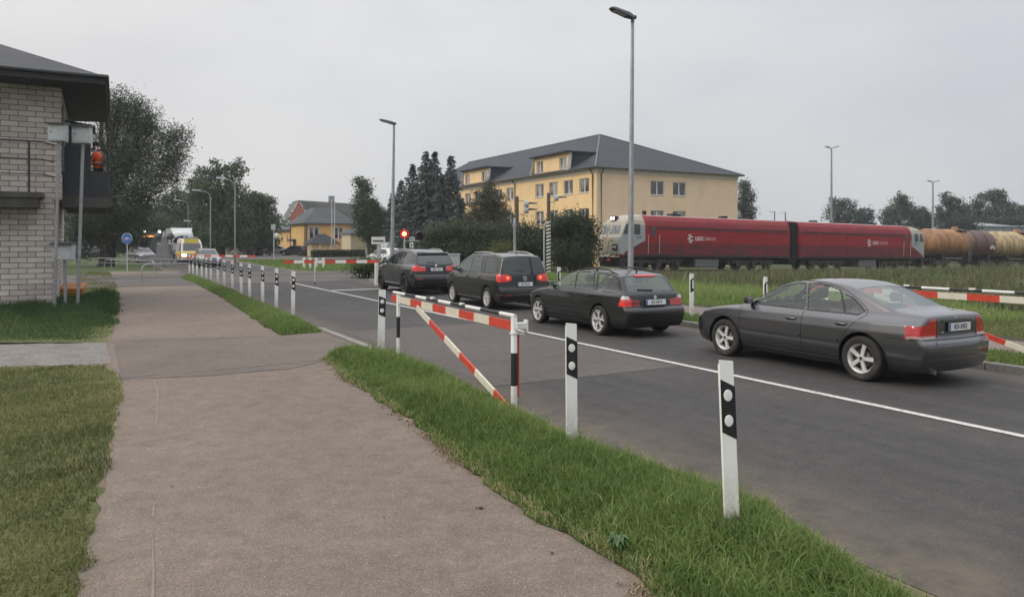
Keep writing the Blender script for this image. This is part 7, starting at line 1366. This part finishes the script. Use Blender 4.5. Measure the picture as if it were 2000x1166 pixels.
# ------------------------------------------------------------------ trees and bushes
def leaf_mat(name, c0, c1, c2, trans=.25):
    return blade_mat(name, [(0, c0), (.5, c1), (1, c2)], trans)
LM_WILLOW = leaf_mat('willow_leaves', (0.0723, 0.0960, 0.0581), (0.1318, 0.1630, 0.1021), (0.2598, 0.2918, 0.2080)); LM_BROAD = leaf_mat('broad_leaves', (0.0543, 0.0856, 0.0385), (0.0927, 0.1370, 0.0575), (0.1638, 0.2139, 0.0995)); LM_FAR = leaf_mat('far_leaves', (0.0638, 0.0902, 0.0671), (0.0968, 0.1309, 0.0935), (0.1595, 0.1958, 0.1408))
LM_SPRUCE = leaf_mat('spruce_needles', (0.0320, 0.0536, 0.0460), (0.0536, 0.0816, 0.0714), (0.1071, 0.1427, 0.1287), .1); LM_THUJA = leaf_mat('thuja_leaves', (0.0497, 0.0597, 0.0298), (0.0829, 0.0928, 0.0430), (0.1414, 0.1414, 0.0697), .15); LM_BUSH = leaf_mat('bush_leaves', (0.0309, 0.0501, 0.0225), (0.0544, 0.0819, 0.0343), (0.0996, 0.1293, 0.0594), .2); LM_LIME = leaf_mat('lime_bush', (.08, .10, .02), (.12, .145, .035), (.17, .18, .06), .3)
BARK = pm('bark', (.032, .027, .023), .95, var=.35, scale=3, bump=.6, bscale=8); BIRCHB = pm('birch_bark', (.42, .41, .38), .8, col2=(.09, .085, .08), scale=2.2, stretch=(.6, .6, 2.2))
def leaf_cards(P, size, rng, up=.3, aspect=.55, droop=0.0):
    n = len(P); d = rng.normal(size=(n, 3)); d[:, 2] = d[:, 2] * (1 - up); d[:, 2] -= droop * 2; d /= np.linalg.norm(d, axis=1, keepdims=True); e = rng.normal(size=(n, 3)); e = np.cross(d, e); e /= np.linalg.norm(e, axis=1, keepdims=True) + 1e-9
    s = size[:, None]; a = d * s * .5; c = e * s * .5 * aspect; V = np.stack([P - a, P - a * .1 + c, P + a, P - a * .1 - c], 1); return V.reshape(-1, 3)
def crown_obj(name, V, tone, mat, par, nrm=None):
    n = len(V) // 4; o = mesh_np(name, V, (np.arange(n)[:, None] * 4 + np.arange(4)).astype(np.int32), [mat], None, False, par); set_tone(o, np.repeat(tone, 4))
    if nrm is not None: a = o.data.attributes.new('nrm', 'FLOAT_VECTOR', 'POINT'); a.data.foreach_set('vector', np.repeat(nrm / (np.linalg.norm(nrm, axis=1, keepdims=True) + 1e-9), 4, 0).astype(np.float32).ravel())
    return o
def limbs(b, base, tips, r0, rng):
    for q in tips:
        q = Vector(q); h_ = .30 + .45 * rng.random(); s = Vector(base[0]).lerp(Vector(base[1]), h_); m = s.lerp(q, .5) + Vector((rng.normal() * .3, rng.normal() * .3, .4)); b.tube([s, m, q], [r0 * .45, r0 * .28, r0 * .08], 6, caps=False)
DENS = 2.0
def lobe_tree(name, label, cat, Y, lobes, n, leaf, mat, trunk=None, bark=None, group=None, seed=0, droop=0.0, depth=.9, clump=.32, fill=.35, zmin=None, aspect=.55, loose=1.0):
    """crown made of many leaf clumps spread through lobes surveyed as (px,py,rx,ry)"""
    rng = np.random.default_rng(100 + seed); k = Y / F; cs = [(PT(px, py, Y), rx * k, ry * k) for px, py, rx, ry in lobes]; bx = trunk[0] if trunk else np.mean([l[0] for l in lobes]); o0 = PT(bx, 472, Y); o0.z = 0
    t = thing(name, label, cat, o0, 0, group); vol = np.array([rx * ry for _, rx, ry in cs]); per = np.maximum(3, (vol / vol.sum() * n * DENS / 26).astype(int)); leaf = leaf * .72; Ps = []; Ts = []; Ss = []; tips = []; Ns = []
    for (c, rx, ry), m in zip(cs, per):
        dy = rng.normal() * rx * .25; d = rng.normal(size=(m, 3)); d /= np.linalg.norm(d, axis=1, keepdims=True); rad = (fill + (1 - fill) * rng.random(m) ** .5)[:, None]
        cen = np.array(c) + np.array([0, dy, 0]) + d * rad * np.array([rx, rx * depth, ry]); tips += [tuple(np.array(Vector(q) - o0)) for q in cen[:: max(1, m // 3)]]
        for q in cen:
            cr = clump * (.7 + .8 * rng.random()) * max(1.0, min(rx, ry) * .7); L = int(18 + 16 * rng.random()); g = rng.normal(size=(L, 3)) * cr * np.array([1, 1, .75]) * loose
            if droop: g[:, 2] -= np.abs(rng.normal(size=L)) * droop
            Ps.append(q + g); Ns.append((q + g - np.array(c) - np.array([0, dy, 0])) / np.array([rx, rx, ry]) + .45 * g / cr + np.array([0, 0, .15])); Ts.append(np.clip(.08 + .55 * rng.random() + .20 * rng.normal(size=L), 0, 1)); Ss.append(leaf * (.6 + .8 * rng.random(L)))
    P = np.concatenate(Ps) - np.array(o0); T = np.concatenate(Ts); S = np.concatenate(Ss); NN = np.concatenate(Ns)
    if zmin is not None: kk = P[:, 2] > zmin; P, T, S, NN = P[kk], T[kk], S[kk], NN[kk]
    crown_obj('crown' if trunk else 'foliage', leaf_cards(P, S, rng, .2, aspect, droop * .35), T, mat, t, NN)
    b = MB()
    if trunk:
        r0 = trunk[3] * k; p0 = Vector((0, 0, -.3)); p1 = PT(trunk[1], trunk[2], Y) - o0; md = p0.lerp(p1, .5) + Vector((rng.normal() * .15, 0, 0)); b.tube([p0, p0.lerp(md, .1), md, p1], [r0 * 1.4, r0, r0 * .8, r0 * .35], 10); limbs(b, (md, p1), tips[:14], r0, rng); b.build('trunk', [bark or BARK], t)
    else:
        for q in tips[:10]: b.tube([(q[0] * .6, q[1] * .6, -.2), tuple(np.array(q) * .9)], [.05, .02], 5, caps=False)
        b.build('stems', [bark or BARK], t)
    return t
def spruce(label, px, py, hw, by, Y, seed, group):
    rng = np.random.default_rng(500 + seed); k = Y / F; top = PT(px, py, Y); o0 = PT(px, 472, Y); o0.z = 0; H = top.z; rb = hw * k * 1.15; t = thing('spruce_tree', label, 'spruce tree', o0, 0, group); Ps = []; Ts = []; Ss = []; D = []
    z = .8
    while z < H - .1:
        f = 1 - z / H; r = rb * (f ** .85) * (.85 + .3 * rng.random()) + .12; nb = int(7 + 9 * f)
        for j in range(nb):
            a = 2 * PI * (j + rng.random()) / nb; L = r * (.7 + .45 * rng.random()); m = max(4, int(L * 9)); s = np.sqrt(np.linspace(.05, 1, m)) * L; zz = z + .18 * s - .20 * s * s / max(L, .5) - .12 * s
            w_ = (.10 + .22 * s) * np.clip(1.25 - s / L, .2, 1); off = rng.normal(size=m) * w_; x = np.cos(a) * s - np.sin(a) * off; y = np.sin(a) * s + np.cos(a) * off
            Ps.append(np.column_stack([x, y, zz + rng.normal(size=m) * .08])); D.append(np.column_stack([np.cos(a) + rng.normal(size=m) * .4, np.sin(a) + rng.normal(size=m) * .4, -.35 + rng.normal(size=m) * .3])); Ts.append(np.clip(.2 + .35 * rng.random() + .25 * rng.normal(size=m) + .25 * (s > L * .8), 0, 1)); Ss.append(.28 + .30 * rng.random(m))
        z += .26 + .16 * f
    P = np.concatenate(Ps); d = np.concatenate(D); d /= np.linalg.norm(d, axis=1, keepdims=True); S = np.concatenate(Ss)[:, None]; e = np.cross(d, rng.normal(size=d.shape)); e /= np.linalg.norm(e, axis=1, keepdims=True) + 1e-9
    V = np.stack([P - d * S * .5, P + e * S * .22, P + d * S * .6, P - e * S * .22], 1).reshape(-1, 3); crown_obj('crown', V, np.concatenate(Ts), LM_SPRUCE, t, np.column_stack([P[:, 0], P[:, 1], np.full(len(P), .45) * np.hypot(P[:, 0], P[:, 1])]) + rng.normal(size=P.shape) * .25)
    b = MB(); b.tube([(0, 0, -.3), (0, 0, H * .5), (0, 0, H - .1)], [.22, .13, .02], 8); b.build('trunk', [BARK], t); return t
lobe_tree('willow_tree', 'huge grey green willow with hanging branches behind the brick hut', 'willow tree', 62,
    [(228, 190, 34, 26), (250, 215, 50, 38), (272, 232, 26, 30), (292, 240, 12, 16), (215, 270, 55, 55), (268, 285, 38, 42), (322, 258, 22, 20), (348, 262, 24, 22), (332, 290, 30, 26), (346, 312, 20, 26), (318, 330, 20, 30), (334, 345, 12, 20), (240, 330, 60, 50), (195, 350, 45, 55), (290, 365, 34, 30), (235, 395, 55, 42), (190, 420, 45, 45), (262, 425, 32, 34), (160, 400, 35, 60), (215, 455, 45, 28), (150, 460, 36, 30), (262, 455, 26, 16)],
    36000, .30, LM_WILLOW, (207, 226, 330, 15), None, None, 1, droop=.55, depth=.8, clump=.34, aspect=.34)
TG = 'trees along the far road'
lobe_tree('tall_tree', 'tall loose crowned tree above the curved street lamps', 'tree', 104, [(400, 346, 22, 22), (386, 370, 20, 22), (424, 330, 12, 16), (447, 338, 14, 22), (468, 334, 12, 20), (425, 372, 42, 28), (460, 380, 26, 26), (415, 410, 40, 32), (455, 420, 34, 34), (430, 455, 44, 34), (470, 460, 26, 32)], 9000, .50, LM_BROAD, (430, 430, 400, 9), None, TG, 2, clump=.26, loose=1.1)
lobe_tree('round_tree', 'dense dark round tree left of the orange house', 'tree', 108, [(500, 392, 22, 16), (520, 402, 18, 18), (490, 418, 26, 26), (522, 432, 19, 26), (505, 450, 32, 30), (528, 470, 14, 22), (490, 475, 26, 22)], 7000, .48, LM_BROAD, (506, 506, 430, 8), None, TG, 3)
lobe_tree('round_tree', 'dark leafy tree behind the curved lamp over the lorry', 'tree', 128, [(345, 384, 18, 14), (368, 392, 22, 18), (325, 400, 20, 18), (358, 420, 36, 26), (318, 430, 28, 24), (345, 455, 44, 26), (385, 455, 26, 28)], 7000, .55, LM_BROAD, (350, 350, 420, 8), None, TG, 4)
lobe_tree('round_tree', 'dark leafy tree between willow and lorry', 'tree', 118, [(292, 412, 20, 16), (305, 440, 28, 24), (280, 448, 24, 22), (290, 475, 32, 20)], 5000, .5, LM_BROAD, (294, 294, 440, 8), None, TG, 5)
lobe_tree('birch_tree', 'slender birch with pale trunk right of the orange house', 'birch tree', 92, [(702, 352, 10, 9), (712, 366, 15, 15), (704, 390, 14, 18), (724, 398, 15, 16), (714, 418, 22, 18), (735, 425, 14, 18), (706, 442, 18, 16), (724, 455, 18, 16)], 4800, .34, LM_BROAD, (716, 712, 380, 3.2), BIRCHB, None, 6, droop=.25, clump=.24, loose=1.15)
lobe_tree('round_tree', 'dark bushy tree between the birch and the spruces', 'tree', 97, [(742, 418, 14, 14), (752, 440, 18, 20), (738, 455, 16, 18), (756, 470, 18, 18), (735, 480, 18, 16)], 3600, .4, LM_BROAD, (746, 746, 450, 5), None, TG, 7)
SG = 'row of dark spruces'
for i, (px, py, hw, Y, lab) in enumerate(((832, 294, 44, 85, 'left one of the two tallest spruces'), (849, 295, 40, 88, 'right one of the two tallest spruces'), (881, 304, 42, 84, 'spruce nearest the office block'), (806, 322, 40, 86, 'spruce left of the two tallest ones'), (784, 350, 32, 88, 'shorter spruce beside the grey street lamp'), (767, 378, 24, 91, 'smallest spruce, left of the grey street lamp'), (862, 345, 40, 80, 'lower spruce in front of the gap between the tall ones'), (900, 388, 26, 82, 'small spruce in front of the office block end'))):
    spruce('dark blue green ' + lab if i < 2 else 'dark ' + lab, px, py, hw, 500, Y, i, SG)
lobe_tree('thuja_tree', 'big rounded olive thuja in front of the office block', 'thuja', 70, [(956, 360, 9, 10), (952, 378, 22, 15), (966, 392, 24, 16), (942, 398, 26, 16), (958, 412, 38, 18), (935, 425, 30, 18), (978, 425, 26, 18), (955, 440, 44, 18), (985, 450, 22, 18), (925, 450, 26, 18)], 9000, .26, LM_THUJA, (955, 955, 400, 5), None, None, 8, clump=.22, aspect=.4)
BG = 'bushes in front of the office block'
lobe_tree('bush', 'dark olive bush behind the offroad car', 'bush', 58, [(862, 458, 30, 16), (890, 455, 26, 20), (850, 480, 34, 18), (895, 482, 36, 18), (830, 495, 26, 14), (870, 502, 50, 14)], 11000, .22, LM_BUSH, None, None, BG, 9)
lobe_tree('bush', 'dark green bush behind the people carrier roof', 'bush', 57, [(930, 458, 32, 18), (965, 462, 30, 20), (950, 485, 44, 20), (915, 492, 28, 16), (985, 488, 26, 20)], 11000, .22, LM_BUSH, None, None, BG, 10)
lobe_tree('bush', 'dark bush around the slim signal mast', 'bush', 59, [(1020, 458, 24, 18), (1045, 462, 22, 20), (1030, 482, 34, 22), (1055, 495, 24, 22), (1005, 500, 28, 18)], 10000, .22, LM_BUSH, None, None, BG, 11)
lobe_tree('bush', 'tall dark bush between the striped mast and the locomotive', 'bush', 55, [(1092, 442, 20, 18), (1122, 434, 24, 16), (1144, 446, 15, 20), (1105, 462, 28, 22), (1132, 472, 24, 24), (1095, 492, 22, 26), (1120, 500, 32, 28), (1142, 505, 15, 26), (1150, 478, 11, 20)], 16000, .22, LM_BUSH, None, None, BG, 12)
lobe_tree('bush', 'small bright olive bush rising over the people carrier', 'bush', 46, [(983, 486, 14, 8), (978, 494, 16, 9), (990, 495, 14, 9)], 1800, .13, LM_LIME, None, None, None, 13)
lobe_tree('slim_tree', 'slim dark tree at the right end of the office block', 'tree', 112, [(1452, 364, 10, 12), (1458, 385, 14, 14), (1450, 402, 15, 14), (1460, 415, 13, 16), (1452, 440, 14, 20)], 3200, .38, LM_FAR, (1454, 1454, 390, 3), None, None, 14)
RG = 'far trees behind the train'
for i, (lb, lab, Y) in enumerate((([(1632, 398, 16, 12), (1655, 402, 18, 14), (1640, 420, 32, 18), (1665, 425, 20, 16), (1640, 450, 34, 20)], 'misty far tree behind the taller light mast', 160), ([(1690, 415, 12, 10), (1692, 430, 18, 14), (1690, 452, 20, 14)], 'small misty far tree right of the taller light mast', 165), ([(1758, 390, 12, 14), (1748, 412, 20, 18), (1772, 412, 18, 16), (1735, 425, 14, 14), (1760, 435, 34, 18), (1788, 428, 14, 14)], 'pointed far tree between the two light masts', 150), ([(1798, 418, 14, 12), (1808, 435, 20, 16)], 'low far tree left of the shorter light mast', 155),
        ([(1850, 388, 9, 12), (1866, 398, 16, 14), (1848, 415, 20, 16), (1880, 410, 14, 14), (1862, 432, 34, 20), (1890, 435, 20, 18)], 'brownish far tree right of the shorter light mast', 146), ([(1912, 392, 16, 14), (1905, 415, 18, 18), (1922, 430, 26, 18)], 'far tree left of the tallest tree at the right edge', 158), ([(1945, 382, 16, 14), (1960, 390, 16, 14), (1950, 408, 24, 18), (1978, 412, 14, 16), (1955, 430, 32, 18), (1985, 435, 20, 18)], 'tallest far tree near the right photo edge', 156), ([(2003, 415, 16, 12), (2010, 430, 20, 16)], 'far tree cut by the right photo edge', 162))):
    lobe_tree('far_tree', lab, 'tree', Y, lb, 4200 if len(lb) > 3 else 2200, .55, LM_FAR, (lb[0][0], lb[0][0], lb[0][1] + 25, 3), None, RG, 20 + i, zmin=-2)
# clipped hedge, low plants beyond the crossing
o0 = PT(678, 472, 99); o0.z = 0; t = thing('hedge', 'long clipped dark hedge before the porch and garden wall', 'hedge', o0, ROADROT); rng = np.random.default_rng(77); n = 9000; P = np.column_stack([(rng.random(n) - .5) * 9.5, (rng.random(n) - .5) * 1.0, rng.random(n) * .95]); crown_obj('foliage', leaf_cards(P, .12 + .1 * rng.random(n), rng), rng.random(n) * .8, LM_BUSH, t); b = MB(); b.box((0, 0, .4), (9.2, .7, .8)); b.build('stems', [BARK], t)
lobe_tree('bush', 'dark rounded bush left of the porch', 'bush', 106, [(606, 496, 12, 8), (596, 500, 12, 6)], 1200, .25, LM_BUSH, None, None, None, 30)
lobe_tree('weed_clump', 'leafy green weeds right of the near boom end', 'plant', 41, [(712, 520, 16, 5), (722, 518, 14, 7), (700, 524, 14, 5), (728, 524, 10, 5)], 1600, .14, leaf_mat('weed_leaves', (.05, .08, .02), (.075, .12, .03), (.11, .16, .05)), None, None, None, 31)
# big-leaved weed at the edge of the near verge
t = thing('dock_plant', 'broad leaved dock plant at the edge of the near verge', 'plant', G(1205, 1078, .03)); rng = np.random.default_rng(3); b = MB()
for k in range(16):
    a = k * 2.4; L = .06 + .06 * rng.random(); w_ = L * .42; d = Vector((math.cos(a), math.sin(a), 0)); e = Vector((-d.y, d.x, 0)); z0 = .05 + .03 * k / 16; p = [Vector((0, 0, .0)) + d * .03, d * L * .5 + Vector((0, 0, z0 + .04)) + e * w_ * .5, d * L + Vector((0, 0, z0)), d * L * .5 + Vector((0, 0, z0 + .04)) - e * w_ * .5, d * L * .5 + Vector((0, 0, z0 + .02))]; b.add(p, [(0, 1, 4), (1, 2, 4), (2, 3, 4), (3, 0, 4)], 0, True)
b.build('leaves', [pm('dock_leaf', (.07, .14, .04), .5, var=.3, scale=12)], t, fix=False)
# distant woodland closing the horizon
rng = np.random.default_rng(9); Ps = []; Ts = []
def wood(px0, px1, Y0, Y1, n, h0, h1):
    for i in range(n):
        px = px0 + (px1 - px0) * rng.random(); Y = Y0 + (Y1 - Y0) * rng.random(); c = PT(px, 472, Y); h_ = h0 + (h1 - h0) * rng.random(); r = h_ * .32; m = 260; d = rng.normal(size=(m, 3)); d /= np.linalg.norm(d, axis=1, keepdims=True); rad = rng.random(m) ** .4
        Ps.append(np.array([c.x, c.y, h_ * .52 - .5]) + d * rad[:, None] * np.array([r, r, h_ * .5])); Ts.append(np.clip(.4 + .2 * rng.normal() + .2 * rng.normal(size=m), 0, 1))
wood(-900, 330, 130, 260, 130, 9, 15); wood(330, 760, 210, 330, 110, 8, 15); wood(760, 1500, 260, 420, 60, 8, 14); wood(1500, 2900, 420, 600, 120, 7, 11)
P = np.concatenate(Ps); V = leaf_cards(P, 0.9 + .9 * rng.random(len(P)), rng); tag(crown_obj('distant_wood', V, np.concatenate(Ts), LM_FAR, None), 'dark belt of distant woodland along the horizon', 'woodland', kind='stuff')
# ------------------------------------------------------------------ distant traffic
def small_vehicle(name, label, cat, kind, col, p, head, group=None, lights=False, scale=1.0, extra=None):
    """coarse but complete vehicle for the far distance"""
    if kind == 'van':
        side = [(2.6, .35), (2.72, .6), (2.68, 1.0), (2.35, 1.22), (1.75, 1.95), (1.4, 2.25), (.8, 2.36), (-2.5, 2.36), (-2.7, 2.25), (-2.74, .5), (-2.6, .33), (0, .30)]; W = [(.2, .93), (.5, .97), (1.1, .97), (2.0, .86), (2.4, .74)]; wb, r, L2, belt, tr = (1.75, -1.75), .34, 2.7, 9, 1.7
        win = [[(1.95, 1.22), (1.55, 1.85), (.85, 1.88), (.85, 1.20)]]; ws = [(-.80, 1.22), (-.70, 1.92), (.70, 1.92), (.80, 1.22)]
    elif kind == 'truck':
        side = [(3.0, .5), (3.12, .9), (3.1, 1.6), (2.95, 2.9), (2.6, 3.2), (1.0, 3.25), (.9, 3.0), (.9, .6), (2, .5)]; W = [(.3, 1.15), (.8, 1.22), (2.6, 1.22), (3.3, 1.05)]; wb, r, L2, belt, tr = (2.0, -3.0), .5, 3, 9, 2.0
        win = [[(2.75, 1.75), (2.62, 2.55), (1.6, 2.55), (1.6, 1.75)]]; ws = [(-1.08, 1.70), (-1.02, 2.62), (1.02, 2.62), (1.08, 1.70)]
    elif kind == 'bus':
        side = [(5.8, .4), (5.95, .8), (5.95, 1.3), (5.75, 2.9), (5.4, 3.05), (-5.8, 3.05), (-6, 2.8), (-6, .5), (-5.7, .38), (0, .35)]; W = [(.3, 1.18), (.7, 1.25), (2.6, 1.22), (3.1, 1.1)]; wb, r, L2, belt, tr = (3.3, -2.6), .48, 6, 9, 2.2
        win = [[(5.3, 1.35), (5.15, 2.45), (-5.4, 2.45), (-5.4, 1.35)]]; ws = [(-1.1, 1.0), (-1.05, 2.45), (1.05, 2.45), (1.1, 1.0)]
    else:
        side = [(2.0, .22), (2.1, .4), (2.08, .6), (1.95, .78), (1.2, .93), (.45, 1.38), (-.1, 1.46), (-1.2, 1.42), (-1.8, 1.1), (-2.02, .95), (-2.08, .6), (-2.05, .3), (-1.9, .2), (0, .17)]; W = [(.15, .80), (.4, .87), (.75, .88), (.93, .82), (1.2, .70), (1.45, .58)]; wb, r, L2, belt, tr = (1.3, -1.3), .31, 2, 9, 1.5
        win = [[(1.0, .95), (.4, 1.32), (-.1, 1.37), (-.1, .93)], [(-.18, .93), (-.18, 1.37), (-1.1, 1.33), (-1.5, .98)]]; ws = None
    sh = Shell(side, W, [(-9, .9), (-L2 + .3, 1), (L2 - .5, 1), (L2 - .1, .92), (9, .82)], None, belt=belt, crown=.07, kend=.08, k=.06, a=L2 - .7, zc=(side[0][1] + max(q[1] for q in side)) / 2 * .9, smooth=4)
    M = dict(paint=col, glass=pm('far_glass', (.02, .023, .026), .08, spec=.8), black=CM['black'], head=CM['head_lit'] if lights else CM['head'], red=CM['red'])
    zt = max(q[1] for q in side); hz = .72 if kind == 'car' else .85
    regs = [dict(n='window', m='glass', p='side', y=2, poly=q) for q in win]
    if ws: regs.append(dict(n='windscreen', m='glass', p='front', poly=ws))
    else: regs += [dict(n='windscreen', m='glass', p='top', poly=[(.52, -.52), (.52, .52), (1.1, .66), (1.1, -.66)]), dict(n='rear_window', m='glass', p='rear', poly=[(-.6, 1.0), (-.5, 1.34), (.5, 1.34), (.6, 1.0)])]
    wd = W[1][1]
    for s in (1, -1): regs.append(dict(n='headlight', m='head', p='front', poly=[(s * wd * .55, hz - .12), (s * wd * .55, hz + .10), (s * wd * .92, hz + .12), (s * wd * .92, hz - .10)])); regs.append(dict(n='tail_light', m='red', p='rear', poly=[(s * wd * .7, hz - .1), (s * wd * .7, hz + .2), (s * wd * .97, hz + .2), (s * wd * .97, hz - .1)]))
    t = thing(name, label, cat, p, head, group); build_shell(sh, t, .06 if kind in ('car', 'van') else .09, regs + [dict(n=None, p='side', poly=circle(x, r, r * 1.18, 24), y=2) for x in wb if not (kind == 'truck' and x < 0)], M)
    liner(t, sh, [(x, r) for x in wb if not (kind == 'truck' and x < 0)], r * 1.18, CM)
    for x in wb:
        for s in (1, -1):
            b = MB(); b.lathe([(r * .6, -.1), (r, -.1), (r, .1), (r * .6, .1), (r * .6, -.1)], 20, 0, (x, s * tr / 2, r), 'Y'); o = b.build('wheel', [CM['tyre']], t); b = MB(); b.lathe([(r * .62, s * .07), (0, s * .085)], 16, 0, (x, s * tr / 2, r), 'Y'); b.build('hubcap', [CM['rim']], o)
    b = MB(); b.box((0, 0, r * .9), (L2 * 1.7 if kind != 'truck' else 3, wd * 1.5, .25)); b.build('underbody', [CM['black']], t)
    t.scale = (scale,) * 3; return t, sh
DOWN, UP = ROADROT - PI / 2, ROADROT + PI / 2          # heading towards the camera / away from it
def spot(px, py, Y, z=None): q = PT(px, py, Y); q.z = 0.01 if z is None else z; return q
WP = pm('white_car_paint', (.60, .60, .59), .35, var=.05, coat=.6); SIL = pm('silver_car_paint', (.36, .37, .38), .3, .5, var=.06, coat=.6); YEL = pm('ambulance_yellow', (.60, .47, .03), .4, var=.06); ORG = pm('ambulance_orange', (.62, .22, .05), .4, var=.08); DKP = pm('dark_car_paint', (.03, .033, .04), .3, coat=.6)
t, sh = small_vehicle('ambulance', 'white and yellow ambulance with lit headlights waiting beyond the boom', 'ambulance', 'van', WP, spot(370, 515, 70, -.05), DOWN, lights=True)
ribbon(sh, 'yellow_front_band', YEL, 'front', [(-.62, 2.14), (.62, 2.14)], .40, .02, 1, t, .1); ribbon(sh, 'red_lettering', pm('ambulance_red', (.5, .08, .03), .5), 'front', [(-.45, 2.10), (.45, 2.10)], .10, .03, 1, t, .1); ribbon(sh, 'yellow_bonnet', YEL, 'front', [(-.86, 1.10), (.86, 1.10)], .16, .02, 1, t, .1); ribbon(sh, 'orange_front', ORG, 'front', [(-.5, .82), (.5, .82)], .36, .012, 1, t, .1); ribbon(sh, 'orange_bumper', ORG, 'front', [(-.9, .58), (.9, .58)], .14, .02, 1, t, .1)
for s in (1, -1): ribbon(sh, 'yellow_side_band', YEL, 'side', [(2.3, 1.05), (-2.6, 1.05)], .22, .012, s, t, .3); ribbon(sh, 'orange_side_band', ORG, 'side', [(2.5, .80), (-2.6, .80)], .2, .012, s, t, .3)
b = MB(); b.box((1.1, 0, 2.42), (.25, 1.2, .14), 0, None, .04); b.build('light_bar', [pm('light_bar_blue', (.3, .36, .5), .2)], t)
for y in (-.4, 0, .35): b = MB(); b.tube([(-.4, y, 2.34), (-.4, y, 2.62)], .07, 8); b.build('roof_vent', [WP], t)
GRC = pm('grey_car_paint', (.11, .115, .12), .3, .3, var=.06, coat=.6)
small_vehicle('hatchback_car', 'grey car in front of the ambulance, behind the far boom', 'car', 'car', GRC, spot(404, 515, 61), DOWN)
t, sh = small_vehicle('lorry', 'white box lorry behind the ambulance', 'lorry', 'truck', WP, spot(353, 472, 92), DOWN)
b = MB(); b.box((-2.6, 0, 2.35), (6.8, 2.5, 2.6), 0, None, .04); b.build('box_body', [WP], t); b = MB(); b.add([(1.2, -1.1, 3.2), (1.2, 1.1, 3.2), (.75, 1.2, 3.7), (.75, -1.2, 3.7)], [(0, 1, 2, 3)]); b.build('wind_deflector', [WP], t); b = MB(); b.box((-2.6, 0, .95), (6.6, .9, .2)); b.build('chassis', [CM['black']], t)
t, sh = small_vehicle('bus', 'dark bus with glowing orange destination display', 'bus', 'bus', pm('bus_dark', (.035, .035, .04), .4, var=.2), spot(290, 472, 86), DOWN)
ribbon(sh, 'destination_display', pm('display_orange', (.5, .2, .04), .4, emit=(1, .36, .06), estr=1.3), 'front', [(-.85, 2.62), (.85, 2.62)], .20, .03, 1, t, .1)
for s in (1, -1): b = MB(); b.lathe([(.15, 0), (.1, .05), (0, .06)], 12, 0, (5.72, s * .75, 3.1), 'X'); b.build('marker_lamp', [pm('marker_lit', (.9, .9, .85), .2, emit=(1, .97, .9), estr=4)], t)
small_vehicle('hatchback_car', 'grey car beside the bus behind the steel railing', 'car', 'car', GRC, spot(276, 505, 74), DOWN + .25)
PK = 'cars parked along the cross street'
for px, Y, hd, mt, lab in ((470, 118, 2.6, SIL, 'silver parked car left of the slim signal post'), (543, 112, .2, SIL, 'silver parked car before the orange house door'), (576, 110, 2.9, DKP, 'dark parked car below the orange house corner'), (753, 66, 2.3, WP, 'white parked car right of the white van')):
    small_vehicle('parked_car', lab, 'car', 'car', mt, spot(px, 472, Y), hd, PK)
small_vehicle('parked_van', 'white van parked behind the white street sign', 'van', 'van', WP, spot(757, 472, 88), 2.0, scale=.82)
small_vehicle('parked_van', 'white van seen past the brick hut corner', 'van', 'van', WP, spot(155, 472, 95), 1.9)
small_vehicle('parked_car', 'dull grey parked car left of the willow trunk', 'car', 'car', GRC, spot(178, 472, 90), 1.2)
q = spot(145, 462, 70); t = thing('round_sign', 'round grey sign back behind the brick hut', 'road sign', (q.x, q.y, 0)); b = MB(); b.tube([(0, 0, 0), (0, 0, 2.9)], .05, 8); b.build('post', [LGREY], t); b = MB(); b.lathe([(0, -.02), (.5, -.02), (.5, .02), (0, .02)], 24, 0, (-.2, 0, 2.45), 'Y'); b.build('sign_disc', [MGREY], t)
# white bollards by the lawn beyond the crossing
for i, px in enumerate((594, 606, 618, 632)):
    q = G(px, 525); t = thing('bollard', 'short white bollard on the lawn behind the near boom', 'bollard', q, 0, 'white bollards behind the boom'); b = MB(); b.tube([(0, 0, -.1), (0, 0, .75)], .09, 8); b.build('post', [WHT], t); b = MB(); b.lathe([(.11, .70), (.11, .78), (0, .82)], 10, 0); b.build('cap', [WHT], t)
for f, rp, fp, wb, tr in ((car_saloon, (1680, 745), (1410, 695), 2.715, .89), (car_estate, (1168, 655), (1045, 630), 2.725, .875), (car_carrier, (950, 604), (876, 590), 2.678, .88), (car_offroad, (790, 575), (742, 566), 2.933, .93)):
    c = f(); m, h = place_car(c, rp, fp, wb)
    c.location = m + Vector((math.sin(h), -math.cos(h), 0)) * tr; c.location.z = .012; c.rotation_euler.z = h
    if f is car_carrier: c.scale.z = 1.035

# ------------------------------------------------------------------ damp air
b = MB(); b.box((0, 0, 12.0), (3900, 3900, 34.0)); hz = b.build('haze', [None]); hm = bpy.data.materials.new('damp_air'); hm.use_nodes = True; nt = hm.node_tree; nt.nodes.clear()
out = N(nt, 'OutputMaterial'); pv = N(nt, 'VolumePrincipled'); pv.inputs['Color'].default_value = (.86, .90, .95, 1); pv.inputs['Density'].default_value = .0005; pv.inputs['Anisotropy'].default_value = .2
nt.links.new(pv.outputs[0], out.inputs['Volume']); hz.data.materials.clear(); hz.data.materials.append(hm); tag(hz, 'thin damp haze in the air over the whole place', 'haze', kind='stuff')
